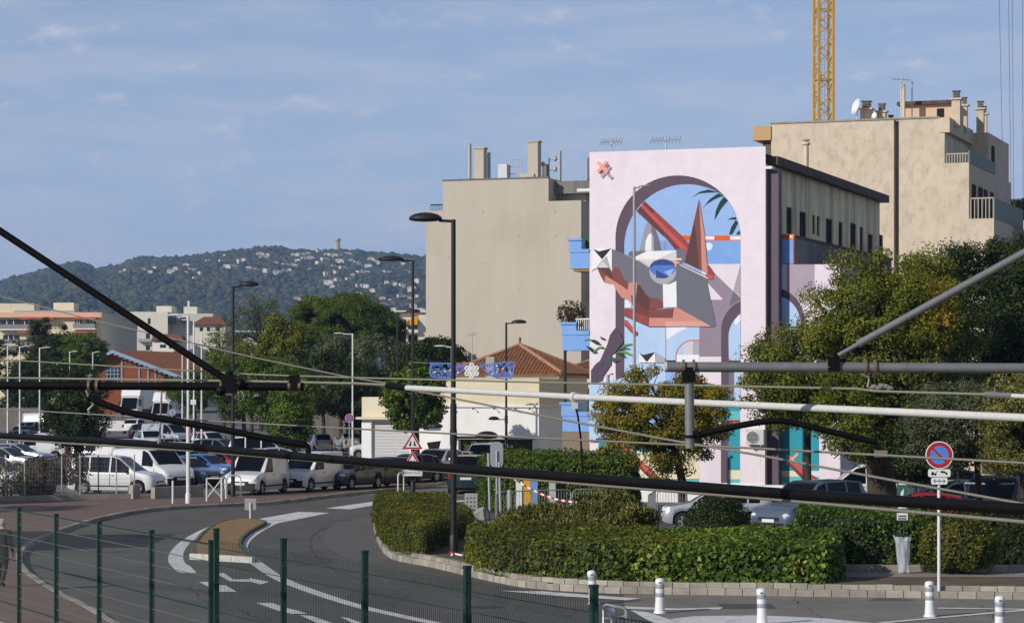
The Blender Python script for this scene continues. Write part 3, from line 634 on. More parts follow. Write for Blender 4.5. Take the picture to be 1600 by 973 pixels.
# lower left: rock and palm
paint('rock', T5((305, 78), (345, 120), (390, 215), (330, 290), (300, 330), (270, 350), (262, 450), (215, 520), (180, 570), (172, 612), (58, 640), (58, 510), (100, 450), (150, 410), (190, 320), (225, 240), (250, 150)))
paint('red', T5((398, 0), (420, 0), (500, 100), (530, 120), (525, 160), (480, 140), (398, 55))); paint('redb', T5((405, 5), (418, 5), (520, 120), (505, 130), (398, 30)))
for col, pl in (('leafd', ((45, 205), (90, 195), (130, 215), (165, 255), (110, 245))), ('leafd', ((0, 258), (60, 275), (130, 335), (80, 335), (40, 300))), ('leafg', ((75, 345), (95, 300), (140, 268), (190, 268), (130, 290))), ('leafd', ((150, 285), (180, 270), (210, 300), (180, 290))),
                ('leafd', ((148, 162), (205, 190), (205, 205), (165, 195))), ('leafg', ((360, 285), (400, 245), (470, 235), (475, 248), (420, 262))), ('leafm', ((300, 310), (400, 275), (470, 295), (380, 295))), ('leafg', ((310, 325), (400, 305), (472, 345), (472, 362), (390, 335))), ('leafd', ((330, 345), (380, 335), (420, 385), (390, 375))),
                ('leafm', ((240, 375), (300, 380), (350, 410), (290, 430))), ('leafm', ((150, 490), (165, 440), (195, 425), (175, 465)))): paint(col, T5(*pl))
paint('leafg', T5((50, 200), (0, 205), (-28, 215), (10, 192), (60, 190)))
paint('white', T5((545, 330), (625, 425), (710, 325), (712, 430), (540, 430))); paint('black', T5((545, 328), (590, 352), (712, 322), (625, 425))); paint('greyl', T5((715, 325), (810, 385), (810, 430), (715, 430)))
# lower middle and right: sea and beach
rect('teal', 1040, 603, 1127, 660); paint('teal', [(1085, 597), (1110, 599), (1127, 606), (1127, 640), (1085, 640)]); line('orange', [(1086, 596.5), (1108, 598.5), (1122, 603), (1136, 618), (1146, 627)], 1.6)
paint('teal', [(1127, 606), (1146, 627), (1157.2, 627), (1157.2, 655), (1127, 655)]); rect('pinkl', 1093, 655, 1127, BOT); rect('purple', 1127, 655, 1139, BOT)
rect('teal2', 1139, 642, 1157.2, 655.5); line('orange', [(1138, 656), (1157, 656)], 1.3); line('orange', [(1147.5, 656), (1147.5, 665)], 1.2); rect('grey', 1148.5, 658, 1157.2, 664)
rect('teal', 1139, 664, 1157.2, 734); rect('sand', 1139, 734, 1157.2, 748); rect('teal2', 1139, 748, 1157.2, 754)
rect('lilac', 976, 672, 1000, 690); rect('teal', 976, 690, 1093, 704); rect('sand', 976, 704, 1093, 748); rect('teal2', 976, 749, 1093, 755)
paint('skyl', [(921.5, 600), (976, 590), (1000, 600), (1000, 690), (921.5, 690)]); paint('lilac', T7((105, 355), (180, 320), (290, 305), (400, 300), (470, 330), (470, 355))); rect('navy', 932, 685, 985, 690); rect('teal', 936, 690, 985, 703.5); rect('sand', 936, 703.5, 985, BOT - 3)
paint('redd', T7((300, 395), (360, 380), (800, 790), (690, 800))); paint('redb', T7((340, 400), (385, 385), (770, 790), (715, 790))); line('rose', T7((300, 320), (385, 400)), 3.5); line('rose', T7((375, 320), (300, 395)), 3.5)
rect('pinkl', 1157.3, 640, 1196, BOT); rect('white', 921.5, 754, 1196.2, BOT + 1)
# ---- coats on the lower wing that stands beside the front
WB = RC + V * 0.9                                                 # the wing's front line
def fac2(px, py, off=0.0):
    r = Vector(((px - CX) / F, 1, (HY - py) / F)); C = Vector((0, 0, CAMZ)); t = NF.dot(WB - C) / NF.dot(r); return C + r * t + NF * off
layer[0] = 0
rect('purple', 1198.5, 366, 1212, BOT, fac2); rect('orange', 1212, 366, 1240, 375, fac2); rect('blue', 1212, 374, 1239, 412, fac2); line('orange', [(1240, 368), (1240, 412)], 1.6, fac2)
rect('white', 1211.5, 367, 1215, 373, fac2); line('white', [(1234, 367.5), (1238.5, 372)], 1.4, fac2); line('white', [(1238.5, 367.5), (1234, 372)], 1.4, fac2)
rect('pinkl', 1212, 413, 1312.5, BOT, fac2); rect('mauve2', 1229, 413, 1273, 470, fac2)
paint('purple', [(1212, 500)] + arcp(1206, 500, 51, 83, 0, 16) + [(1257, BOT), (1212, BOT)], fac2); paint('skyl', [(1212, 660)] + arcp(1205, 506, 46, 80, 0, 14) + [(1251, 660)], fac2)
rect('teal', 1212, 655, 1280, 735, fac2); rect('sand', 1212, 735, 1258, 746, fac2); rect('teal2', 1212, 744, 1280, 754, fac2); rect('pinkl', 1280.5, 640, 1312.5, BOT, fac2)
paint('redd', T8((712, 610), (760, 590), (1040, 770), (1040, 820), (920, 820)), fac2); paint('redb', T8((740, 600), (790, 580), (1035, 800), (980, 820)), fac2); line('rose', [(1230, 711), (1245, 724)], 4, fac2); line('rose', [(1246, 709), (1230, 724)], 4, fac2)
rect('purple', 1198.5, 655, 1212, BOT, fac2); rect('white', 1198.5, 754, 1312.5, BOT + 1, fac2)
wpart(mh, 'mural', mural, PM)
# wing volumes under that paint
t1, t2 = at_px(WB, U, 1241), at_px(WB, U, 1313)
zb1 = zat(WB, U, t1, 366); zb2 = zat(WB, U, t2, 412.5)
mb = MB(); mb.obox(WB, U, t1, V, 21, -0.1, zb1 - 0.12); wpart(mh, 'gallery', mb, M_grey_wall)
mb = MB(); mb.obox(WB + V * 0.35 - U * 0.0, U, t1 + 0.06, V, 20.7, zb1 - 0.118, zb1 - 0.03); wpart(mh, 'gallery_coping', mb, M_coping)
mb = MB(); mb.obox(WB, U, t1 + 0.01, V, 0.35, zb1 - 0.118, zb1); wpart(mh, 'gallery_cap', mb, PM[PK.index('orange')])
mb = MB(); mb.obox(WB + U * (t1 + 0.003), U, t2 - t1, V, 5.0, -0.1, zb2); wpart(mh, 'wing', mb, M_white_wall)
mb = MB(); ubox(mb, LC, -0.1, MW + t2 + 0.3, -0.06, 0.0, 0.0, zat(RC, U, 0, BOT)); wpart(mh, 'plinth', mb, M_white_wall)
# blue balconies on the left flank, lined up with the front
Mblue = PM[PK.index('blue')]
def balcony(xl, ytop, ymid, ybot, xs, yb2, soffit=False):
    z = lambda y: zat(LC, U, 0, y); o = LC - U * 0; x0 = at_px(LC, U, xl); xm = at_px(LC, U, xs)
    b = MB(); ubox(b, o, x0 + 0.06, -0.004, -0.02, 1.4, z(ybot), z(ymid))
    b2 = MB(); ubox(b2, o, x0 + 0.02, xm, -0.05, 1.4, z(ymid), z(ytop) - 0.1); ubox(b2, o, x0 - 0.06, xm + 0.02, -0.1, 1.4, z(ytop) - 0.1, z(ytop)); ubox(b2, o, xm, -0.004, -0.06, 0.2, z(ymid), z(yb2))
    bb = wpart(mh, 'balcony', b, Mblue); wpart(mh, 'balcony_parapet', b2, Mblue, parent=bb)
    if soffit:
        s_ = MB(); ubox(s_, o, x0 + 0.2, -0.006, 0.02, 1.3, z(ybot) - 0.12, z(ybot) - 0.002); wpart(mh, 'balcony_soffit', s_, flat('ochre_soffit', (150, 110, 40)), parent=bb)
balcony(889, 372, 394, 419.5, 909, 389, True); balcony(877, 503, 523, 547, 901, 516); balcony(877, 628, 650, 674, 901, 643)
mb = MB(); z = lambda y: zat(LC, U, 0, y); xa = at_px(LC, U, 879)
ubox(mb, LC, xa, -0.004, -0.02, 0.4, 0.6, z(674.5)); wpart(mh, 'flank_wall', mb, flat('brown_flank', (128, 112, 92)))
Mgs = flat('green_shutter', (32, 78, 62))
for (x0, x1, y0, y1) in ((902, 911, 363, 384), (911, 921, 361, 387)):
    for k in range(5):
        mb = MB(); a = at_px(LC, U, x0 + (x1 - x0) * k / 5); b = at_px(LC, U, x0 + (x1 - x0) * (k + 1) / 5); ubox(mb, LC, a + 0.006, b - 0.006, 0.5, 0.55, z(y1), z(y0)); wpart(mh, 'shutter_board', mb, Mgs)
# plants' pots rail on the middle balcony
mb = MB()
for k in range(7):
    a = -0.62 + 0.09 * k; ubox(mb, LC, a, a + 0.03, 0.0, 0.03, z(515), z(499))
ubox(mb, LC, -0.66, -0.004, -0.005, 0.04, z(499), z(497)); wpart(mh, 'balcony_railing', mb, M_white)
# air conditioner on the front
ac = thing('air_conditioner', 'white air conditioning unit hung low on the mural wall', 'air conditioner', tuple(fac(1183, 690)))
q0 = at_px(RC, U, 1170); q1 = at_px(RC, U, 1197.5); za, zb = zat(RC, U, -0.3, 694), zat(RC, U, -0.3, 670.5)
mb = MB(); ubox(mb, RC, q0, q1, -0.5, -0.18, za, zb); wpart(ac, 'case', mb, mat('ac_case', (0.55, 0.54, 0.50), 0.5, 0.08, 5))
cc = RC + U * (q0 + 0.3) + V * -0.505 + Z * (za + zb) / 2; Mx = Matrix((U, Z, NF)).transposed().to_4x4(); Mx.translation = cc
mb = MB(); mb.lathe([(0.27, 0.0), (0.29, 0.015), (0.26, 0.03)], 24, Mx); wpart(ac, 'fan_ring', mb, M_white, True)
mb = MB(); mb.lathe([(0.001, 0.003), (0.262, 0.003)], 24, Mx); wpart(ac, 'fan_opening', mb, M_dark)
mb = MB()
for k in range(9):
    y = -0.22 + 0.055 * k; hw = math.sqrt(max(0.0, 0.26 ** 2 - y * y)); mb.box((-hw, y - 0.011, 0.012), (hw, y + 0.011, 0.02), 0, Mx)
wpart(ac, 'fan_grille', mb, M_galv)
for xx in (q0 + 0.1, q1 - 0.16): mb = MB(); ubox(mb, RC, xx, xx + 0.05, -0.5, -0.02, za - 0.06, za - 0.003); ubox(mb, RC, xx, xx + 0.05, -0.06, -0.02, za - 0.3, za - 0.06); wpart(ac, 'bracket', mb, M_galv)
mb = MB(); mb.tube([tuple(RC + U * (q0 + 0.55) + V * -0.06 + Z * (za - 0.05)), tuple(RC + U * (q0 + 0.5) + V * -0.06 + Z * (za - 0.9))], 0.03, 6); wpart(ac, 'drain_hose', mb, M_whitepole)
# ---- beige apartment block with the blank gable
def corner(px, d): return Vector(((px - CX) * d / F, d, 0))
o = corner(857, 180); tl, tl2, tr = at_px(o, U, 692), at_px(o, U, 665.5), at_px(o, U, 908)
zt0, zt1, zt2 = zat(o, U, 0, 278), zat(o, U, tr, 313), zat(o, U, tl2, 330)
b1 = thing('apartment_block', 'tall beige apartment block with blank windowless gable and silver flues on its roof', 'building', tuple(o))
mb = MB(); ubox(mb, o, tl, 0, 0, 16, -0.1, zt0); wpart(b1, 'gable_wall', mb, M_beige_gable)
mb = MB(); ubox(mb, o, 0.002, tr, 0.002, 14, -0.1, zt1); wpart(b1, 'side_bay', mb, M_beige_gable)
mb = MB(); ubox(mb, o, tl2, tl - 0.002, 0.002, 12, -0.1, zt2); wpart(b1, 'lower_bay', mb, M_beige_gable)
mb = MB(); ubox(mb, o, tl - 0.05, 0.03, -0.05, 0.3, zt0, zt0 + 0.1); wpart(b1, 'gable_coping', mb, M_grey_wall)
mb = MB(); ubox(mb, o, 0.003, tr + 0.3, 1.2, 14, zt1 + 0.6, zt0 - 0.15); wpart(b1, 'attic_band', mb, M_grey_wall)
mb = MB(); ubox(mb, o, 0.003, tr - 0.3, 2.0, 13.9, zt1 + 0.002, zt1 + 0.598); wpart(b1, 'attic_wall', mb, M_shutter)
mb = MB(); ubox(mb, o, 0.9, 2.3, 6, 9.5, zt0 - 0.148, zt0 + 1.9); wpart(b1, 'lift_room', mb, M_grey_wall)
for (px, py) in ((753, 330), (810, 368), (753, 410), (866, 329), (866, 368), (700, 400), (810, 450)):     # plugged tie holes in the gable render
    t_ = at_px(o, U, px); c_ = o + U * t_ + NF * .002 + Z * zat(o, U, t_, py); Mx = Matrix((U, Z, NF)).transposed().to_4x4(); Mx.translation = c_; mb = MB(); mb.lathe([(.13, 0), (.12, .02), (.001, .012)], 14, Mx); wpart(b1, 'wall_plug', mb, M_beige_gable)
# balcony stack on the shaded right flank
for k in range(5):
    zz = 2.2 + 3.0 * k; mb = MB(); ubox(mb, o, tr + 0.002, tr + 1.2, 2, 12, zz, zz + 1.0); wpart(b1, 'balcony', mb, M_grey_wall)
    h = (3.0, 5.0, zz + 0.1, zz + 2.3); mb = MB(); ubox(mb, o, tr + 0.003, tr + 0.05, 3, 5, zz + 1.02, zz + 2.4); wpart(b1, 'window', mb, M_glass)
def flue(px, y0, w, kind='round', v=2.0):
    t = at_px(o + V * v, U, px); oo = o + V * v; zz = CAMZ - (y0 - HY) * (oo.y + U.y * t) / F; hw = w * 180 / F / 2; zb = zt0 - 0.01
    c = oo + U * t
    if kind == 'round':
        mb = MB(); Mx = Matrix.Translation(c); mb.lathe([(hw, zb), (hw, zz - 0.02), (hw * 0.85, zz), (0.001, zz - 0.01)], 14, Mx); mb.lathe([(hw * 1.02, zb + 1.2), (hw * 1.05, zb + 1.25), (hw * 1.02, zb + 1.3)], 14, Mx)
        return wpart(b1, 'flue', mb, M_galv, True)
    mb = MB(); ubox(mb, c, -hw, hw, -0.35, 0.35, zb, zz - 0.1); ubox(mb, c, -hw - 0.07, hw + 0.07, -0.42, 0.42, zz - 0.1, zz); return wpart(b1, 'chimney', mb, M_beige_gable)
flue(733.5, 225, 6.5); flue(751, 231, 16, 'box'); flue(764, 238, 5.5, v=3); flue(835, 220.5, 17, 'box', 1.5); flue(874.5, 236, 6, v=6.5)
def rooftop(name, x0, x1, y0, y1, v, m, dep=0.6):
    oo = o + V * v; a, b = at_px(oo, U, x0), at_px(oo, U, x1); zf = lambda y: CAMZ - (y - HY) * oo.y / F
    mb = MB(); ubox(mb, oo, a, b, 0, dep, zf(y1), zf(y0)); return wpart(b1, name, mb, m)
rooftop('roof_cabinet', 778, 792, 254, 280, 1.5, M_galv); rooftop('roof_hatch', 812, 834, 270, 279, 1.0, M_beige_gable); rooftop('roof_cabinet', 847, 854, 255, 279, 4, M_grey_wall)
mb = MB(); oo = o + V * 2.2; zf = lambda y: CAMZ - (y - HY) * oo.y / F
for px in (791, 797, 810, 814): t = at_px(oo, U, px); mb.tube([oo + U * t + Z * zf(279), oo + U * t + Z * zf(247)], 0.03, 6)
for y in (247, 258, 270): mb.tube([oo + U * at_px(oo, U, 791) + Z * zf(y), oo + U * at_px(oo, U, 814) + Z * zf(y)], 0.025, 6)
wpart(b1, 'roof_frame', mb, M_galv)
mb = MB()
for px in (738, 752, 766, 776): t = at_px(oo, U, px); mb.tube([oo + U * t + Z * zf(281), oo + U * t + Z * zf(275)], 0.02, 5)
mb.tube([oo + U * at_px(oo, U, 738) + Z * zf(275.5), oo + U * at_px(oo, U, 776) + Z * zf(275.5)], 0.02, 5); wpart(b1, 'roof_railing', mb, M_galv)
mb = MB(); pm = oo + U * at_px(oo, U, 858); mb.tube([pm + Z * zf(279), pm + Z * zf(246)], 0.05, 6)
for y, s in ((250, 1), (258, -1), (266, 1)): mb.tube([pm + Z * zf(y), pm + U * 0.5 * s + Z * zf(y - 2)], 0.03, 5); mb.ball(pm + U * 0.45 * s + Z * zf(y - 2), (0.16, 0.16, 0.2), 8, 5)
wpart(b1, 'antenna_mast', mb, M_galv)
mb = MB(); oo = o + V * 0.3; a, b = at_px(oo, U, 673), at_px(oo, U, 692)
for k in range(9): xx = a + (b - a) * k / 8; mb.tube([oo + U * xx + Z * zt2, oo + U * xx + Z * (zt2 + 0.45)], 0.018, 5)
mb.tube([oo + U * a + Z * (zt2 + 0.46), oo + U * b + Z * (zt2 + 0.46)], 0.05, 6); wpart(b1, 'terrace_railing', mb, M_green)

# ---- weathered beige building on the right
o = corner(1400, 150); q = lambda px: at_px(o, U, px); zz = lambda t, y: zat(o, U, t, y)
b3 = thing('weathered_building', 'large weathered beige building with stepped right flank, balconies and many chimney pots', 'building', tuple(o))
L0 = q(1205); zT = zz(0, 187)
mb = MB(); ubox(mb, o, L0, q(1396.5), 0, 18, -0.1, zT); wpart(b3, 'front_wall', mb, M_beige_old)
mb = MB(); ubox(mb, o, q(1396.5) + 0.002, q(1404.5), 0.45, 17, -0.1, zT - 0.05); wpart(b3, 'joint_recess', mb, M_grey_wall)
tC, tB, tA = q(1476), q(1514), q(1553)
zC = zz(tC, 183); zB = zz(tB, 254); zA = zz(tA, 341)
zBal = zB - 0.02
mb = MB(); ubox(mb, o, q(1404.5) + 0.002, tC - 0.002, 0, 17, -0.1, zT)
side = o + U * tC
wpart(b3, 'front_wall', mb, M_beige_old)
# upper right block: set-back wall with windows seen from the side
dC = 6.5
mb = MB(); hs_ = [(1.0, 2.1, zB + 0.1, zB + 2.2), (3.0, 4.0, zB + 0.1, zB + 2.2), (4.6, 5.3, zB + 0.1, zB + 2.2)]
wall_holes(mb, side, V, 8.0, zB - 0.2, zT - 0.02, U, hs_, 0.25); wpart(b3, 'upper_flank', mb, M_cream)
for h in hs_: window(b3, side, V, U, h, 0.2, M_wframe, M_glass, 1, False)
mb = MB(); ubox(mb, o, tC - 0.3, tC + 0.3, -0.05, 8.0, zT - 0.85, zT + 0.02); wpart(b3, 'roof_slab', mb, M_beige_old)
oR = o + V * 8.0; xR = at_px(oR, U, 1544); zR = zat(oR, U, xR, 207); mb = MB(); ubox(mb, oR, tC - 0.2, xR, 0.002, 8, zB - 3.0, zR); wpart(b3, 'rear_flank', mb, M_beige_old)
mb = MB(); ubox(mb, oR, xR + 0.002, xR + 0.05, 1.2, 2.2, zR - 3.2, zR - 0.7); wpart(b3, 'rear_window', mb, M_opening)
mb = MB(); ubox(mb, o, tC, tB, 0.003, 15.5, -0.1, zB); wpart(b3, 'middle_step', mb, M_beige_old)
mb = MB(); sideB = o + U * tB; hs2 = [(0.9, 2.0, zA - 0.1, zA + 2.1), (3.2, 4.4, zA - 0.1, zA + 2.1), (5.2, 6.1, zA - 0.1, zA + 2.1), (7.5, 8.3, zA - 0.1, zA + 2.1)]
for h in hs2: window(b3, sideB + U * 0.02, V, U, h, 0.0, M_wframe, M_glass, 1, False)
mb = MB(); ubox(mb, o, tB + 0.002, tA, 0.006, 16, -0.1, zA); wpart(b3, 'lower_step', mb, M_beige_old)
mb = MB(); ubox(mb, o, tA + 0.002, tA + 1.5, 7, 20, -0.1, zA - 0.9); wpart(b3, 'terrace', mb, M_grey_wall)
Mgr = flat('pale_green_panel', (104, 122, 108)); Mrl = flat('railing_beige', (176, 164, 148))
def rail(x0, x1, zb, h, n_, y=0.05):
    mb = MB()
    for k in range(n_): xx = x0 + (x1 - x0) * k / (n_ - 1); ubox(mb, o, xx - 0.025, xx + 0.025, y, y + 0.05, zb, zb + h)
    ubox(mb, o, x0, x1, y - 0.01, y + 0.06, zb + h, zb + h + 0.07); wpart(b3, 'balcony_railing', mb, Mrl)
rail(tC + 0.1, tB - 0.05, zB + 0.002, 0.5, 9); rail(tB + 0.1, tA - 0.05, zA + 0.002, 1.15, 7)
mb = MB(); ubox(mb, o, tB - 0.05, tB + 0.03, 0.05, 9, zB + 0.003, zB + 0.72); wpart(b3, 'balcony_panel', mb, Mgr)
mb = MB(); ubox(mb, o, tA - 0.05, tA + 0.03, 0.05, 11, zA + 0.003, zA + 1.2); wpart(b3, 'balcony_panel', mb, Mgr)
mb = MB(); ubox(mb, o, tA + 1.42, tA + 1.48, 7, 20, zA - 0.9, zA + 0.25); wpart(b3, 'balcony_panel', mb, Mgr)
# left eaves slab
mb = MB(); ubox(mb, o, q(1177), L0 - 0.002, -0.1, 12, zT - 0.95, zT - 0.12); wpart(b3, 'eaves_slab', mb, flat('ochre_eaves', (186, 150, 104)))
mb = MB(); ubox(mb, o, q(1190), L0 - 0.003, 0.3, 11, zT - 2.3, zT - 0.952); wpart(b3, 'eaves_bracket', mb, flat('dark_ochre_bracket', (96, 76, 40)))
mb = MB(); ubox(mb, o, L0 - 0.05, tC - 0.31, -0.06, 0.35, zT, zT + 0.1); wpart(b3, 'roof_coping', mb, M_kerb)
def onroof(px, y, v): oo = o + V * v; t = at_px(oo, U, px); return oo + U * t + Z * (CAMZ - (y - HY) * (oo.y + U.y * t) / F)
def pot(px, ytop, wpx, v=3.0, ybase=190):
    c = onroof(px, ytop, v); hw = wpx * (150 + v) / F / 2; z1 = c.z; c0 = Vector((c.x, c.y, 0)); h = z1 - zT + 0.3
    mb = MB(); ubox(mb, c0, -hw, hw, -hw, hw, zT - 0.4, z1 - 0.55); ubox(mb, c0, -hw - 0.1, hw + 0.1, -hw - 0.1, hw + 0.1, z1 - 0.55, z1 - 0.45)
    r_ = wpart(b3, 'chimney', mb, M_beige_old); mb = MB()
    for k in range(4): ubox(mb, c0, -hw * 0.75, hw * 0.75, -hw * 0.75, hw * 0.75, z1 - 0.44 + 0.1 * k, z1 - 0.385 + 0.1 * k)
    ubox(mb, c0, -hw * 0.5, hw * 0.5, -hw * 0.5, hw * 0.5, z1 - 0.45, z1 - 0.06); ubox(mb, c0, -hw * 0.95, hw * 0.95, -hw * 0.95, hw * 0.95, z1 - 0.05, z1); wpart(b3, 'chimney_cowl', mb, M_grey_wall, parent=r_)
pot(1354, 158, 17); pot(1378, 162, 13, 4); pot(1392, 180, 9, 5); pot(1494.5, 142, 13, 1.5); pot(1507, 152, 9, 5); pot(1532, 158, 11, 9); pot(1538, 166, 8, 12)
mb = MB(); c = onroof(1411, 132, 2.5); ubox(mb, Vector((c.x, c.y, 0)), -0.11, 0.11, -0.15, 0.15, zT - 0.2, c.z); wpart(b3, 'vent_shaft', mb, M_beige_old)
mb = MB(); a, b = at_px(o + V * 4, U, 1413), at_px(o + V * 4, U, 1489); z1 = onroof(1450, 164, 4).z; ubox(mb, o + V * 4, a, b, 0, 4, zT - 0.2, z1); pe = wpart(b3, 'roof_house', mb, mat('pink_render', lin((206, 176, 150)), 0.9, 0.06, 1))
mb = MB(); ubox(mb, o + V * 4, a - 0.4, b + 0.1, -0.3, 4.3, z1 + 0.002, z1 + 0.22); wpart(b3, 'roof_house_roof', mb, M_coping, parent=pe)
mb = MB(); a2 = at_px(o + V * 4, U, 1464); ubox(mb, o + V * 4, a2, a2 + 0.42, -0.04, -0.004, zT + 0.15, z1 - 0.25); wpart(b3, 'window', mb, M_opening, parent=pe)
def yagi(root, base, h, n_=5, L=0.9, d=(1, 0, 0), name='antenna'):
    d = Vector(d).normalized(); e = d.cross(Z); mb = MB(); mb.tube([base, base + Z * h], 0.035, 6); top = base + Z * (h - 0.08); mb.tube([top - d * L / 2, top + d * L / 2], 0.024, 5)
    for k in range(n_): c = top + d * L * (k / (n_ - 1) - 0.5); s = 0.28 - 0.02 * k; mb.tube([c - e * s + Z * 0.16, c + e * s - Z * 0.16], 0.017, 4)
    wpart(root, name, mb, M_galv)
yagi(b3, Vector((c.x - 0.15, c.y - 0.1, zT)), 2.7, 5, 1.3, (1, 0.5, 0)); c2 = onroof(1425, 127, 3.2); yagi(b3, Vector((c2.x, c2.y, zT)), c2.z - zT, 2, 0.1)
# satellite dishes
def dish(root, c, r, face):
    f = Vector(face).normalized(); x = f.cross(Z).normalized(); y = x.cross(f); Mx = Matrix((x, y, f)).transposed().to_4x4(); Mx.translation = c
    mb = MB(); mb.lathe([(0.001, -0.12 * r), (r * 0.5, -0.08 * r), (r * 0.85, 0.04 * r), (r, 0.12 * r), (r * 0.98, 0.10 * r), (r * 0.5, -0.11 * r), (0.001, -0.15 * r)], 18, Mx); d_ = wpart(root, 'satellite_dish', mb, M_white, True)
    mb = MB(); mb.tube([c - y * r, c + f * r * 0.9 - y * 0.1], 0.02, 5); mb.tube([c - f * 0.1, Vector((c.x, c.y, zT - 0.1))], 0.03, 5); wpart(root, 'dish_arm', mb, M_galv, parent=d_)
dish(b3, onroof(1338, 167, 2), 0.5, (-0.9, -0.28, 0.3)); dish(b3, onroof(1366, 181, 2), 0.22, (-0.8, -0.5, 0.3))
# stove pipe in front of the weathered wall, on the mural house roof
mb = MB(); c = Vector((13.5, 117.5, 0)); mb.lathe([(0.12, MTOP - 0.4), (0.12, MTOP + 0.75), (0.2, MTOP + 0.8), (0.2, MTOP + 0.85), (0.09, MTOP + 0.95), (0.22, MTOP + 1.0), (0.02, MTOP + 1.1)], 10, Matrix.Translation(c)); wpart(mh, 'stove_pipe', mb, M_beige_old)
ya = fac(957, 232); yagi(mh, Vector((ya.x, ya.y + 1.2, MTOP - 0.4)), 0.4 + 0.62, 8, 0.95, U); yb = fac(1043, 230); yagi(mh, Vector((yb.x, yb.y + 1.2, MTOP - 0.4)), 0.4 + 0.62, 9, 1.3, U)

# ---- white shop building
o = corner(842, 150); wl_ = at_px(o, U, 689); zT = zat(o, U, 0, 591); zc = zat(o, U, 0, 636)
sh = thing('shop_building', 'low white shop building with cream parapet and brown shopfront under the snowflake decoration', 'building', tuple(o))
sx = lambda px: at_px(o, U, px); zy = lambda y: zat(o, U, -2.5, y)
hole = (sx(716) - wl_, sx(832) - wl_, 0.15, zy(686))
mb = MB(); wall_holes(mb, o + U * wl_, U, -wl_, -0.1, zc, NF, [hole], 0.5); block_faces(mb, o + U * wl_, -wl_, 9, -0.1, zc, front=False); wpart(sh, 'wall', mb, M_white_wall)
mb = MB(); ubox(mb, o, wl_, 0, 0.04, 9, zc + 0.12, zT); wpart(sh, 'parapet', mb, M_cream)
mb = MB(); ubox(mb, o, wl_ - 0.1, 0.08, -0.12, 9, zc + 0.002, zc + 0.119); wpart(sh, 'cornice', mb, M_white_wall)
mb = MB(); ubox(mb, o, wl_ - 0.02, 0.02, 0.0, 0.3, zT, zT + 0.05); wpart(sh, 'coping', mb, M_cream)
Mwood = mat('brown_boards', (0.06, 0.042, 0.03), 0.7, 0.3, 4, stretch=(1, 1, 12))
nb = 14
for k in range(nb):
    a = sx(716) + (sx(832) - sx(716)) * k / nb; b = sx(716) + (sx(832) - sx(716)) * (k + 1) / nb
    mb = MB(); ubox(mb, o, a + 0.008, b - 0.008, 0.42 + 0.01 * (k % 2), 0.5, 0.15, zy(686)); wpart(sh, 'shopfront_board', mb, Mwood)
Mring = flat('green_ring', (70, 190, 50))
for px in (722, 751, 804):
    c = o + U * sx(px) + NF * -0.38 + Z * zy(692); Mx = Matrix((U, Z, NF)).transposed().to_4x4(); Mx.translation = c
    mb = MB(); mb.lathe([(0.10, 0), (0.12, 0.02), (0.14, 0), (0.12, -0.02), (0.10, 0)], 16, Mx); wpart(sh, 'round_lamp', mb, Mring)
for (px, y0, y1, w_) in ((737, 690, 701, 8), (787, 692, 700, 6)):
    mb = MB(); ubox(mb, o, sx(px - w_ / 2), sx(px + w_ / 2), 0.38, 0.4, zy(y1), zy(y0)); pf = wpart(sh, 'notice', mb, M_white)
    mb = MB(); ubox(mb, o, sx(px - w_ / 3), sx(px + w_ / 3), 0.374, 0.379, zy(y0 + 5), zy(y0 + 2)); ubox(mb, o, sx(px - w_ / 4), sx(px + w_ / 4), 0.374, 0.379, zy(y1 - 2), zy(y1 - 4)); wpart(sh, 'notice_print', mb, M_black_ink, parent=pf)
mb = MB(); ubox(mb, o, sx(762), sx(768), 0.3, 0.45, 0.15, zy(687)); ubox(mb, o, sx(710), sx(836), -0.15, -0.005, zy(686), zy(681)); wpart(sh, 'shopfront_frame', mb, M_shutter)
for px in (709.5, 742, 775, 808, 830):                             # fine board under the cornice: lamp brackets
    mb = MB(); c = o + U * sx(px) + NF * 0.05 + Z * (zc - 0.1); mb.tube([c, c + NF * 0.25], 0.02, 5); mb.ball(c + NF * 0.28, 0.05, 8, 5); wpart(sh, 'wall_lamp', mb, M_dark)
# ---- low white annex with roller shutters, left of the shop
o2 = corner(690, 155); a0 = at_px(o2, U, 565); zt_ = zat(o2, U, a0 / 2, 620); zl = zat(o2, U, a0 / 2, 655); ax = lambda px: at_px(o2, U, px)
an = thing('annex', 'small cream and white annex with grey roller shutters left of the shop', 'building', tuple(o2))
hl = [(ax(580) - a0, ax(640) - a0, 0.0, zl - 0.12)]
mb = MB(); wall_holes(mb, o2 + U * a0, U, -a0 - 0.01, -0.1, zl, NF, hl, 0.3); block_faces(mb, o2 + U * a0, -a0 - 0.01, 7, -0.1, zl, front=False); wpart(an, 'wall', mb, M_white_wall)
mb = MB(); ubox(mb, o2, a0, -0.01, 0.03, 7, zl + 0.15, zt_); wpart(an, 'parapet', mb, M_cream)
mb = MB(); ubox(mb, o2, a0 - 0.25, 0.0, -0.35, 7, zl + 0.002, zl + 0.148); wpart(an, 'canopy', mb, M_cream)
for k in range(16):
    zz_ = (zl - 0.12) * k / 16; mb = MB(); ubox(mb, o2, ax(580), ax(640), 0.24, 0.28, zz_ + 0.008, zz_ + (zl - 0.12) / 16 - 0.008); wpart(an, 'shutter_slat', mb, mat('shutter_white', (0.5, 0.5, 0.5), 0.5, 0.05, 4))
mb = MB(); ubox(mb, o2, ax(662), ax(690), -0.3, -0.02, zat(o2, U, 0, 668), zat(o2, U, 0, 664)); wpart(an, 'sign_board', mb, flat('grey_blue_board', (120, 130, 155)))

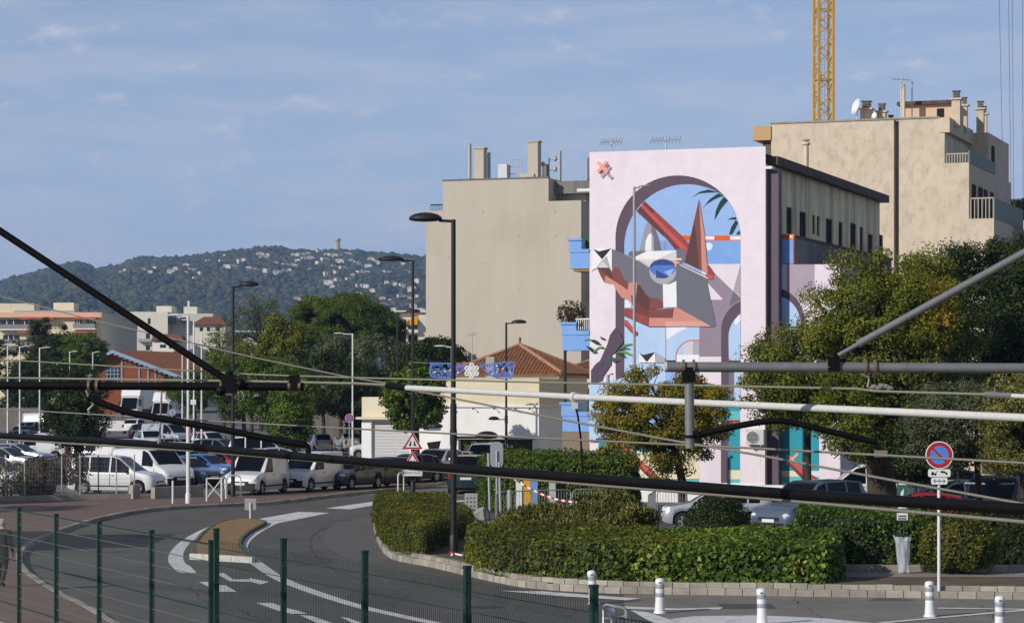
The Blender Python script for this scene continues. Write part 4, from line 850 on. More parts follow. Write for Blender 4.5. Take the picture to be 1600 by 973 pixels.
# ---- tiled hip-roof house
def hip_house(name, label, px_corner, d, wl_m, dl, z_e, z_a, wall_m, tile_m=M_tile, over=0.35, lift=0.0):
    o = corner(px_corner, d); r = thing(name, label, 'house', tuple(o))
    mb = MB(); ubox(mb, o, -wl_m, 0, 0, dl, -0.1, z_e); wpart(r, 'wall', mb, wall_m)
    P4 = [o + U * (-wl_m - over) + V * -over, o + U * over + V * -over, o + U * over + V * (dl + over), o + U * (-wl_m - over) + V * (dl + over)]
    half = (wl_m + 2 * over) / 2; ca = o + U * (-wl_m / 2) + V * (half - over); cb = o + U * (-wl_m / 2) + V * (dl + over - half)
    if dl < wl_m: ca = cb = o + U * (-wl_m / 2) + V * (dl / 2)
    E = [p + Z * z_e for p in P4]; A = ca + Z * z_a; B = cb + Z * z_a
    mb = MB()
    for f in ((E[0], E[1], A), (E[1], E[2], B, A), (E[2], E[3], B), (E[3], E[0], A, B)): mb.face([tuple(p) for p in f])
    mb.face([tuple(p - Z * 0.08) for p in reversed(E)]); 
    for k in range(4): mb.face([tuple(E[k] - Z * 0.08), tuple(E[(k + 1) % 4] - Z * 0.08), tuple(E[(k + 1) % 4]), tuple(E[k])])
    rf = wpart(r, 'roof', mb, tile_m)
    # courses of barrel tiles up each slope
    tl_ = MB()
    for (p, q_, t0, t1) in ((E[0], E[1], A, A), (E[1], E[2], A, B), (E[3], E[0], B, A)):
        L = (q_ - p).length; n_ = int(L / 0.24); e = (q_ - p) / L
        for k in range(n_):
            s = (k + 0.5) * L / n_; base = p + e * s
            def edge(a, b):                                        # height fraction at which this column meets the slanting edges
                return 1.0
            sa = (t0 - p).dot(e); sb = (t1 - p).dot(e); f = min(1.0, s / sa if sa > 0.01 else 1, (L - s) / (L - sb) if L - sb > 0.01 else 1)
            upv = ((t0 - p) - e * sa); top = base + upv * f; nn = e.cross(upv).normalized()
            if nn.z < 0: nn = -nn
            m_ = max(1, int((top - base).length / 0.42))
            for j in range(m_):
                a_ = base + (top - base) * (j / m_); b_ = base + (top - base) * ((j + 1) / m_); wv = e * 0.085
                i0 = len(tl_.v); h0, h1 = nn * 0.06, nn * 0.035
                tl_.v += [tuple(a_ - wv), tuple(a_ - wv * 0.5 + h0), tuple(a_ + wv * 0.5 + h0), tuple(a_ + wv), tuple(b_ - wv), tuple(b_ - wv * 0.5 + h1), tuple(b_ + wv * 0.5 + h1), tuple(b_ + wv)]
                for fq in ((0, 1, 5, 4), (1, 2, 6, 5), (2, 3, 7, 6), (0, 3, 2, 1)): tl_.f.append(tuple(i0 + x for x in fq)); tl_.m.append(0)
    tt = wpart(r, 'roof_tiles', tl_, tile_m); tt.parent = rf; tt['kind'] = 'stuff'
    mb = MB()
    for (a, b) in ((E[0], A), (E[1], A), (A, B), (E[2], B)):
        if (b - a).length > 0.1: mb.tube([a + Z * 0.06, b + Z * 0.06], 0.11, 7)
    wpart(r, 'ridge', mb, mat('ridge_tile', (0.36, 0.20, 0.12), 0.85, 0.25, 3), parent=rf)
    return r, o
hh, oh = hip_house('hip_roof_house', 'house with terracotta hip roof behind the white shop', 872, 158, 7.0, 5.6, 5.9, 7.7, M_cream)
mb = MB(); c = oh + U * -3.5 + V * 2.8; mb.lathe([(0.10, 7.6), (0.10, 7.8), (0.05, 7.95), (0.09, 8.1), (0.02, 8.25)], 8, Matrix.Translation(c)); wpart(hh, 'finial', mb, M_tile)
mb = MB(); c = corner(768, 159.5); ubox(mb, c, -0.28, 0.28, -0.3, 0.3, 5.4, 6.95); wpart(hh, 'chimney', mb, M_concrete)
for (x0, x1, y0, y1) in ((1.2, 2.1, 1.0, 2.8), (1.2, 2.1, 3.9, 5.2), (3.4, 4.3, 1.0, 2.8), (3.4, 4.3, 3.9, 5.2)): window(hh, oh + U * 0.01, V, U, (x0, x1, y0, y1), 0.0, M_shutter, M_glass, 1, True)
mb = MB(); pz = oh + U * 0.12 + V * -0.12; mb.tube([pz + Z * 5.7, pz + Z * 5.4 - U * 0.2, oh + Z * 5.1 + U * 0.06 - V * 0.02, oh + Z * 0.1 + U * 0.06 - V * 0.02], 0.06, 6); wpart(hh, 'downpipe', mb, M_shutter)
h2, oh2 = hip_house('hip_roof_house', 'small house whose tiled roof peeks out left of the mural', 946, 165, 3.2, 4.0, 5.9, 6.75, M_cream)
mb = MB(); c = corner(731, 170); ubox(mb, c, -0.75, 0.75, -0.5, 0.5, 0, 6.4); cr = thing('rooftop_chimney', 'squat plastered chimney with tiled cap behind the shop', 'chimney', tuple(c)); wpart(cr, 'shaft', mb, M_cream)
mb = MB()
for k in range(5): ubox(mb, c, -0.9 + 0.36 * k, -0.6 + 0.36 * k, -0.6, 0.6, 6.402, 6.62 + 0.08 * (2 - abs(2 - k)))
wpart(cr, 'tile_cap', mb, M_tile)
mb = MB(); c = corner(737.5, 172); cq = thing('roof_antenna', 'tall thin roof aerial beside the squat chimney', 'antenna', tuple(c)); yagi(cq, Vector((c.x, c.y, 0)), 8.7, 3, 0.5, U, 'mast')
# ------------------------------------------------------------------ far buildings on the left
def pz(py, d): return CAMZ - (py - HY) * d / F
def far_block(name, label, x0, x1, ytop, d, dep, m, cat='building', axis=None):
    """plain block seen between two pixel columns; front faces the camera"""
    o = corner(x0, d); w_ = (x1 - x0) * d / F; r = thing(name, label, cat, tuple(o))
    mb = MB(); mb.box((o.x, d, 0), (o.x + w_, d + dep, pz(ytop, d))); wpart(r, 'wall', mb, m); return r, o, w_
def fbox(root, name, x0, x1, y0, y1, d, t, m, parent=None, back=0.0):
    mb = MB(); a = corner(x0, d); b = corner(x1, d); mb.box((a.x, d - t, pz(y1, d)), (b.x, d + back, pz(y0, d))); return wpart(root, name, mb, m, parent=parent)
# cream apartment house
DA = 420.0
ap, oa, wa = far_block('cream_apartment_house', 'cream apartment house with peach roof band, balconies and striped awnings', -14, 158, 489, DA, 18, mat('pale_cream_wall', lin((222, 208, 170)), 0.9, 0.05, 0.4))
fbox(ap, 'roof_band', -16, 160, 488, 496, DA, 0.9, mat('peach_band', lin((222, 176, 146)), 0.9, 0.05, 0.4), back=1)
Maw = mat('awning_red', lin((176, 96, 76)), 0.9, 0.3, 6, stretch=(6, 1, 0.1)); Mrb = mat('balcony_glass', (0.25, 0.24, 0.22), 0.4, 0.15, 0.8)
for (x0, x1, y0, y1) in ((0, 32, 499, 512), (32, 52, 500, 512), (117, 128, 498, 506), (136, 150, 498, 506), (118, 128, 521, 528), (136, 150, 520, 528), (5, 30, 523, 535), (92, 99, 509, 513)):
    w_ = fbox(ap, 'window', x0, x1, y0, y1, DA, 0.05, M_glass)
    for k in range(1, 3): fbox(ap, 'window_bar', x0 + (x1 - x0) * k / 3 - 0.6, x0 + (x1 - x0) * k / 3 + 0.6, y0, y1, DA, 0.09, M_white, w_)
for (x0, x1, y0, y1) in ((-2, 57, 507, 514), (116, 150, 506, 513), (116, 150, 528, 536), (-2, 57, 530, 537)):
    fbox(ap, 'balcony', x0, x1, y0, y1, DA, 1.3, Mrb); fbox(ap, 'balcony_slab', x0, x1 + 1, y1, y1 + 2, DA, 1.35, M_white)
for (x0, x1, y0) in ((33, 87, 495.5), (117, 152, 495.5), (118, 151, 517), (31, 53, 517)): fbox(ap, 'awning', x0, x1, y0, y0 + 3.5, DA, 1.5, Maw)
fbox(ap, 'stair_tower', 80, 112, 472, 489, DA, -2, mat('pale_cream_wall2', lin((226, 212, 180)), 0.9, 0.05, 0.4), back=7); fbox(ap, 'lift_house', -10, 48, 473, 489, DA, -3, M_cream, back=8)
fbox(ap, 'solar_panel', 20, 115, 484.5, 488, DA, -1, M_galv, back=4)
# its end wall turned away, shade put into the greyer beige
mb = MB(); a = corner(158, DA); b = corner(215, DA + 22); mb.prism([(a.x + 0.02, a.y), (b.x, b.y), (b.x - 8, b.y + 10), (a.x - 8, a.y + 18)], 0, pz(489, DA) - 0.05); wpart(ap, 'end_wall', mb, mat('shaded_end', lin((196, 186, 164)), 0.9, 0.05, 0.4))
# white blocks
D2 = 520.0
Mw2 = mat('far_white', lin((214, 208, 192)), 0.9, 0.05, 0.3); Mw3 = mat('far_offwhite', lin((196, 192, 182)), 0.9, 0.05, 0.3)
wb, ow, ww = far_block('white_apartment_block', 'white flat-roofed apartment block with roof rooms behind the striped-awning house', 196, 262, 487, D2, 14, Mw2)
fbox(wb, 'wing', 262, 330, 489, 560, D2, -3, Mw3, back=16); fbox(wb, 'roof_room', 240, 264, 477, 488, D2, -4, Mw2, back=12); fbox(wb, 'roof_room', 283, 304, 478, 490, D2, -4, Mw2, back=12)
for (x0, x1, y0, y1) in ((231, 235, 497, 506), (264, 267, 495, 505), (268, 272, 495, 505), (281, 291, 496, 504)): fbox(wb, 'window', x0, x1, y0, y1, D2, 0.05 if x0 < 262 else -2.95, M_glass)
fbox(wb, 'roof_antenna', 289, 292, 469, 478, D2, -4, M_white, back=5)
D3 = 390.0
sm, os_, ws = far_block('white_terrace_house', 'small white house with red tiled roof behind the orange brick shed', 238, 271, 534, D3, 9, mat('far_bright_white', lin((224, 220, 210)), 0.9, 0.05, 0.4), 'house')
mb = MB(); a = corner(236, D3); b = corner(287, D3); zr = pz(532, D3); mb.hexa([(a.x, D3 - .4, zr), (b.x, D3 - .4, zr), (b.x, D3 + 9.4, zr), (a.x, D3 + 9.4, zr), (a.x + 1, D3 + 4, zr + 1.1), (b.x - 1, D3 + 4, zr + 1.1), (b.x - 1, D3 + 5, zr + 1.1), (a.x + 1, D3 + 5, zr + 1.1)]); wpart(sm, 'roof', mb, M_tile)
fbox(sm, 'wing', 271.3, 300, 545, 600, D3, -2, M_cream, back=8)
for (x0, x1, y0, y1) in ((250, 259, 538, 543), (250, 258, 563, 568), (264, 268, 540, 544)): fbox(sm, 'window', x0, x1, y0, y1, D3, 0.05, M_glass)
lb, olb, wlb = far_block('balcony_house', 'narrow pale house with small balconies left of the white red-roofed house', 214, 238, 518, D3 + 25, 9, Mw3, 'house')
for y in (523, 541): fbox(lb, 'balcony', 217, 238, y + 6, y + 11, D3 + 25, 1.0, M_shutter); fbox(lb, 'window', 228, 234, y - 2, y + 6, D3 + 25, 0.05, M_glass)
rh, orh, wrh = far_block('tiled_house', 'pale house with brown tiled roof behind the black lamp post on the left', 301, 352, 507, 400, 10, Mw2, 'house')
mb = MB(); a = corner(299, 400); b = corner(354, 400); zr = pz(507, 400) + 0.01; mb.hexa([(a.x, 399.4, zr), (b.x, 399.4, zr), (b.x, 410.6, zr), (a.x, 410.6, zr), (a.x + 1.4, 404.5, zr + 1.35), (b.x - 1.4, 404.5, zr + 1.35), (b.x - 1.4, 405.5, zr + 1.35), (a.x + 1.4, 405.5, zr + 1.35)]); wpart(rh, 'roof', mb, M_tile)
for x0 in (312, 323, 338): fbox(rh, 'window', x0, x0 + 5, 511, 517, 400, 0.05, M_glass)
lo_, olo, wlo = far_block('flat_roof_house', 'low pale flat-roofed house half hidden by the sparse trees', 372, 432, 519, 330, 10, Mw3, 'house'); fbox(lo_, 'roof_slab', 369, 434, 516.5, 519, 330, 0.7, Mw2, back=10)
for x0 in (378, 396, 412): fbox(lo_, 'window', x0, x0 + 8, 523, 529, 330, 0.05, M_glass)
# building with the orange awning beside the beige gable
D4 = 290.0
ob, oob, wob = far_block('orange_awning_house', 'white apartment house with orange awning beside the beige gable', 618, 671, 487, D4, 14, mat('far_white2', lin((220, 214, 198)), 0.9, 0.05, 0.4))
fbox(ob, 'roof_slab', 616, 673, 485, 488, D4, 0.7, Mw2, back=12); fbox(ob, 'pier', 654, 671, 492, 541, D4, 0.6, Mw2)
for y in (506, 526): fbox(ob, 'balcony', 620, 654, y + 9, y + 14, D4, 1.2, Mw2); fbox(ob, 'window', 638, 652, y - 3, y + 9, D4, 0.05, M_glass); fbox(ob, 'window', 622, 634, y - 3, y + 9, D4, 0.05, M_glass)
mb = MB(); a = corner(637, D4); b = corner(653, D4); mb.face([(a.x, D4 - 1.6, pz(507, D4)), (b.x, D4 - 1.6, pz(505, D4)), (b.x, D4 - 0.1, pz(493, D4)), (a.x, D4 - 0.1, pz(500, D4))]); mb.face([(a.x, D4 - 1.6, pz(507, D4)), (b.x, D4 - 1.6, pz(505, D4)), (b.x, D4 - 1.58, pz(508, D4)), (a.x, D4 - 1.58, pz(510, D4))]); wpart(ob, 'awning', mb, flat('orange_awning', (214, 140, 30)))
fbox(ob, 'cornice', 600, 672, 541, 546, D4, 1.0, M_cream)
# small white hut and grey roof by the trees
for k, (x0, x1, y0, d_, nm, lb_) in enumerate(((470, 540, 588, 210, 'garden_shed', 'low grey-roofed shed below the umbrella pine'), (555, 600, 583, 205, 'garden_shed', 'low shed with white roof edge left of the annex'), (1588, 1640, 318, 260, 'distant_house', 'pale house wall at the right edge beyond the weathered building'))):
    r, o_, w_ = far_block(nm, lb_, x0, x1, y0, d_, 6, M_cream if k == 2 else M_grey_wall, 'shed' if k < 2 else 'house')
    if k < 2: fbox(r, 'roof', x0 - 2, x1 + 2, y0 - 2, y0, d_, 0.3, M_white if k else M_shutter, back=6)
# orange brick shed with pale-blue gable boards
DS = 345.0
c0 = corner(146, DS); c1 = corner(256, DS); ce = corner(300, DS + 16)
bs = thing('brick_shed', 'orange brick shed with pale blue gable boards and tiled roof in the car park', 'shed', tuple(c0))
za, zl_, zr_ = pz(547, DS), pz(562, DS), pz(588, DS)
apx = corner(178, DS); Mbrick = mat('orange_brick', (0.25, 0.078, 0.028), 0.9, 0.2, 1.5, stain=((0.2, 0.06, 0.03), 0.6, (1, 1, 1), 0.5, 0.7, 0.5)); Mbl = flat('pale_blue_board', (142, 166, 190))  # brick colour darkened to stand for the shade of the eave
er = corner(286, DS)
mb = MB(); mb.face([(c0.x, DS, 0), (c1.x, DS, 0), (c1.x, DS, pz(577, DS)), (apx.x, DS, za - 0.1), (c0.x, DS, zl_ - 0.1)]); mb.face([(c0.x, DS, 0), (c0.x, DS + 18, 0), (c0.x, DS + 18, zl_ - .1), (c0.x, DS, zl_ - .1)]); mb.face([(c1.x, DS, 0), (c1.x, DS, pz(577, DS)), (c1.x, DS + 18, pz(577, DS)), (c1.x, DS + 18, 0)]); wpart(bs, 'wall', mb, Mbrick)
mb = MB()
f0, f1 = DS - 1.2, DS + 19; SX = 6.2
mb.face([(apx.x, f0, za), (er.x, f0, zr_), (er.x + SX, f1, zr_), (apx.x + SX, f1, za)]); mb.face([(apx.x, f0, za), (apx.x + SX, f1, za), (c0.x - .8 + SX, f1, zl_ - .35), (c0.x - .8, f0, zl_ - .35)])
mb.face([(apx.x, f0, za - .12), (apx.x + SX, f1, za - .12), (er.x + SX, f1, zr_ - .12), (er.x, f0, zr_ - .12)]); rs = wpart(bs, 'roof', mb, M_tile)
mb = MB(); n_ = 46
for k in range(n_):
    y = f0 + (f1 - f0) * (k + .5) / n_
    for j in range(16):
        sh_ = SX * (y - f0) / (f1 - f0); a_ = Vector((apx.x + sh_, y, za)).lerp(Vector((er.x + sh_, y, zr_)), j / 16); b_ = Vector((apx.x + sh_, y, za)).lerp(Vector((er.x + sh_, y, zr_)), (j + 1) / 16 + .01); mb.hexa([a_ + Vector((0, -.1, .01)), b_ + Vector((0, -.1, .01)), b_ + Vector((0, .1, .01)), a_ + Vector((0, .1, .01)), a_ + Vector((0, -.05, .06)), b_ + Vector((0, -.05, .10)), b_ + Vector((0, .05, .10)), a_ + Vector((0, .05, .06))])
t_ = wpart(bs, 'roof_tiles', mb, M_tile, parent=rs); t_['kind'] = 'stuff'
mb = MB(); hb = 0.42
mb.hexa([(apx.x, f0 - .08, za - hb), (er.x, f0 - .08, zr_ - hb), (er.x, f0, zr_ - hb), (apx.x, f0, za - hb), (apx.x, f0 - .08, za + .04), (er.x, f0 - .08, zr_ + .04), (er.x, f0, zr_ + .04), (apx.x, f0, za + .04)]); mb.hexa([(c0.x - .8, f0 - .08, zl_ - .35 - hb), (apx.x - .003, f0 - .08, za - hb), (apx.x - .003, f0, za - hb), (c0.x - .8, f0, zl_ - .35 - hb), (c0.x - .8, f0 - .08, zl_ - .3), (apx.x - .003, f0 - .08, za + .04), (apx.x - .003, f0, za + .04), (c0.x - .8, f0, zl_ - .3)]); wpart(bs, 'gable_board', mb, Mbl)
for k in range(14):                                                  # scalloped tips of the gable board
    f_ = (k + .5) / 14; x = apx.x + (er.x - apx.x) * f_; z_ = za + (zr_ - za) * f_ - hb; mb = MB(); mb.prism([(x - .17, f0 - .07), (x + .17, f0 - .07), (x + .17, f0 - .01), (x - .17, f0 - .01)], z_ - .16, z_ - .06); wpart(bs, 'gable_tip', mb, Mbl)
for px in (190.5, 217.5, 231.5, 243): fbox(bs, 'timber_post', px - 1, px + 1, 556 if px < 200 else 575, 640, DS, 0.12, Mbl)
wn_ = fbox(bs, 'window', 165, 187, 574, 596, DS, 0.04, M_glass)
for k in range(4): fbox(bs, 'window_bar', 167 + k * 5.5, 168 + k * 5.5, 574, 596, DS, 0.1, Mbl, wn_)
for k in range(3): fbox(bs, 'window_bar', 165, 187, 578 + 6 * k, 579 + 6 * k, DS, 0.11, Mbl, wn_)
# boundary wall and wooden fence at the back of the car park
for (nm, lab, cat_, x0, x1, y0, d_, m) in (('garden_wall', 'low pale wall at the far end of the car park', 'wall', 150, 192, 657, 262, M_white_wall), ):
    r, o_, w_ = far_block(nm, lab, x0, x1, y0, d_, 0.3, m, cat_)
wf = thing('wooden_fence', 'grey wooden board fence behind the row of cars at the far left', 'fence', tuple(corner(0, 262)))
for k in range(40):
    a = corner(-8 + k * 1.95, 262); mb = MB(); mb.box((a.x + .008, 262 + .02 * (k % 2), .7), (a.x + .12, 262.06 + .02 * (k % 2), 3.1 + .05 * math.sin(k * 2.1))); wpart(wf, 'board', mb, mat('grey_board', (0.22, 0.19, 0.16), .9, .3, 3, stretch=(4, 1, .3)))
mb = MB(); a, b = corner(-8, 262.1), corner(70, 262.1); mb.box((a.x, 262.1, 1.1), (b.x, 262.16, 1.2)); mb.box((a.x, 262.1, 2.6), (b.x, 262.16, 2.7)); wpart(wf, 'rail', mb, M_coping)

# ------------------------------------------------------------------ the wooded hill, its villas and water tower
RID = [(-300, 452), (-60, 449), (0, 446), (50, 434), (100, 421), (122, 415), (150, 427), (190, 420), (215, 408), (250, 410), (300, 408), (345, 402), (420, 396), (480, 401), (530, 398), (600, 402), (660, 407), (760, 400), (900, 405), (1100, 430), (1400, 470), (1900, 520)]
def ridge_z(x, yr=4000.0):
    px = CX + x * F / yr; xs_ = [r[0] for r in RID]; return CAMZ - (np.interp(px, xs_, [r[1] for r in RID]) - HY) * yr / F
def hill_z(x, y):
    """height of the hill for arrays x, y"""
    t = np.clip((y - 1500.0) / 2500.0, 0, 1); s = t * t * (3 - 2 * t) * .55 + t * .45
    xr = x * 4000.0 / np.maximum(y, 1500.0)
    top = ridge_z(xr); h = 6 + (top - 6) * s
    g = np.sin(x * .011 + y * .004) * np.sin(y * .0061 - x * .003) * 9 * np.sin(np.pi * t) + np.sin(x * .027 + 1.3) * np.sin(y * .017) * 4 * np.sin(np.pi * t)
    back = np.where(y > 4000, 1 - (y - 4000) / 3500.0, 1.0)
    return (h + g) * np.clip(back, 0, 1)
nx, ny = 130, 90
X = np.linspace(-1500, 1500, nx); Y = np.concatenate([np.linspace(1480, 4000, 70), np.linspace(4060, 7000, 20)])
gx, gy = np.meshgrid(X, Y); gzv = hill_z(gx.ravel(), gy.ravel())
vs = np.stack([gx.ravel(), gy.ravel(), gzv], 1); fs = []
for j in range(ny - 1):
    for i in range(nx - 1): a = j * nx + i; fs.append((a, a + 1, a + nx + 1, a + nx))
me = bpy.data.meshes.new('hill'); me.from_pydata(vs.tolist(), [], fs); me.materials.append(mat('hill_undergrowth', (0.045, 0.055, 0.03), 1, .35, .02)); me.polygons.foreach_set('use_smooth', [True] * len(me.polygons))
hill = tag(mkobj('hill', me), kind='structure')
# tree cover: low crowns, one mass
bm_ = bmesh.new(); bmesh.ops.create_icosphere(bm_, subdivisions=1, radius=1); icv = np.array([v.co[:] for v in bm_.verts]); icf = np.array([[v.index for v in f.verts] for f in bm_.faces]); bm_.free()
N = 26000
tx = nrg.uniform(-900, 700, N * 3); ty = 1700 + 2320 * np.sqrt(nrg.uniform(0, 1, N * 3)); pxs = CX + tx * F / ty
ok = (pxs > -120) & (pxs < 780); tx, ty = tx[ok][:N], ty[ok][:N]
rx_ = nrg.uniform(-260, 260, 900) * 3; ridx = np.linspace(-900, -60, 330) + nrg.uniform(-4, 4, 330)
tx = np.concatenate([tx, ridx]); ty = np.concatenate([ty, 3990 + nrg.uniform(-20, 20, 330)])
kp = np.hypot(tx + 271.6, (ty - 3980) * .25) > 11; tx, ty = tx[kp], ty[kp]
n = len(tx); sz = nrg.uniform(2.2, 4.8, n) * np.where(nrg.uniform(0, 1, n) > .94, 1.5, 1.0); tz = hill_z(tx, ty) + sz * .35
dis = nrg.uniform(.72, 1.25, (n, len(icv)))
vv = (icv[None] * dis[..., None] * np.stack([sz * 1.15, sz * 1.15, sz * .95], 1)[:, None, :] + np.stack([tx, ty, tz], 1)[:, None, :]).reshape(-1, 3)
ff = (icf[None] + (np.arange(n) * len(icv))[:, None, None]).reshape(-1)
me = bpy.data.meshes.new('hill_woodland'); me.vertices.add(len(vv)); me.vertices.foreach_set('co', vv.reshape(-1)); nf = n * len(icf)
me.loops.add(nf * 3); me.loops.foreach_set('vertex_index', ff.astype(np.int32)); me.polygons.add(nf); me.polygons.foreach_set('loop_start', (np.arange(nf) * 3).astype(np.int32)); me.polygons.foreach_set('loop_total', np.full(nf, 3, np.int32))
at_ = me.attributes.new('tint', 'FLOAT', 'POINT'); at_.data.foreach_set('value', np.repeat(nrg.uniform(0, 1, n), len(icv)).astype(np.float32)); me.update(calc_edges=True)
me.materials.append(leafmat('hill_tree', [(0, (0.022, 0.032, 0.014)), (.6, (0.045, 0.06, 0.022)), (.9, (0.08, 0.08, 0.03)), (1, (0.10, 0.07, 0.035))], 0.0, .9))
tag(mkobj('hill_woodland', me), 'dense dark green woodland covering the far hillside', 'woodland', kind='stuff')
# villas
Mv = [mat('villa_white', (0.56, 0.53, 0.46), .9, .05, .05), mat('villa_cream', (0.62, 0.52, 0.38), .9, .05, .05), mat('villa_pink', (0.46, 0.36, 0.28), .9, .05, .05)]; Mvr = mat('villa_roof', (0.30, 0.15, 0.09), .9, .2, .05)
def hill_hit(px, py):
    ys_ = np.linspace(1600, 4050, 1400); xs_ = (px - CX) * ys_ / F; zs = CAMZ - (py - HY) * ys_ / F; hit = np.nonzero(hill_z(xs_, ys_) >= zs)[0]
    k = hit[0] if len(hit) else len(ys_) - 40; return float(xs_[k]), float(ys_[k])
def villa_mesh(kind, flatroof):
    b = MB(); b.box((-5, -4, -6), (5, 4, 5)); b.box((1, -6, -6), (8, 2, 3.2))
    if not flatroof:
        b.hexa([(-5.6, -4.6, 5), (5.6, -4.6, 5), (5.6, 4.6, 5), (-5.6, 4.6, 5), (-2, -.3, 7), (2, -.3, 7), (2, .3, 7), (-2, .3, 7)], 1)
    for x in (-3.4, -.6, 2.2): b.box((x, -4.06, 1.2), (x + 1.3, -3.99, 3.4), 2)
    return b.mesh('villa', [kind, Mvr, M_opening])
VM = [villa_mesh(k, fl) for k in Mv for fl in (True, False)]
spots = [(112, 443), (268, 432), (276, 428), (286, 433), (312, 432), (300, 428), (325, 414), (345, 414), (336, 405), (352, 405), (372, 414), (380, 413), (405, 402), (410, 408), (418, 404), (430, 416), (438, 414), (444, 420), (462, 405), (470, 403), (480, 402), (500, 399), (512, 404), (524, 406), (532, 404), (540, 402), (466, 413), (476, 411), (486, 410), (530, 414), (548, 413), (556, 416), (600, 410), (610, 412), (618, 411), (575, 422), (630, 418), (640, 415), (432, 432), (445, 430), (452, 428), (395, 428), (390, 426), (510, 434), (516, 433), (524, 433), (535, 425), (560, 432), (566, 431), (572, 431), (595, 431), (604, 431), (612, 433), (640, 432), (654, 433), (512, 448), (518, 447), (528, 444), (545, 443), (558, 452), (566, 452), (572, 453), (605, 448), (618, 450), (626, 452), (640, 458), (648, 457), (582, 460), (596, 458), (520, 454), (640, 472), (628, 470), (612, 476), (465, 476), (475, 475), (600, 474), (652, 470), (560, 466), (356, 423), (366, 421), (292, 421), (222, 427), (305, 440), (188, 432), (196, 428), (234, 430), (242, 424), (650, 445), (520, 422), (498, 417), (505, 412), (458, 421), (580, 412), (590, 415), (632, 441), (550, 436), (484, 428), (415, 430), (645, 486), (655, 492), (600, 485), (615, 490)]
for k, (px, py) in enumerate(spots):
    x, y = hill_hit(px + rnd.uniform(-1.5, 1.5), py); o_ = bpy.data.objects.new('hillside_villa', VM[rnd.choice((0, 0, 0, 1, 2, 3, 4, 1))]); COL.objects.link(o_)
    o_.location = (x, y, float(hill_z(np.array([x]), np.array([y]))[0]) + 4.2); o_.rotation_euler = (0, 0, rnd.uniform(-.9, .9)); s = rnd.uniform(.42, .85) * y / 3600; o_.scale = (s * rnd.uniform(.9, 1.5), s, s * rnd.uniform(.75, 1.1))
    tag(o_, 'small pale villa among trees on the far hillside', 'house', 'villas on the far hill')
x, y = (527 - CX) * 3980 / F, 3980.0; zg = float(hill_z(np.array([x]), np.array([y]))[0])
wt = thing('water_tower', 'round stone water tower standing on the hill crest', 'tower', (x, y, zg)); mb = MB(); mb.lathe([(5.0, -6), (4.3, 14), (4.2, 20.5)], 16); mb.build('shaft', mat('tower_stone', (0.5, 0.40, 0.26), .9, .1, .2), wt); mb = MB(); mb.lathe([(4.3, 20.5), (5.6, 21.5), (5.6, 25), (5.0, 25), (5.0, 24), (.01, 24)], 16); mb.build('crown', MATS['tower_stone'], wt)
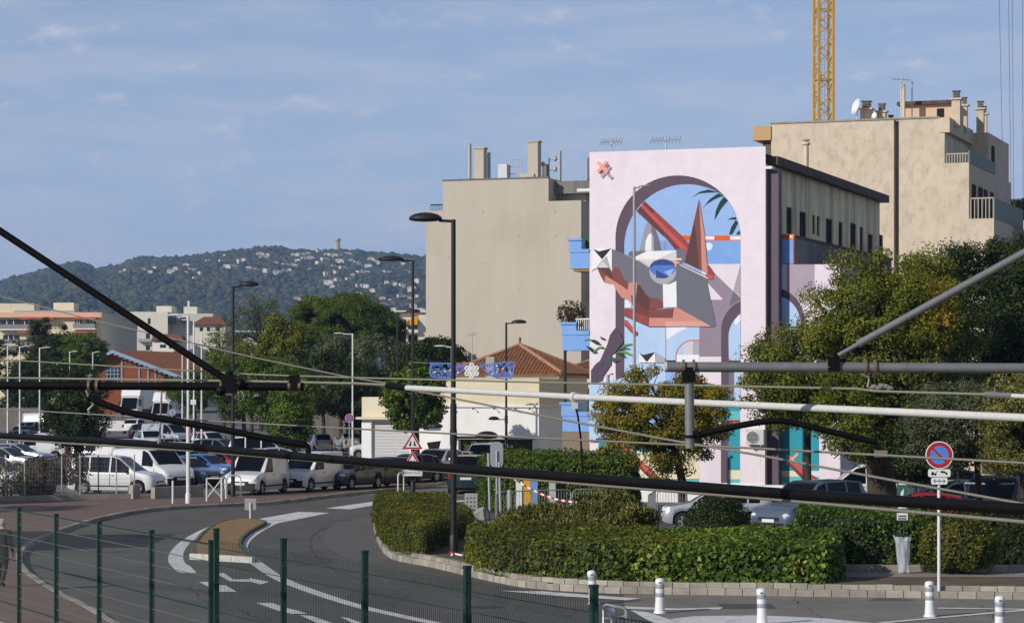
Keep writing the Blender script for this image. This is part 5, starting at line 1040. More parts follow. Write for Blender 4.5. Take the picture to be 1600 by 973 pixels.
# ------------------------------------------------------------------ plants
def inpoly(x, y, poly):
    c = np.zeros(len(x), bool); n = len(poly)
    for i in range(n):
        x0, y0 = poly[i]; x1, y1 = poly[(i + 1) % n]
        k = ((y0 > y) != (y1 > y)) & (x < (x1 - x0) * (y - y0) / ((y1 - y0) + 1e-12) + x0); c ^= k
    return c
def hedge(label, poly, z0, z1, leaf=0.09, dens=170, m='hedge', top_m=None, seed=1, z1b=None, mix=None, group=None, bulge=0.10, name='hedge'):
    """clipped hedge on a ground polygon: leafy shell over a twiggy core"""
    poly = [(p[0], p[1]) for p in poly]; area = sum(poly[i][0] * poly[(i + 1) % len(poly)][1] - poly[(i + 1) % len(poly)][0] * poly[i][1] for i in range(len(poly))) / 2
    if area < 0: poly = poly[::-1]; area = -area
    cx = sum(p[0] for p in poly) / len(poly); cy = sum(p[1] for p in poly) / len(poly); r = thing(name, label, 'hedge', (cx, cy, z0), group=group)
    zt_ = (lambda y: z1) if z1b is None else (lambda y: z1 + (z1b - z1) * (y - min(p[1] for p in poly)) / (max(p[1] for p in poly) - min(p[1] for p in poly)))
    xs_ = [p[0] for p in poly]; ys_ = [p[1] for p in poly]; n = int(area * dens * 2.5 * ((max(xs_) - min(xs_)) * (max(ys_) - min(ys_)) / area))
    x = nrg.uniform(min(xs_), max(xs_), n); y = nrg.uniform(min(ys_), max(ys_), n); k = inpoly(x, y, poly); x, y = x[k], y[k]; x, y = x[:int(area * dens)], y[:int(area * dens)]
    zt_v = np.array([zt_(v) for v in y]) if z1b is not None else np.full(len(y), z1)
    tp = np.stack([x, y, zt_v + nrg.uniform(-.10, .05, len(x))], 1); tn = np.tile([0, 0, 1.0], (len(x), 1)); pts = [tp]; nrs = [tn]
    for i in range(len(poly)):
        a = np.array(poly[i]); b = np.array(poly[(i + 1) % len(poly)]); L = np.linalg.norm(b - a); q = int(L * (z1 - z0) * dens * 1.3)
        if q < 1: continue
        s = nrg.uniform(0, 1, q); zz_ = nrg.uniform(z0, z1, q); nn = np.array([(b - a)[1], -(b - a)[0]]) / L; pr = 1 - np.clip((zz_ - (z1 - .18)) / .18, 0, 1) ** 2 * .7
        xy = a + (b - a) * s[:, None] + nn * (nrg.uniform(-.10, .06, q) + .10 * pr - .1)[:, None]; zc_ = zz_ if z1b is None else z0 + (zz_ - z0) * (np.array([zt_(v) for v in xy[:, 1]]) - z0) / (z1 - z0)
        pts.append(np.column_stack([xy, zc_])); nrs.append(np.tile([nn[0], nn[1], .25], (q, 1)))
    pts = np.concatenate(pts); nrs = np.concatenate(nrs); lf = lowfreq(pts, seed, 1.6); pts = pts + nrs * (lf * bulge)[:, None]
    nrs = nrs + nrg.normal(scale=.55, size=nrs.shape); tint = np.clip(.36 + .3 * lowfreq(pts, seed + 5, .9) + .14 * (nrs[:, 2] > .9) + nrg.normal(scale=.17, size=len(pts)), 0, .93)  # leaves facing up tinted lighter, sunlit hedge top painted in
    if m == 'hedge':
        tint[nrg.uniform(0, 1, len(tint)) < .010] = 1.0; dead = (lowfreq(pts, seed + 31, 1.3) > .62) & (nrg.uniform(0, 1, len(tint)) < .28); tint[dead] = nrg.uniform(.93, 1.0, dead.sum())
    loc = np.array([cx, cy, z0])
    if mix:
        w_ = mix(pts); sel = nrg.uniform(0, 1, len(pts)) < w_
        me = leaf_mesh('foliage', pts[sel] - loc, nrs[sel], leaf * 1.55, tint[sel] * 1.08, .9); me.materials.append(LM['ivy']); mkobj('ivy_foliage', me, r); pts, nrs, tint = pts[~sel], nrs[~sel], tint[~sel]
    me = leaf_mesh('foliage', pts - loc, nrs, leaf, tint, .7); me.materials.append(LM[m]); mkobj('foliage', me, r)
    core = MB(); c2 = Vector((cx, cy)); ins = []
    for i in range(len(poly)):
        p = Vector(poly[i]); a = Vector(poly[i - 1]); b = Vector(poly[(i + 1) % len(poly)]); e1 = (p - a).normalized(); e2 = (b - p).normalized(); n1 = Vector((-e1.y, e1.x)); n2 = Vector((-e2.y, e2.x)); q = p + (n1 + n2).normalized() * (.12 + bulge * .8); ins.append((q.x, q.y))
    n_ = len(ins); i0 = len(core.v); core.v += [(p[0], p[1], z0 - .1) for p in ins] + [(p[0], p[1], zt_(p[1]) - .10 - bulge * .8) for p in ins]
    for k in range(n_): core.f.append((k, (k + 1) % n_, n_ + (k + 1) % n_, n_ + k)); core.m.append(0)
    core.f.append(tuple(n_ + k for k in range(n_))); core.m.append(0)
    wpart(r, 'inner_growth', core, M_core); return r
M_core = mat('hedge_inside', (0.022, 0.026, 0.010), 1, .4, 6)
def sph(n): v = nrg.normal(size=(n, 3)); return v / np.linalg.norm(v, axis=1, keepdims=True)
def bush(label, c, rad, n, leaf, m, seed=1, aspect=.65, cat='bush', name='bush', bottom=-.55, upward=0.0, twigs=14, group=None, inner=True, rough=.22):
    """rounded shrub on the ground at c (x, y, z); rad = half sizes"""
    r = thing(name, label, cat, tuple(c), group=group); rad = np.array(rad); d = sph(n); d = d[d[:, 2] > bottom]; n = len(d)
    s = 1 + rough * lowfreq(d * 2.6, seed, 1.1) + nrg.uniform(-.22, .04, n); p = d * s[:, None] * rad + np.array([0, 0, rad[2] * .85]); k = p[:, 2] > .03; p, d = p[k], d[k]
    nr = d / rad * rad.mean() + nrg.normal(scale=.5, size=d.shape) + np.array([0, 0, .2]); tint = np.clip(.42 + .3 * lowfreq(d * 3, seed + 3, 1.4) + nrg.normal(scale=.2, size=len(p)), 0, 1)
    if upward:                                                      # grassy blades that stand up
        nr = np.column_stack([nrg.normal(size=len(p)), nrg.normal(size=len(p)), nrg.normal(scale=.3, size=len(p))])
    me = leaf_mesh('foliage', p, nr, leaf, tint, aspect, .25, -upward); me.materials.append(LM[m]); mkobj('foliage', me, r)
    if inner:
        b = MB(); b.ball((0, 0, rad[2] * .85), tuple(rad * .80), 14, 9); b.v = [(x, y, max(z, .02)) for x, y, z in b.v]; b.build('inner_growth', M_core, r)
    b = MB()
    for k in range(twigs): a = rnd.uniform(0, 6.28); q = rnd.uniform(.2, .7); b.tube([(rad[0] * .15 * math.cos(a), rad[1] * .15 * math.sin(a), 0), (rad[0] * q * .6 * math.cos(a), rad[1] * q * .6 * math.sin(a), rad[2] * .5), (rad[0] * q * math.cos(a), rad[1] * q * math.sin(a), rad[2] * 1.3)], [.02, .014, .006], 5)
    b.build('stem', M_bark, r); return r
def tree(label, base, crown_c, crown_r, n_clump, per, leaf, m, clump_r=.6, trunk=.16, seed=1, lean=None, name='tree', shell=.55, flatb=-1, limbs=9, fork=.35, tintf=None, aspect=.6, group=None, zsq=.8, dome=False, patch=None):
    """trunk and limbs carrying clumps of leaves spread through the crown's volume; all in world metres"""
    base = Vector(base); r = thing(name, label, 'tree', tuple(base), group=group); g = np.random.default_rng(seed)
    cc = np.array(crown_c) - np.array(base); cr = np.array(crown_r); d = g.normal(size=(n_clump * 3, 3)); d /= np.linalg.norm(d, axis=1, keepdims=True); d = d[d[:, 2] > flatb][:n_clump]
    rad = (shell + (1 - shell) * g.uniform(0, 1, len(d)) ** .6); rad *= 1 + .2 * lowfreq(d * 2.2, seed + 9, 1.2)
    cen = cc + d * rad[:, None] * cr; pts = []; tin = []; nor = []
    base_t = g.uniform(-.16, .16, len(cen)) + (d[:, 2] * .10)  # random clump tone, lighter upward: sunlit crown tops put into the tint
    for k, c in enumerate(cen):
        q = int(per * g.uniform(.55, 1.4)); cl = clump_r * g.uniform(.6, 1.35); v = g.normal(size=(q, 3)); v /= np.linalg.norm(v, axis=1, keepdims=True); v *= (g.uniform(0, 1, q) ** .45)[:, None]
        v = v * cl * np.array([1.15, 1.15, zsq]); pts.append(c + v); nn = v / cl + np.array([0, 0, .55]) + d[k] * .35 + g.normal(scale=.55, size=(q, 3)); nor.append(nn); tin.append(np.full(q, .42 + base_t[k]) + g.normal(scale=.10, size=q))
    pts = np.concatenate(pts); nor = np.concatenate(nor); tin = np.concatenate(tin)
    if tintf is not None: tin = tin + tintf(pts + np.array(base))
    kk = pts[:, 2] > .15; pts, nor, tin = pts[kk], nor[kk], tin[kk]
    me = leaf_mesh('crown', pts, nor, leaf, tin, aspect, .25, .3); me.materials.append(LM[m]); mkobj('crown', me, r)
    b = MB(); f = Vector(cc) * fork + Vector((0, 0, 0)); f = Vector((cc[0] * fork, cc[1] * fork, max(.4, (cc[2] - cr[2] * .55)))); ln = Vector(lean) if lean else Vector((0, 0, 0))
    b.tube([(0, 0, -.15), (ln.x * .5, ln.y * .5, f.z * .5), tuple(f)], [trunk * 1.25, trunk, trunk * .8], 9); b.build('trunk', M_bark, r, True)
    order = g.permutation(len(cen))[:limbs]; b = MB()
    for k in order:
        e = Vector(cen[k]); mid = f.lerp(e, .5) + Vector((g.normal() * .12, g.normal() * .12, .12)) * float(cr.mean()) * .5
        b.tube([tuple(f), tuple(mid), tuple(e)], [trunk * .5, trunk * .3, trunk * .08], 6)
        for j in range(3):
            s_ = mid.lerp(e, g.uniform(.2, .8)); e2 = s_ + Vector(g.normal(size=3)) * float(cr.mean()) * .28; b.tube([tuple(s_), tuple(e2)], [trunk * .14, trunk * .04], 5)
    b.build('limbs', M_bark, r, True); return r

# hedges of the planted bed
left_poly = [GX(614, 74.6), GX(662, 71.7), GX(700, 76.5), GX(736, 80.5), GX(734, 83), GX(702, 89), GX(697, 95.5), GX(592, 95.8), GX(585, 92), GX(593, 83)]
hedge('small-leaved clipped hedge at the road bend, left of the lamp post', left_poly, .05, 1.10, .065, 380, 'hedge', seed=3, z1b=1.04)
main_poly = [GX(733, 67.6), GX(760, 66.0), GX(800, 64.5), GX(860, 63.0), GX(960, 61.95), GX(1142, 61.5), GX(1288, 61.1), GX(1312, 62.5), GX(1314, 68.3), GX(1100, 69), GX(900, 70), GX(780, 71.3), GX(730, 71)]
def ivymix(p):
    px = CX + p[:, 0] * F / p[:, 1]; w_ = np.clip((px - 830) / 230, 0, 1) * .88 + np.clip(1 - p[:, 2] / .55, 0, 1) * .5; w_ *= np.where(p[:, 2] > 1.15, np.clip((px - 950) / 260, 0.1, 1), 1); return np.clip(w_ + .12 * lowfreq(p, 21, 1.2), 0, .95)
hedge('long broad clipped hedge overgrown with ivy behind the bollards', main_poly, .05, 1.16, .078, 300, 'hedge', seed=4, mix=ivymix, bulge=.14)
hedge('low ivy hedge in shade behind the litter bag post', [GX(1248, 66.8), GX(1330, 66.2), GX(1440, 66.4), GX(1445, 71), GX(1250, 72)], .2, 1.68, .10, 200, 'ivy', seed=5, bulge=.22)
hedge('ivy hedge at the right edge behind the round bush', [GX(1545, 66.3), GX(1640, 66.2), GX(1640, 71), GX(1545, 71)], .2, 1.75, .10, 180, 'dark', seed=6, bulge=.2)
hedge('dark leafy hedge closing the bed between ivy hedge and round bush', [GX(1444, 67.4), GX(1546, 67.2), GX(1546, 71), GX(1446, 71)], .2, 1.5, .09, 170, 'dark', seed=8, bulge=.2)
hedge('shaggy hedge in front of the shop, behind the crowd barriers', [GX(772, 101.5), GX(880, 101), GX(985, 100.5), GX(1000, 102.5), GX(985, 106), GX(790, 107), GX(752, 105)], .02, 2.2, .11, 230, 'fig', seed=7, bulge=.3)
bush('round clipped bush between two parked cars behind the ivy hedge', (GX(1120, 74.5) + Z * .1), (.95, .9, .92), 11000, .075, 'dark', 11, rough=.08)
bush('straggly round bush with bare foot behind the no-parking sign', (GX(1500, 64.3) + Z * .25), (.98, .85, .78), 7500, .075, 'hedge', 12, bottom=-.75, twigs=22)
bush('tall pale grassy shrub right of the crowd barrier tape', (GX(955, 74) + Z * .2), (1.2, 1.0, .92), 12000, .20, 'dry', 13, .16, upward=1.2)
bush('spreading grassy shrub under the red and white tape', (GX(850, 75) + Z * .2), (1.35, .9, .70), 11000, .19, 'dry', 14, .16, upward=.9)
bush('small grassy shrub between the spreading shrub and the tall pale one', (GX(905, 74) + Z * .2), (.9, .8, .68), 6000, .18, 'dry', 15, .16, upward=1.0)
bush('withered climber on the mesh fence at the left', (GX(58, 112) + Z * .12), (.9, .4, 1.0), 4200, .12, 'brown', 16, bottom=-.95)
bush('thin brown climber hanging on the mesh fence beside the white van', (GX(108, 112.5) + Z * .7), (.95, .35, .8), 1700, .11, 'brown', 17, bottom=-.9, inner=False)
bush('weedy shrub at the foot of the mesh fence on the far left', (GX(12, 111) + Z * .12), (1.0, .5, .85), 1600, .12, 'dry', 18, .4, inner=False)
# trees
def gold(p): px = CX + p[:, 0] * F / p[:, 1]; py = HY - (p[:, 2] - CAMZ) * F / p[:, 1]; return np.clip(.5 - np.hypot((px - 1470) / 34, (py - 480) / 80) * .45, 0, .42) + np.clip(.22 - np.hypot((px - 1250) / 60, (py - 500) / 60) * .22, 0, .2)
b_ = GX(1068, 101); tree('yellowing young tree leaning in front of the mural', b_, P(1035, 655, 99.5), (2.7, 2.1, 2.15), 210, 210, .11, 'gold', .42, .17, 31, lean=(-.1, 0, 0), limbs=26, shell=.3, fork=.4)
b_ = GX(1385, 98); tree('large spreading tree with golden patches on the right', b_, P(1375, 560, 95), (2.7, 2.6, 4.1), 300, 200, .12, 'goldgreen', .55, .52, 32, lean=(-.5, 0, 0), limbs=40, tintf=gold, shell=.5)
b_ = GX(1262, 100); tree('low leafy tree left of the thick leaning trunk', b_, P(1262, 584, 98), (2.5, 2.0, 2.0), 220, 190, .115, 'goldgreen', .5, .14, 33, limbs=20, tintf=gold, shell=.45)
b_ = GX(1468, 101); tree('orange tinged tree right of the large spreading tree', b_, P(1452, 500, 99), (1.7, 1.7, 2.9), 170, 150, .13, 'goldgreen', .5, .16, 40, limbs=18, tintf=gold, shell=.5)
b_ = GX(1560, 112); tree('tall dense dark evergreen at the right edge', b_, P(1545, 500, 108), (3.3, 3.0, 3.55), 330, 190, .14, 'dark', .6, .25, 34, limbs=14, shell=.7)
b_ = GX(1640, 106); tree('dark evergreen half cut off by the right edge', b_, P(1625, 520, 104), (2.2, 2.6, 3.9), 220, 180, .14, 'dark', .6, .25, 35, limbs=10, shell=.7)
b_ = GX(1530, 86); tree('grey-green willowy shrub tree behind the no-parking sign', b_, P(1518, 668, 84), (2.3, 1.8, 1.55), 170, 170, .14, 'olive', .42, .12, 36, limbs=24, aspect=.3, shell=.4)
b_ = GX(1600, 84); tree('sunlit olive shrub tree at the right edge under the steel tube', b_, P(1590, 660, 82), (1.2, 1.4, 1.75), 120, 170, .13, 'dry', .42, .12, 37, limbs=18, aspect=.35, shell=.4)
b_ = GX(1430, 92); tree('young laurel left of the no-parking sign', b_, P(1432, 705, 90), (.85, .9, 1.2), 70, 130, .13, 'dark', .35, .08, 38, limbs=10, shell=.4)
bush('clipped dark tree top behind the weathered building', (P(1592, 322, 250) - Z * 1.5), (1.5, 1.4, 1.2), 1500, .25, 'dark', 39, bottom=-1)
# middle distance
b_ = GX(548, 225) + Z * .3; tree('broad umbrella pine with domed crown', b_, P(535, 520, 222), (5.0, 4.6, 2.75), 210, 380, .19, 'pine', .72, .4, 41, limbs=26, shell=.92, flatb=-.35, zsq=.7, aspect=.4)
b_ = GX(470, 215); tree('yellow-green poplar in front of the umbrella pine', b_, P(446, 556, 212), (2.3, 2.2, 2.9), 170, 130, .20, 'goldgreen', .62, .2, 42, limbs=14)
b_ = GX(408, 260); tree('sparse thin-leaved tree rising above the low houses', b_, P(404, 508, 258), (3.0, 2.4, 3.2), 80, 50, .20, 'olive', .62, .2, 43, limbs=26, shell=.3)
b_ = GX(350, 262); tree('airy brownish tree behind the left black lamp', b_, P(350, 548, 260), (2.4, 2.2, 3.2), 80, 50, .2, 'goldgreen', .6, .18, 44, limbs=20, shell=.3)
spec = [(375, 600, 190, 3.1, 2.6, 'fig', 'leafy tree above the white van in the car park'), (432, 612, 188, 3.0, 2.6, 'fig', 'leafy tree in the middle of the car park row'), (500, 596, 200, 3.2, 2.9, 'dark', 'dark round tree below the umbrella pine'), (590, 570, 205, 2.3, 2.4, 'olive', 'silvery olive tree right of the umbrella pine'), (527, 560, 208, 1.8, 2.2, 'olive', 'silvery olive tree below the umbrella pine'),
        (560, 615, 196, 2.4, 2.6, 'dark', 'dark shrub tree beside the annex'), (660, 566, 178, 2.2, 1.5, 'dark', 'dark tree behind the annex roof'), (693, 562, 182, 1.6, 1.4, 'dark', 'dark round tree behind the blue decoration'), (455, 655, 175, 1.5, 2.1, 'fig', 'slim street tree near the silver small car'), (300, 610, 262, 2.6, 2.2, 'fig', 'bush-like tree behind the white lamp posts'), (388, 572, 235, 2.6, 1.9, 'goldgreen', 'yellow-green tree before the low flat-roofed house')]
for k, (px, py, d_, rx, rz_, m_, lb_) in enumerate(spec):
    c = P(px, py, d_); tree(lb_, Vector((c.x + .2, d_ + 1, gz(d_))), c, (rx, rx * .85, rz_), 110, 120, .19, m_, .55, .16, 60 + k, limbs=10)
b_ = GX(652, 146); tree('broad-leaved fig tree hanging over the annex', b_, P(648, 618, 145), (1.75, 1.4, 1.95), 120, 110, .21, 'fig', .42, .14, 81, limbs=14, aspect=.8, shell=.45)
# left edge trees
for k, (px, py, d_, rx, rz_, m_, lb_) in enumerate(((66, 556, 285, 1.7, 4.2, 'dark', 'pointed dark cypress before the cream apartment house'), (100, 565, 280, 2.4, 3.4, 'dark', 'shorter dark conifer right of the pointed cypress'), (12, 585, 270, 4.2, 4.2, 'dark', 'dark tree mass at the left edge'), (130, 552, 275, 2.6, 2.2, 'fig', 'green tree left of the orange brick shed'), (105, 610, 235, 3.6, 2.6, 'dark', 'dark spreading tree over the far parked cars'), (45, 600, 266, 2.8, 3.0, 'dark', 'dark tree behind the wooden fence'))):
    c = P(px, py, d_); tree(lb_, Vector((c.x, d_ + 1, gz(d_))), c, (rx, rx * .85, rz_), 140, 120, .2, m_, .55, .2, 90 + k, limbs=8, shell=.5)
b_ = GX(118, 150); tree('dark broad-leaved tree in front of the parked cars at the left', b_, P(118, 655, 148), (1.9, 1.6, 2.05), 150, 110, .14, 'dark', .42, .12, 97, limbs=20, shell=.35)
# flowering plant on the middle balcony and greenery
c = LC + U * -.95 + V * .3; zz_ = zat(LC, U, -.9, 503)
bush('dry flowering plant in the blue balcony box', (c.x, c.y, zz_ - .05), (.62, .5, .52), 700, .12, 'brown', 51, bottom=-.9, inner=False, twigs=26, cat='plant', name='balcony_plant')
c = LC + U * -.35 + V * .3; bush('green trailing plant on the blue balcony beside the mural', (c.x, c.y, zat(LC, U, -.4, 516)), (.3, .3, .3), 350, .12, 'brown', 52, bottom=-.9, inner=False, cat='plant', name='balcony_plant')
# out of frame on the left: trees and a hut added so shade falls over the bend
for k, (x, y, h_) in enumerate(((-25.5, 98, 3.4), (-28, 104, 3.8))): tree('unseen tree added left of the bend for its shade, %s the hut' % ('beside' if k else 'nearer'), (x, y, 0), (x, y, h_), (2.2, 2.2, 1.9), 80, 90, .2, 'dark', .55, .15, 110 + k, limbs=8)
# ------------------------------------------------------------------ vehicles
def lerp_tab(tab, x):
    for i in range(len(tab) - 1):
        (x0, a), (x1, b) = tab[i], tab[i + 1]
        if x0 >= x >= x1: return a + (b - a) * ((x0 - x) / (x0 - x1) if x0 > x1 else 0)
    return tab[0][1] if x > tab[0][0] else tab[-1][1]
def car_model(L, W, H, top, belt, wb, wr=.31, win=(), ws=(0, 0), rw=None, panel=False, gc=.2, low=None):
    """one vehicle of parts. top/belt = [(x, z)] from nose to tail; win = side panes (x front, x rear); ws/rw = x range of windscreen and rear window"""
    hl = L / 2; xs_ = set(np.round(np.linspace(hl, -hl, 30), 3)); ax = (wb[0], -wb[1]); ra = wr + .07
    for a in ax:
        for t in np.linspace(0, math.pi, 9): xs_.add(round(a + ra * math.cos(t), 3))
    for a in win: xs_ |= {round(a[0], 3), round(a[1], 3)}
    for a in (ws, rw):
        if a: xs_ |= {round(a[0], 3), round(a[1], 3)}
    for x, _ in top: xs_.add(round(x, 3))
    xs_ = sorted((x for x in xs_ if -hl <= x <= hl), reverse=True); secs = []; hb = max(z for _, z in belt)
    for x in xs_:
        zt_ = lerp_tab(top, x); zb_ = min(lerp_tab(belt, x), zt_ - .01); e = min(1.0, (hl - abs(x)) / .38); wd = W / 2 * (.80 + .20 * math.sqrt(max(0, 1 - (1 - e) ** 2))); bot = gc + .10 * max(0, 1 - (hl - abs(x)) / .3)
        for a in ax:
            if abs(x - a) < ra: bot = max(bot, wr + math.sqrt(max(0, ra * ra - (x - a) ** 2)))
        bot = min(bot, zb_ - .12); f = max(0.0, (zt_ - zb_) / (H - hb)); wt_ = wd * (1 - (.10 if panel else .20) * min(1, f)) - .02
        secs.append([(wd * .95, bot), (wd, min(bot + .10, zb_ - .08)), (wd, zb_ - .07), (wd * .965, zb_), (wt_, zt_ - .055 * min(1, f * 3) - .003), (wt_ - .07 - .12 * (1 - min(1, f)), zt_), (0, zt_ + .025)])
    P_ = {k: MB() for k in ('body', 'windscreen', 'rear_window')}; P_['sw'] = []
    def quad(mbx, s0, s1, k, sgn):
        a, b = secs[s0], secs[s1]; q = [(xs_[s0], sgn * a[k][0], a[k][1]), (xs_[s1], sgn * b[k][0], b[k][1]), (xs_[s1], sgn * b[k + 1][0], b[k + 1][1]), (xs_[s0], sgn * a[k + 1][0], a[k + 1][1])]
        mbx.face(q if sgn < 0 else q[::-1])
    panes = {(i, s): MB() for i in range(len(win)) for s in (-1, 1)}
    for i in range(len(xs_) - 1):
        xm = (xs_[i] + xs_[i + 1]) / 2
        for sgn in (-1, 1):
            for k in range(6):
                tgt = P_['body']
                if k == 3:
                    for j, (a, b) in enumerate(win):
                        if a >= xm >= b: tgt = panes[(j, sgn)]
                if k == 5:
                    if ws[0] >= xm >= ws[1]: tgt = P_['windscreen']
                    elif rw and rw[0] >= xm >= rw[1]: tgt = P_['rear_window']
                quad(tgt, i, i + 1, k, sgn)
    for s_, fl in ((0, 1), (len(xs_) - 1, -1)):
        a = secs[s_]; ring = [(xs_[s_], p[0], p[1]) for p in a] + [(xs_[s_], -p[0], p[1]) for p in reversed(a[:-1])]; P_['body'].face(ring)
    def weld(m_):
        bm = bmesh.new(); bm.from_mesh(m_); bmesh.ops.remove_doubles(bm, verts=bm.verts, dist=.0015); bmesh.ops.recalc_face_normals(bm, faces=bm.faces); bm.to_mesh(m_); bm.free(); return m_
    out = {}
    me = P_['body'].mesh('body', [M_white]); weld(me); me.polygons.foreach_set('use_smooth', [True] * len(me.polygons)); me.set_sharp_from_angle(angle=R(38)); out['body'] = [me]
    def glassm(n, b):
        if not b.f: return None
        m_ = b.mesh(n, [M_carglass]); weld(m_); m_.polygons.foreach_set('use_smooth', [True] * len(m_.polygons)); return m_
    out['windscreen'] = [glassm('windscreen', P_['windscreen'])]; out['rear_window'] = [glassm('rear_window', P_['rear_window'])]; out['side_window'] = [glassm('side_window', b) for b in panes.values()]
    # underside, bumpers, lamps
    b = MB(); b.box((-hl + .25, -W / 2 + .22, gc - .02), (hl - .25, W / 2 - .22, .75)); out['underbody'] = [b.mesh('underbody', [M_dark])]
    zb0 = lerp_tab(belt, hl - .1); hz = low or .66
    b = MB(); b.box((hl - .10, -W * .36, gc + .06), (hl + .025, W * .36, gc + .24)); b.box((hl - .1, -W * .25, hz - .14), (hl + .018, W * .25, hz - .03)); out['grille'] = [b.mesh('grille', [M_dark])]
    if panel:
        b = MB(); b.hexa([(hl - .30, -W * .47, gc - .01), (hl + .01, -W * .40, gc - .01), (hl + .01, W * .40, gc - .01), (hl - .30, W * .47, gc - .01), (hl - .30, -W * .48, gc + .36), (hl + .03, -W * .42, gc + .34), (hl + .03, W * .42, gc + .34), (hl - .30, W * .48, gc + .36)]); out['bumper'] = [b.mesh('bumper', [M_dark])]
    b = MB(); b.box((hl - .02, -.26, gc + .26), (hl + .032, .26, gc + .37)); p1 = b.mesh('number_plate', [M_plate]); b = MB(); b.box((-hl - .032, -.26, hz + .02), (-hl + .02, .26, hz + .13)); out['number_plate'] = [p1, b.mesh('number_plate', [M_plate])]
    out['headlight'] = []; out['tail_light'] = []; out['mirror'] = []
    for s in (-1, 1):
        b = MB(); b.ball((hl - .22, s * W * .375, hz + .03), (.24, .18, .10), 12, 7, M=None); out['headlight'].append(b.mesh('headlight', [M_head], True, 60))
        b = MB(); zt2 = lerp_tab(belt, -hl + .1); b.box((-hl - .012, s * (W * .40) - .09, zt2 - .34), (-hl + .16, s * (W * .40) + .085, zt2 - .04)); out['tail_light'].append(b.mesh('tail_light', [M_tail]))
        b = MB(); b.ball((ws[0] - .42 if ws[0] - ws[1] > .3 else ws[1] - .1, s * (W / 2 + .10), lerp_tab(belt, ws[1]) + .08), (.07, .11, .09), 10, 6); out['mirror'].append(b.mesh('mirror', [M_dark], True, 60))
    if win:
        out['door_handle'] = []
        for j, (a, c_) in enumerate(win[:2]):
            for s in (-1, 1): b = MB(); b.box((c_ + .05, s * W / 2 - .015, lerp_tab(belt, c_) - .16), (c_ + .2, s * W / 2 + .018, lerp_tab(belt, c_) - .13)); out['door_handle'].append(b.mesh('door_handle', [M_dark]))
    out['door_seam'] = []
    for (a, c_) in win[:2]:
        for x_ in (c_ - .03,) + ((a + .12,) if (a, c_) == win[0] else ()):
            for s in (-1, 1): b = MB(); b.box((x_ - .007, s * W / 2 - .012, gc + .16), (x_ + .007, s * W / 2 + .003, lerp_tab(belt, x_) - .05)); out['door_seam'].append(b.mesh('door_seam', [M_dark]))
    out['side_trim'] = []
    for s in (-1, 1): b = MB(); b.box((-hl + .9, s * (W / 2 - .011) - .019, .36), (hl - 1.0, s * (W / 2 - .011) + .019, .43)); out['side_trim'].append(b.mesh('side_trim', [M_dark]))
    out['wheels'] = [(a, s * (W / 2 - .10), wr) for a in ax for s in (-1, 1)]; out['dim'] = (L, W, H); return out
def wheel_meshes(r):
    t = MB(); t.lathe([(r * .62, -.09), (r * .9, -.10), (r, -.06), (r, .06), (r * .9, .10), (r * .62, .09)], 22); tm = t.mesh('tyre', [M_rubber], True, 50)
    k = MB(); k.lathe([(r * .63, -.085), (r * .56, -.05), (.02, -.05), (.02, .05), (r * .56, .05), (r * .63, .085)], 22)
    rm = k.mesh('rim', [M_dark], True, 30); s = MB()
    for q in range(5):
        for z_ in (-1, 1):
            Mq = Matrix.Rotation(q * 2 * math.pi / 5, 4, 'Z'); s.box((.03, -.035, .052 * z_ if z_ > 0 else -.085), (r * .62, .035, .085 if z_ > 0 else -.052), 0, Mq)
    s.lathe([(r * .56, .086), (r * .64, .088), (r * .64, -.088), (r * .56, -.086)], 22); return tm, rm, s.mesh('spokes', [M_rim])
WHEEL = {}
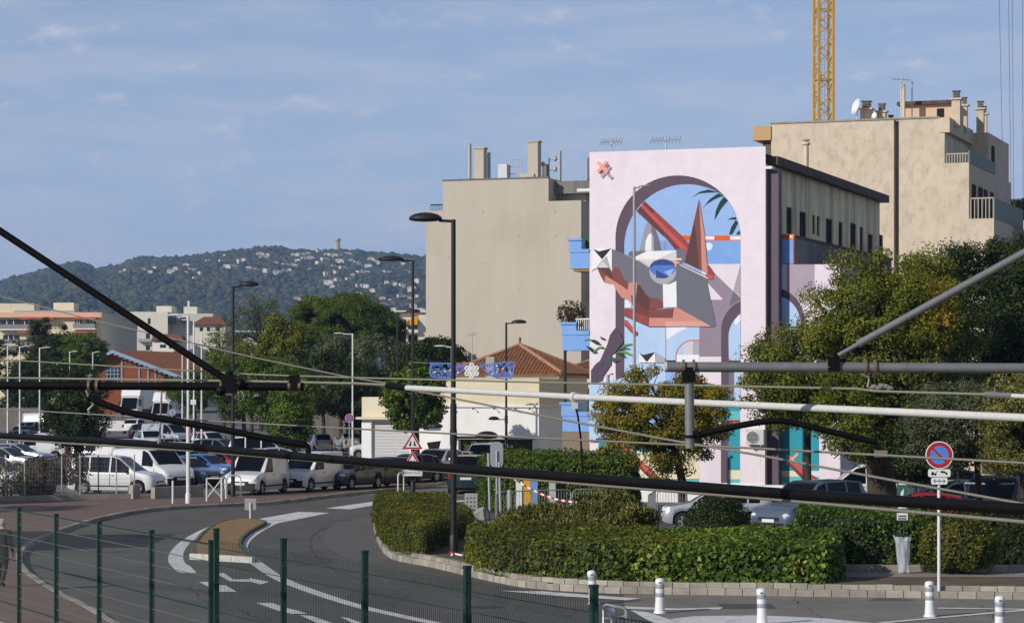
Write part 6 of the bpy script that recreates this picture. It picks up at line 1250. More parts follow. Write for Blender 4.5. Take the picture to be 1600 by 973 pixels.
MODEL = dict(
    van=car_model(4.14, 1.72, 1.82, [(2.07, .62), (2.0, .80), (1.9, .90), (1.18, 1.05), (.55, 1.72), (.3, 1.80), (-.6, 1.83), (-1.95, 1.80), (-2.02, 1.70), (-2.07, .9)], [(2.07, .6), (1.9, .84), (1.1, 1.02), (-2.07, 1.04)], (1.38, 1.30), .30, [(.95, .08)], (1.18, .42), None, True),
    mpv=car_model(4.38, 1.81, 1.80, [(2.19, .62), (2.1, .84), (1.95, .94), (1.25, 1.08), (.45, 1.70), (.1, 1.79), (-1.0, 1.81), (-1.9, 1.75), (-2.1, 1.3), (-2.19, .85)], [(2.19, .6), (1.95, .88), (1.1, 1.02), (-2.19, 1.06)], (1.42, 1.32), .32, [(.98, .06), (-.02, -.98), (-1.06, -1.75)], (1.25, .3), (-1.86, -2.12)),
    bigvan=car_model(4.78, 1.90, 1.96, [(2.39, .65), (2.3, .88), (2.1, 1.02), (1.55, 1.20), (.85, 1.82), (.55, 1.93), (-.8, 1.97), (-2.2, 1.93), (-2.33, 1.8), (-2.39, .9)], [(2.39, .62), (2.1, .96), (1.5, 1.12), (-2.39, 1.16)], (1.5, 1.6), .33, [(1.3, .35)], (1.55, .66), None, True),
    hatch=car_model(3.92, 1.68, 1.47, [(1.96, .58), (1.88, .74), (1.7, .82), (.98, .96), (.25, 1.38), (-.1, 1.46), (-.8, 1.45), (-1.45, 1.34), (-1.8, 1.0), (-1.96, .72)], [(1.96, .56), (1.7, .78), (.9, .90), (-1.96, .95)], (1.22, 1.22), .30, [(.72, -.12), (-.2, -1.0), (-1.06, -1.45)], (.98, .15), (-1.42, -1.80)),
    suv=car_model(4.42, 1.84, 1.64, [(2.21, .66), (2.12, .88), (1.9, .99), (1.08, 1.09), (.3, 1.55), (-.1, 1.63), (-1.2, 1.62), (-1.85, 1.50), (-2.1, 1.08), (-2.21, .8)], [(2.21, .62), (1.9, .94), (1.0, 1.03), (-2.21, 1.07)], (1.36, 1.34), .35, [(.82, -.08), (-.16, -1.02), (-1.1, -1.7)], (1.08, .2), (-1.8, -2.12), gc=.24, low=.74),
    estate=car_model(4.55, 1.77, 1.48, [(2.27, .58), (2.18, .74), (2.0, .82), (1.0, .95), (.2, 1.38), (-.2, 1.46), (-1.6, 1.42), (-2.05, 1.15), (-2.27, .8)], [(2.27, .56), (2.0, .78), (.9, .90), (-2.27, .96)], (1.38, 1.34), .31, [(.74, -.1), (-.18, -1.05), (-1.12, -1.75)], (1.0, .1), (-1.62, -2.06)),
    saloon=car_model(4.5, 1.77, 1.43, [(2.25, .58), (2.16, .74), (1.95, .82), (.95, .93), (.15, 1.35), (-.2, 1.42), (-.7, 1.41), (-1.45, 1.06), (-2.1, .99), (-2.25, .75)], [(2.25, .56), (1.95, .78), (.9, .88), (-1.5, .96), (-2.25, .92)], (1.38, 1.30), .31, [(.7, -.12), (-.2, -.95)], (.95, .05), (-.78, -1.42)),
    micro=car_model(2.6, 1.56, 1.54, [(1.3, .62), (1.22, .82), (1.0, .95), (.75, 1.04), (.2, 1.45), (-.1, 1.54), (-.75, 1.5), (-1.15, 1.05), (-1.3, .7)], [(1.3, .6), (1.0, .88), (.7, .95), (-1.3, .98)], (.93, .92), .29, [(.55, -.35)], (.75, .12), (-.8, -1.14)))
PAINT = {k: mat('car_' + k, v, .3, 0, coat=.7, metal=.35 if k in ('silver', 'grey', 'bluegrey') else 0) for k, v in dict(white=(.66, .66, .65), silver=(.42, .43, .44), grey=(.17, .18, .19), black=(.008, .008, .009), navy=(.01, .016, .04), blue=(.02, .12, .34), red=(.30, .012, .02), beige=(.40, .38, .33), brown=(.04, .018, .012), teal=(.008, .03, .035), bluegrey=(.10, .13, .18)).items()}
def car(model, pos, heading, paint_, label, cat='car', group=None, name='parked_car'):
    m_ = MODEL[model]; r = thing(name, label, cat, tuple(pos), R(heading), group)
    for nm, lst in m_.items():
        if nm in ('wheels', 'dim'): continue
        for me in lst:
            if me is None: continue
            o_ = mkobj(nm, me, r)
            if nm == 'body' : o_.material_slots[0].link = 'OBJECT'; o_.material_slots[0].material = PAINT[paint_]
            if nm == 'mirror' and paint_ in ('blue', 'red', 'silver'): o_.material_slots[0].link = 'OBJECT'; o_.material_slots[0].material = PAINT[paint_]
    for (x, y, wr) in m_['wheels']:
        if wr not in WHEEL: WHEEL[wr] = wheel_meshes(wr)
        w_ = bpy.data.objects.new('wheel', WHEEL[wr][0]); COL.objects.link(w_); w_.parent = r; w_.location = (x, y, wr); w_.rotation_euler = (R(90), rnd.uniform(0, 6), 0)
        mkobj('rim', WHEEL[wr][1], w_); mkobj('spokes', WHEEL[wr][2], w_)
    return r
ZW = Z * .125
car('van', G(402, 775) + ZW, -107, 'white', 'white panel van with black bumper parked behind the black lamp post', 'van', name='parked_van')
car('van', G(484, 770) + ZW, -114, 'white', 'second white panel van, right of the van behind the lamp post', 'van', name='parked_van')
car('hatch', G(548, 767) + ZW, -118, 'navy', 'dark blue hatchback parked beside the second white van')
car('estate', G(597, 764) + ZW, -126, 'black', 'black car with alloy wheels left of the triangular warning signs')
car('hatch', G(640, 757) + ZW, -128, 'brown', 'dark brown car hidden behind the warning sign plate')
car('suv', G(682, 753) + ZW, -110, 'silver', 'silver car with dark nose between the two lamp posts')
car('mpv', G(734, 769), 86, 'teal', 'dark teal people carrier seen from behind beside the hedge')
car('mpv', G(757, 741), -106, 'white', 'white people carrier facing the camera before the brown shopfront')
car('estate', G(716, 746), -95, 'grey', 'grey car peeping out behind the tall lamp post')
car('micro', G(499, 708), 112, 'silver', 'tiny silver two-seater seen from behind')
car('saloon', G(545, 704), 105, 'silver', 'silver saloon seen from behind left of the annex')
car('van', G(592, 716), 178, 'white', 'white van in profile in front of the roller shutters', 'van', name='parked_van')
car('hatch', G(627, 729), -104, 'black', 'black hatchback below the round sign before the annex')
# car park on the left, nearest row first
LOT = 'cars in the left car park'
car('mpv', G(182, 771), -14, 'white', 'white people carrier behind the mesh fence, nearest in the car park', group=LOT)
car('bigvan', G(238, 762), -46, 'white', 'white van with large windscreen right of the mesh fence gate', 'van', LOT, 'parked_van')
car('hatch', G(293, 759), -40, 'bluegrey', 'blue-grey car behind the low concrete wall', group=LOT)
car('hatch', G(322, 752), -33, 'blue', 'bright blue hatchback behind the white pole', group=LOT)
car('hatch', G(352, 744), -35, 'red', 'red car between the blue hatchback and the first white van', group=LOT)
car('mpv', G(292, 738), 12, 'beige', 'beige people carrier behind the blue hatchback', group=LOT)
car('mpv', G(408, 724), 4, 'white', 'white people carrier in profile behind the two parked vans', group=LOT)
car('suv', G(234, 704), -70, 'white', 'white estate car with wide dark windscreen in the far car park', group=LOT)
car('bigvan', G(262, 698), -38, 'silver', 'silver van behind the white estate car', 'van', LOT, 'parked_van')
car('suv', G(240, 690), -28, 'black', 'black car just in front of the small white hatchback', group=LOT)
car('hatch', G(212, 677), 80, 'white', 'small white hatchback seen from behind near the trucks', group=LOT)
car('hatch', G(310, 690), -60, 'red', 'red car behind the bicycle stands', group=LOT)
car('estate', G(285, 716), -30, 'grey', 'dark grey car in front of the silver van', group=LOT)
for k, (px, py, hd, md, pc, lb_) in enumerate(((72, 675, -24, 'bigvan', 'silver', 'silver van topmost of the row of cars at the far left'), (62, 683, -24, 'estate', 'grey', 'grey car second from the top in the far-left row'), (54, 691, -24, 'estate', 'black', 'black car third from the top in the far-left row'), (44, 699, -24, 'hatch', 'bluegrey', 'blue-grey car fourth from the top in the far-left row'),
        (62, 718, 178, 'van', 'white', 'white van with red tail lights in the left car park'), (28, 728, -20, 'estate', 'silver', 'silver estate in front of the white tail-light van'), (8, 742, -20, 'suv', 'silver', 'silver off-roader at the left edge'), (-16, 772, -14, 'mpv', 'white', 'white people carrier cut off by the left edge behind the mesh fence'))):
    car(md, G(px, py), hd, pc, lb_, 'van' if md in ('van', 'bigvan') else 'car', LOT, 'parked_van' if md in ('van', 'bigvan') else 'parked_car')
for k, (px, py, hd, md, pc, lb_) in enumerate(((206, 738, -40, 'bigvan', 'white', 'white van behind the large-windscreen van'), (345, 723, -30, 'suv', 'grey', 'grey off-roader behind the red car'), (255, 727, -36, 'hatch', 'red', 'red hatchback between the white vans and the estate car'), (165, 730, -20, 'mpv', 'silver', 'silver people carrier beside the dark broad-leaved tree'), (440, 737, 6, 'hatch', 'silver', 'silver hatchback just behind the second panel van'), (330, 703, -60, 'estate', 'white', 'white estate before the bicycle stands'))):
    car(md, G(px, py), hd, pc, lb_, 'van' if md == 'bigvan' else 'car', LOT, 'parked_van' if md == 'bigvan' else 'parked_car')
# cars behind the hedges on the right
car('hatch', GX(1122, 90), 176, 'silver', 'silver hatchback in profile behind the round clipped bush')
car('mpv', GX(1266, 87), -136, 'bluegrey', 'blue-grey people carrier behind the ivy hedge')
car('hatch', GX(1432, 85), 172, 'red', 'red car behind the green notice post')
car('mpv', GX(1352, 106), 178, 'white', 'white people carrier in the shade behind the leaning trunk')
car('suv', GX(1490, 92), -168, 'silver', 'silver off-roader with dark windows behind the no-parking sign')
nv = car('bigvan', GX(1560, 88), -112, 'navy', 'navy van with white roof lettering behind the round bush', 'van', name='parked_van')
car('suv', GX(1452, 106), 178, 'grey', 'grey car in the shade behind the red car')
text_mesh('lettering', 'www.pouech-batiment.fr', .17, M_white, nv, M=Matrix.Translation((1.0, -.1, 1.70)) @ Matrix.Rotation(R(90), 4, 'Z') @ Matrix.Rotation(R(40), 4, 'X'))
# box trucks
def truck(label, pos, heading, s=1.0):
    r = thing('box_truck', label, 'truck', tuple(pos), R(heading))
    b = MB(); b.box((-3.6, -1.15, .95), (1.2, 1.15, 3.45)); b.hexa([(1.2, -1.13, 2.3), (2.3, -1.05, 2.35), (2.3, 1.05, 2.35), (1.2, 1.13, 2.3), (1.2, -1.13, 3.44), (1.75, -1.05, 3.3), (1.75, 1.05, 3.3), (1.2, 1.13, 3.44)]); b.build('cargo_box', M_white, r)
    b = MB(); b.hexa([(1.22, -1.0, .45), (3.1, -1.0, .45), (3.1, 1.0, .45), (1.22, 1.0, .45), (1.22, -.98, 2.29), (2.2, -.92, 2.29), (2.2, .92, 2.29), (1.22, .98, 2.29)]); b.v = [(x, y, z) for x, y, z in b.v]; b.build('cab', M_white, r)
    b = MB(); b.hexa([(2.93, -.86, .98), (2.95, -.86, .98), (2.95, .86, .98), (2.93, .86, .98), (2.3, -.82, 2.18), (2.36, -.82, 2.18), (2.36, .82, 2.18), (2.3, .82, 2.18)]); 
    b.v = [(x + (.06 if z > 2 else .02), y, z) for x, y, z in b.v]; b.build('windscreen', M_carglass, r)
    b = MB(); b.box((2.9, -.7, .55), (3.13, .7, .85)); b.box((-3.5, -.9, .5), (1.2, .9, .94)); b.build('chassis', M_dark, r)
    for s_ in (-1, 1):
        b = MB(); b.box((1.5, s_ * 1.0 - .012, 1.3), (2.3, s_ * 1.0 + .012, 2.0)); b.build('side_window', M_carglass, r); b = MB(); b.box((2.98, s_ * .8 - .14, .6), (3.12, s_ * .8 + .14, .8)); b.build('headlight', M_head, r); b = MB(); b.box((2.5, s_ * 1.12 - .08, 1.4), (2.6, s_ * 1.12 + .08, 1.8)); b.build('mirror', M_dark, r)
        for x in (2.1, -2.4):
            if .36 not in WHEEL: WHEEL[.36] = wheel_meshes(.36)
            w_ = bpy.data.objects.new('wheel', WHEEL[.36][0]); COL.objects.link(w_); w_.parent = r; w_.location = (x, s_ * .92, .36); w_.rotation_euler = (R(90), 0, 0); mkobj('rim', WHEEL[.36][1], w_)
    r.scale = (s, s, s); return r
truck('white box truck in front of the orange brick shed', Vector((corner(214, 322).x, 322, gz(322))), -100, 1.15)
truck('white camper-like box truck right of the other truck', Vector((corner(262, 300).x, 300, gz(300))), -101, 1.02)
# ------------------------------------------------------------------ lamps
def head_mesh(b, c, d, L=.75, w=.26, h=.16):
    """flattened teardrop lamp head pointing along d"""
    d = Vector(d).normalized(); e = d.cross(Z); Mx = Matrix((d, e, Z)).transposed().to_4x4(); Mx.translation = Vector(c)
    b.ball((L * .5, 0, 0), (L * .5, w * .5, h * .5), 14, 8, M=Mx); b.v[-14 * 9:] = [(x, y, z if z >= c[2] - .02 else c[2] - .02 + (z - c[2]) * .35) for x, y, z in b.v[-14 * 9:]]
def lamp(name, label, base, ztop, arm_px, m, r0=.085, r1=.06, head=(.9, .42, .26), low=None, group=None, flare=0.0, dd=None):
    """post with one outreach arm and lamp head; low = second small arm (height, reach)"""
    base = Vector(base); r = thing(name, label, 'street lamp', tuple(base), group=group); h = ztop - base.z
    b = MB(); b.tube([(0, 0, 0), (0, 0, h * .45)], r0, 12); b.tube([(0, 0, h * .45), (0, 0, h)], [r1 * 1.05, r1], 12); b.lathe([(r0 + .03, 0), (r0 + .03, .5), (r0, .56)], 12); b.build('post', m, r, True)
    s = 1 if arm_px > 0 else -1; reach = abs(arm_px) * base.y / F; d = Vector((s, dd or 0, 0)).normalized(); hl, hw, hh_ = head; hl = min(hl, reach * .75)
    b = MB(); b.tube([(0, 0, h - .05), tuple(d * (reach - hl * .9) + Z * (h - .03 + flare))], r1 * .62, 8); b.build('arm', m, r, True)
    b = MB(); head_mesh(b, d * (reach - hl) + Z * (h + flare + .02), d, hl, hw, hh_); b.build('lamp_head', m, r, True)
    if low:
        z_, rc = low; s2 = 1 if rc > 0 else -1; rc = abs(rc); b = MB(); b.tube([(0, 0, z_), (s2 * (rc - .35), 0, z_)], r1 * .5, 8); b.build('low_arm', m, r); b = MB(); head_mesh(b, Vector((s2 * (rc - .55), 0, z_ + .03)), (s2, 0, 0), .62, .42, .3); b.build('low_lamp_head', m, r, True)
        b = MB(); b.lathe([(r1 + .035, z_ - .22), (r1 + .035, z_ + .22)], 10); b.build('collar', m, r)
    return r
pl = lambda px, py, d: P(px, py, d).z
lamp('street_lamp', 'tall black street lamp nearest the camera, standing between the clipped hedges', G(708.5, 881) + Z * .27, pl(0, 343, 71.6), -70, M_blackpole, .09, .065, (1.3, .55, .36), (4.85 - 73 * 71.6 / F - .27 + .0, 1.18))
lamp('street_lamp', 'black street lamp with the triangular warning signs on it', G(645, 771), pl(0, 406, 120.5), -55, M_blackpole, .09, .065, (1.3, .55, .36), (4.85 - 57 * 120.5 / F, 1.35))
lamp('street_lamp', 'black street lamp beside the first white van', G(364, 780) + Z * .12, pl(0, 447, 114), 41, M_blackpole, .09, .065, (1.05, .5, .34), flare=.05)
lamp('street_lamp', 'thin black lamp just left of the warning sign lamp', G(621, 733), pl(0, 487, 157.7), 36, M_blackpole, .08, .06, (.9, .45, .3))
lamp('street_lamp', 'black street lamp in front of the shop and tiled roof', G(791, 742), pl(0, 504, 147), 32, M_blackpole, .075, .06, (.95, .45, .32), (4.85 - 45 * 147 / F, -.95))
lamp('street_lamp', 'dark lamp post behind the blue balconies', GX(883, 135), pl(0, 546, 135), 12, M_blackpole, .09, .08, (.35, .3, .2))
lamp('street_lamp', 'pale grey lamp post standing in front of the mural', GX(991, 104), pl(0, 292, 104), 28, M_greypole, .11, .055, (.8, .16, .07), flare=.02)
lamp('street_lamp', 'grey lamp post before the yellowing young tree', GX(950, 106), pl(0, 585, 106), 9, M_greypole, .085, .07, (.2, .15, .1))
WL = 'white lamp posts of the car park'
for k, (px, d_, yt, arm, lb_) in enumerate(((294, 107.5, 493, -36, 'thick white lamp post nearest the car park wall'), (303, 186, 500, -20, 'white lamp post with a small white plate on it'), (315, 182, 519, 27, 'white lamp post with its arm to the right in the left car park'), (285, 215, 548, -14, 'thinner white lamp post left of the thick one'),
        (551, 183, 521, -30, 'white lamp post left of the annex, taller of the pair'), (542, 236, 531, -18, 'white lamp post left of the annex, lower of the pair'), (706, 146, 541, -28, 'white lamp post behind the nearest black lamp'), (12, 205, 540, 18, 'leftmost white lamp post at the left edge'), (31, 202, 541, 17, 'second white lamp post from the left edge'), (62, 200, 543, 18, 'third white lamp post from the left edge'), (109, 245, 549, 13, 'small white lamp post above the dark spreading tree'), (145, 250, 550, 12, 'small white lamp post left of the brick shed'))):
    lamp('white_lamp', lb_, GX(px, d_, gz(d_)), pl(0, yt, d_), arm, M_whitepole, .085 if k == 0 else .07, .055, (.75, .22, .1), group=WL)
sp = thing('small_plate', 'small white square plate on the white lamp post', 'sign', tuple(P(302, 628, 185.5))); b = MB(); b.box((-.2, -.02, -.18), (.2, 0, .18)); b.build('plate', M_white, sp)

# ------------------------------------------------------------------ signs and posts
def disc(b, c, r, y, n=32, mi=0): b.face([(c[0] + r * math.cos(2 * math.pi * k / n), y, c[2] + r * math.sin(2 * math.pi * k / n)) for k in range(n)], mi)
def rrect(b, x0, x1, z0, z1, y, r=.04, mi=0, t=.02):
    pts = []
    for cx_, cz_, a0 in ((x1 - r, z1 - r, 0), (x0 + r, z1 - r, 90), (x0 + r, z0 + r, 180), (x1 - r, z0 + r, 270)): pts += [(cx_ + r * math.cos(R(a0 + q * 22.5)), cz_ + r * math.sin(R(a0 + q * 22.5))) for q in range(5)]
    b.face([(x, y, z) for x, z in pts], mi); b.face([(x, y + t, z) for x, z in reversed(pts)], mi); n = len(pts)
    for k in range(n): j = (k + 1) % n; b.face([(pts[k][0], y, pts[k][1]), (pts[k][0], y + t, pts[k][1]), (pts[j][0], y + t, pts[j][1]), (pts[j][0], y, pts[j][1])], mi)
def no_park(name, label, base, zc, r_, m_post, crossed=False, plates=True, pr=.038):
    t = thing(name, label, 'sign', tuple(base)); bz = base.z; zc = zc - bz
    b = MB(); b.tube([(0, 0, 0), (0, 0, zc + r_ * .6)], pr, 10); b.build('post', m_post, t, True)
    y = -pr - .03; b = MB(); disc(b, (0, 0, zc), r_, y); b.lathe([(r_, 0), (r_, .02), (.001, .02)], 32, Matrix.Translation((0, y, zc)) @ Matrix.Rotation(R(-90), 4, 'X')); d_ = b.build('sign_disc', M_white, t)
    b = MB(); disc(b, (0, 0, zc), r_ * .93, y - .003); b.build('red_ring', M_red, d_); b = MB(); disc(b, (0, 0, zc), r_ * .66, y - .006); b.build('blue_field', M_blue_sign, d_)
    b = MB()
    for s in ((1, -1) if crossed else (1,)):
        Mx = Matrix.Translation((0, y - .009 - .001 * (s < 0), zc)) @ Matrix.Rotation(R(45 * s), 4, 'Y'); b.face([tuple(Mx @ Vector(p)) for p in ((-r_ * .7, 0, -r_ * .085), (r_ * .7, 0, -r_ * .085), (r_ * .7, 0, r_ * .085), (-r_ * .7, 0, r_ * .085))])
    b.build('red_bar', M_red, d_)
    if plates:
        b = MB(); rrect(b, -.26, .26, zc - r_ - .185, zc - r_ - .005, y); p1 = b.build('tow_plate', M_white, t)
        zt_ = zc - r_ - .1; ink = MB(); yy = y - .004
        q = lambda pts, ox=0, oz=0: ink.face([(x + ox, yy, z + zt_ + oz) for x, z in pts])
        q([(-.19, -.03), (-.07, -.03), (-.07, -.005), (-.12, .0), (-.14, .035), (-.175, .035), (-.19, .005)]); q([(-.1, .0), (-.085, .0), (-.035, .055), (-.045, .06)]); q([(.02, .05), (.025, .028), (.19, -.015), (.19, .01), (.13, .045), (.07, .06)]); 
        for cx_, cz_ in ((-.165, -.035), (-.095, -.035), (.165, -.02), (.06, .022)): ink.face([(cx_ + .02 * math.cos(a), yy - .001, zt_ + cz_ + .02 * math.sin(a)) for a in np.linspace(0, 6.28, 11)[:-1]])
        ink.build('tow_symbol', M_black_ink, p1)
        b = MB(); rrect(b, -.19, .19, zc - r_ - .36, zc - r_ - .2, y); p2 = b.build('arrow_plate', M_white, t); ink = MB(); za = zc - r_ - .28; yy = y - .004
        ink.face([(-.11, yy, za - .008), (.11, yy, za - .008), (.11, yy, za + .008), (-.11, yy, za + .008)])
        for s in (-1, 1):
            for k in (-1, 1): ink.face([(s * .145, yy - .001, za), (s * .10, yy - .001, za + k * .045), (s * .088, yy - .001, za + k * .035), (s * .125, yy - .001, za)][::(1 if s * k > 0 else -1)])
        ink.face([(-.004, yy - .001, za - .05), (.004, yy - .001, za - .05), (.004, yy - .001, za + .05), (-.004, yy - .001, za + .05)]); ink.build('arrow_symbol', M_black_ink, p2)
    return t
no_park('no_parking_sign', 'round red and blue no-parking sign with tow-away plates on a white post', G(1467, 933.5), P(0, 710.5, 60).z, .325, M_whitepole)
no_park('no_stopping_sign', 'small round no-stopping sign with red cross beside white lamp posts', GX(546, 176), P(0, 653, 176).z, .3, M_greypole, True, False)
# warning triangles on the lamp post
ws_ = thing('warning_sign', 'red and white triangular warning signs with a worded plate on the lamp post', 'sign', tuple(Vector((G(645, 771).x, 120.3, 0)))); yk = -.14
def tri(zc, s):
    b = MB(); 
    for k, (f, m_) in enumerate(((1, 0), (.72, 1))):
        pass
    return b
px_m = 120.3 / F
for (ycen, half) in ((690, 15.5), (720, 15.5)):
    zb_ = CAMZ - (ycen + 11 - HY) * px_m; zt_ = CAMZ - (ycen - 15 - HY) * px_m; hw = half * px_m; cz_ = zb_ + (zt_ - zb_) / 3
    T = [(-hw, zb_), (hw, zb_), (0, zt_)]; sc = lambda f: [(x * f, cz_ + (z - cz_) * f) for x, z in T]
    b = MB(); b.face([(x, yk, z) for x, z in sc(1.06)]); b.face([(x, yk + .02, z) for x, z in reversed(sc(1.06))]); o_ = b.build('sign_triangle', M_white, ws_); b = MB(); b.face([(x, yk - .003, z) for x, z in sc(1.0)]); b.build('red_border', M_red, o_); b = MB(); b.face([(x, yk - .006, z) for x, z in sc(.70)]); b.build('white_field', M_white, o_)
    b = MB(); h_ = (zt_ - zb_)
    for s in (-1, 1): b.face([(s * hw * .12, yk - .009, zb_ + h_ * .18), (s * hw * .38, yk - .009, zb_ + h_ * .18), (s * hw * .2, yk - .009, zb_ + h_ * .48), (s * hw * .12, yk - .009, zb_ + h_ * .48)][::s])
    b.build('pictogram', M_black_ink, o_)
zp0, zp1 = CAMZ - (743 - HY) * px_m, CAMZ - (733.5 - HY) * px_m; b = MB(); rrect(b, -17 * px_m, 15 * px_m, zp0, zp1, yk, .03); pp = b.build('worded_plate', M_white, ws_)
text_mesh('lettering', 'VÉHICULES', .17, M_black_ink, pp, M=Matrix.Translation((-.03, yk - .004, (zp0 + zp1) / 2)) @ Matrix.Rotation(R(90), 4, 'X'))
def back_sign(label, base, zc, kind, sz, m_post=M_greypole, pr=.03, name='sign_back'):
    t = thing(name, label, 'sign', tuple(base)); zc -= base.z; b = MB(); b.tube([(0, -.02, 0), (0, -.02, zc + sz * .3)], pr, 8); b.build('post', m_post, t); b = MB()
    if kind == 'sq': b.box((-sz, .02, zc - sz), (sz, .04, zc + sz))
    elif kind == 'round': b.lathe([(.001, 0), (sz, 0), (sz, .02), (.001, .02)], 24, Matrix.Translation((0, .03, zc)) @ Matrix.Rotation(R(90), 4, 'X'))
    else: rrect(b, -sz * .5, sz * .5, zc - sz, zc + sz, .02, sz * .4)
    b.build('plate', M_galv, t); return t
back_sign('grey back of a square keep-side sign on the traffic island', G(391, 814.5) + Z * .1, P(0, 788, 94.5).z, 'sq', .21, M_whitepole)
back_sign('grey back of a round sign before the roller shutters', GX(606, 170), P(0, 678, 170).z, 'round', .24, M_whitepole)
back_sign('oval grey sign back beside the trucks', GX(269, 235, gz(235)), P(0, 644, 235).z, 'round', .33, M_galv)
back_sign('tall rounded grey sign back standing behind the shaggy hedge', GX(776, 99), P(0, 710, 99).z, 'tall', .5, M_galv, .04)
for k, px in enumerate((764, 781)):
    d_ = 92 - 4 * k; t = thing('bare_post', 'bare grey sign post, %s of two leaning by the stone block' % ('left' if k == 0 else 'right'), 'post', tuple(GX(px + 2, d_))); b = MB(); b.tube([(0, 0, 0), (-.07, 0, 2.6 - .2 * k)], .045, 8); b.build('post', M_galv, t)
t = thing('bare_post', 'thick pale grey post rising from the grassy shrubs', 'post', tuple(GX(796, 80))); b = MB(); b.tube([(0, 0, 0), (0, 0, 1.75)], .07, 10); b.build('post', M_greypole, t)
# parking ticket pillar and stone block
t = thing('ticket_pillar', 'grey perforated metal pillar by the hedge gap', 'pillar', tuple(G(736, 812))); b = MB(); b.box((-.24, -.12, 0), (.24, .12, 1.0)); b.build('case', M_shutter, t); b = MB()
for i in range(3):
    for j in range(5): b.box((-.16 + .13 * i, -.124, .2 + .15 * j), (-.11 + .13 * i, -.119, .26 + .15 * j))
b.build('vent_hole', M_dark, t)
t = thing('stone_block', 'rough concrete block at the end of the clipped hedge', 'block', tuple(G(748, 822))); b = MB(); b.hexa([(-.3, -.5, 0), (.25, -.5, 0), (.3, .6, 0), (-.2, .6, 0), (-.2, -.45, .45), (.15, -.4, .62), (.2, .5, .7), (-.1, .5, .6)]); b.build('block', M_concrete, t)
# green notice post with litter bag
base = GX(1410, 64.4) + Z * .27; t = thing('litter_post', 'green notice post holding a clear plastic litter bag', 'litter bin', tuple(base)); pm_ = 64.4 / F; zz = lambda y: CAMZ - (y - HY) * pm_ - base.z
b = MB(); b.tube([(.05, .05, 0), (.05, .05, zz(752))], .03, 8); b.build('post', M_green, t)
Mpg = flat('notice_green', (52, 92, 78))
for (y0, y1, m_) in ((752, 778, Mpg), (788, 800, Mpg), (801, 812, M_white)):
    b = MB(); b.box((-8.5 * pm_, 0, zz(y1)), (8.5 * pm_, .02, zz(y0))); o_ = b.build('notice_plate', m_, t)
    b = MB()
    if m_ is Mpg and y0 < 780:
        b.face([(-.05, -.004, zz(775)), (.02, -.004, zz(775)), (.04, -.004, zz(762)), (0, -.004, zz(766)), (-.04, -.004, zz(768))]); b.face([(-.1, -.004, zz(757)), (.1, -.004, zz(757)), (.1, -.004, zz(754.5)), (-.1, -.004, zz(754.5))])
    else:
        for k in range(2): b.face([(-.11, -.004, zz(y0 + 6 + 4 * k)), (.1, -.004, zz(y0 + 6 + 4 * k)), (.1, -.004, zz(y0 + 3.5 + 4 * k)), (-.11, -.004, zz(y0 + 3.5 + 4 * k))])
    b.build('notice_print', M_white if m_ is Mpg else Mpg, o_)
b = MB(); b.lathe([(.19, zz(837)), (.21, zz(835.5)), (.19, zz(834)), (.16, zz(835))], 16, Matrix.Translation((-.02, -.1, 0)) @ Matrix.Rotation(R(0), 4, 'X')); b.build('bag_ring', M_dark, t)
Mbag = bpy.data.materials.new('clear_plastic'); Mbag.use_nodes = True; n_ = Mbag.node_tree.nodes; l_ = Mbag.node_tree.links; pb = n_['Principled BSDF']; pb.inputs['Base Color'].default_value = (.62, .66, .72, 1); pb.inputs['Roughness'].default_value = .22
tb = n_.new('ShaderNodeBsdfTransparent'); mxs = n_.new('ShaderNodeMixShader'); mxs.inputs[0].default_value = .48; l_.new(tb.outputs[0], mxs.inputs[1]); l_.new(pb.outputs[0], mxs.inputs[2]); l_.new(mxs.outputs[0], n_['Material Output'].inputs['Surface'])
b = MB(); n = 28; rows = 12
for j in range(rows + 1):
    f = j / rows; zc_ = zz(836) + (zz(893) - zz(836)) * f
    for k in range(n): a = 2 * math.pi * k / n; rr = (.19 - .09 * f + .02 * f * f) * (1 + .16 * math.sin(a * 5 + f * 4) + .12 * math.sin(a * 9 - f * 7)); b.v.append((-.02 + .03 * f + rr * math.cos(a), -.1 + rr * .8 * math.sin(a), zc_ + .02 * math.sin(a * 3)))
for j in range(rows):
    for k in range(n): b.f.append((j * n + k, j * n + (k + 1) % n, (j + 1) * n + (k + 1) % n, (j + 1) * n + k)); b.m.append(0)
b.build('plastic_bag', Mbag, t, True, 80)
# bollards
M_band = mat('reflective_band', (.34, .36, .40), .35, .05, 8, metal=.2)
for k, (px, py, lean, lb_) in enumerate(((928, 943, -.05, 'slightly tilted white bollard at the end of the wire fence'), (1031, 957.5, 0, 'white bollard with chipped top, second from the left'), (1191, 976, -.02, 'white bollard standing on the painted triangle'), (1453, 963, -.01, 'white bollard left of the no-parking sign post, beside its foot'), (1562, 990, 0, 'white bollard cut off at the lower right corner'))):
    t = thing('bollard', lb_, 'bollard', tuple(G(px, py)), group='white road bollards'); t.rotation_euler = (0, lean * 1.6, 0); b = MB(); b.lathe([(.14, 0), (.135, .03), (.115, .05), (.095, .30), (.098, .34), (.09, .36)], 18); b.build('foot', M_white, t, True); b = MB()
    for z0_, z1_ in ((.36, .45), (.545, .635)): b.lathe([(.096, z0_), (.098, z0_ + .01), (.098, z1_ - .01), (.096, z1_)], 18)
    b.build('reflective_band', M_band, t, True); b = MB(); b.lathe([(.094, .45), (.094, .545)], 18); b.lathe([(.094, .635), (.10, .65), (.10, .72), (.085, .75), (.03, .77), (.001, .765)], 18); b.build('sleeve', M_white, t, True); b = MB(); b.box((-.03, -.104, .66), (.03, -.09, .685)); b.build('slot', M_dark, t)
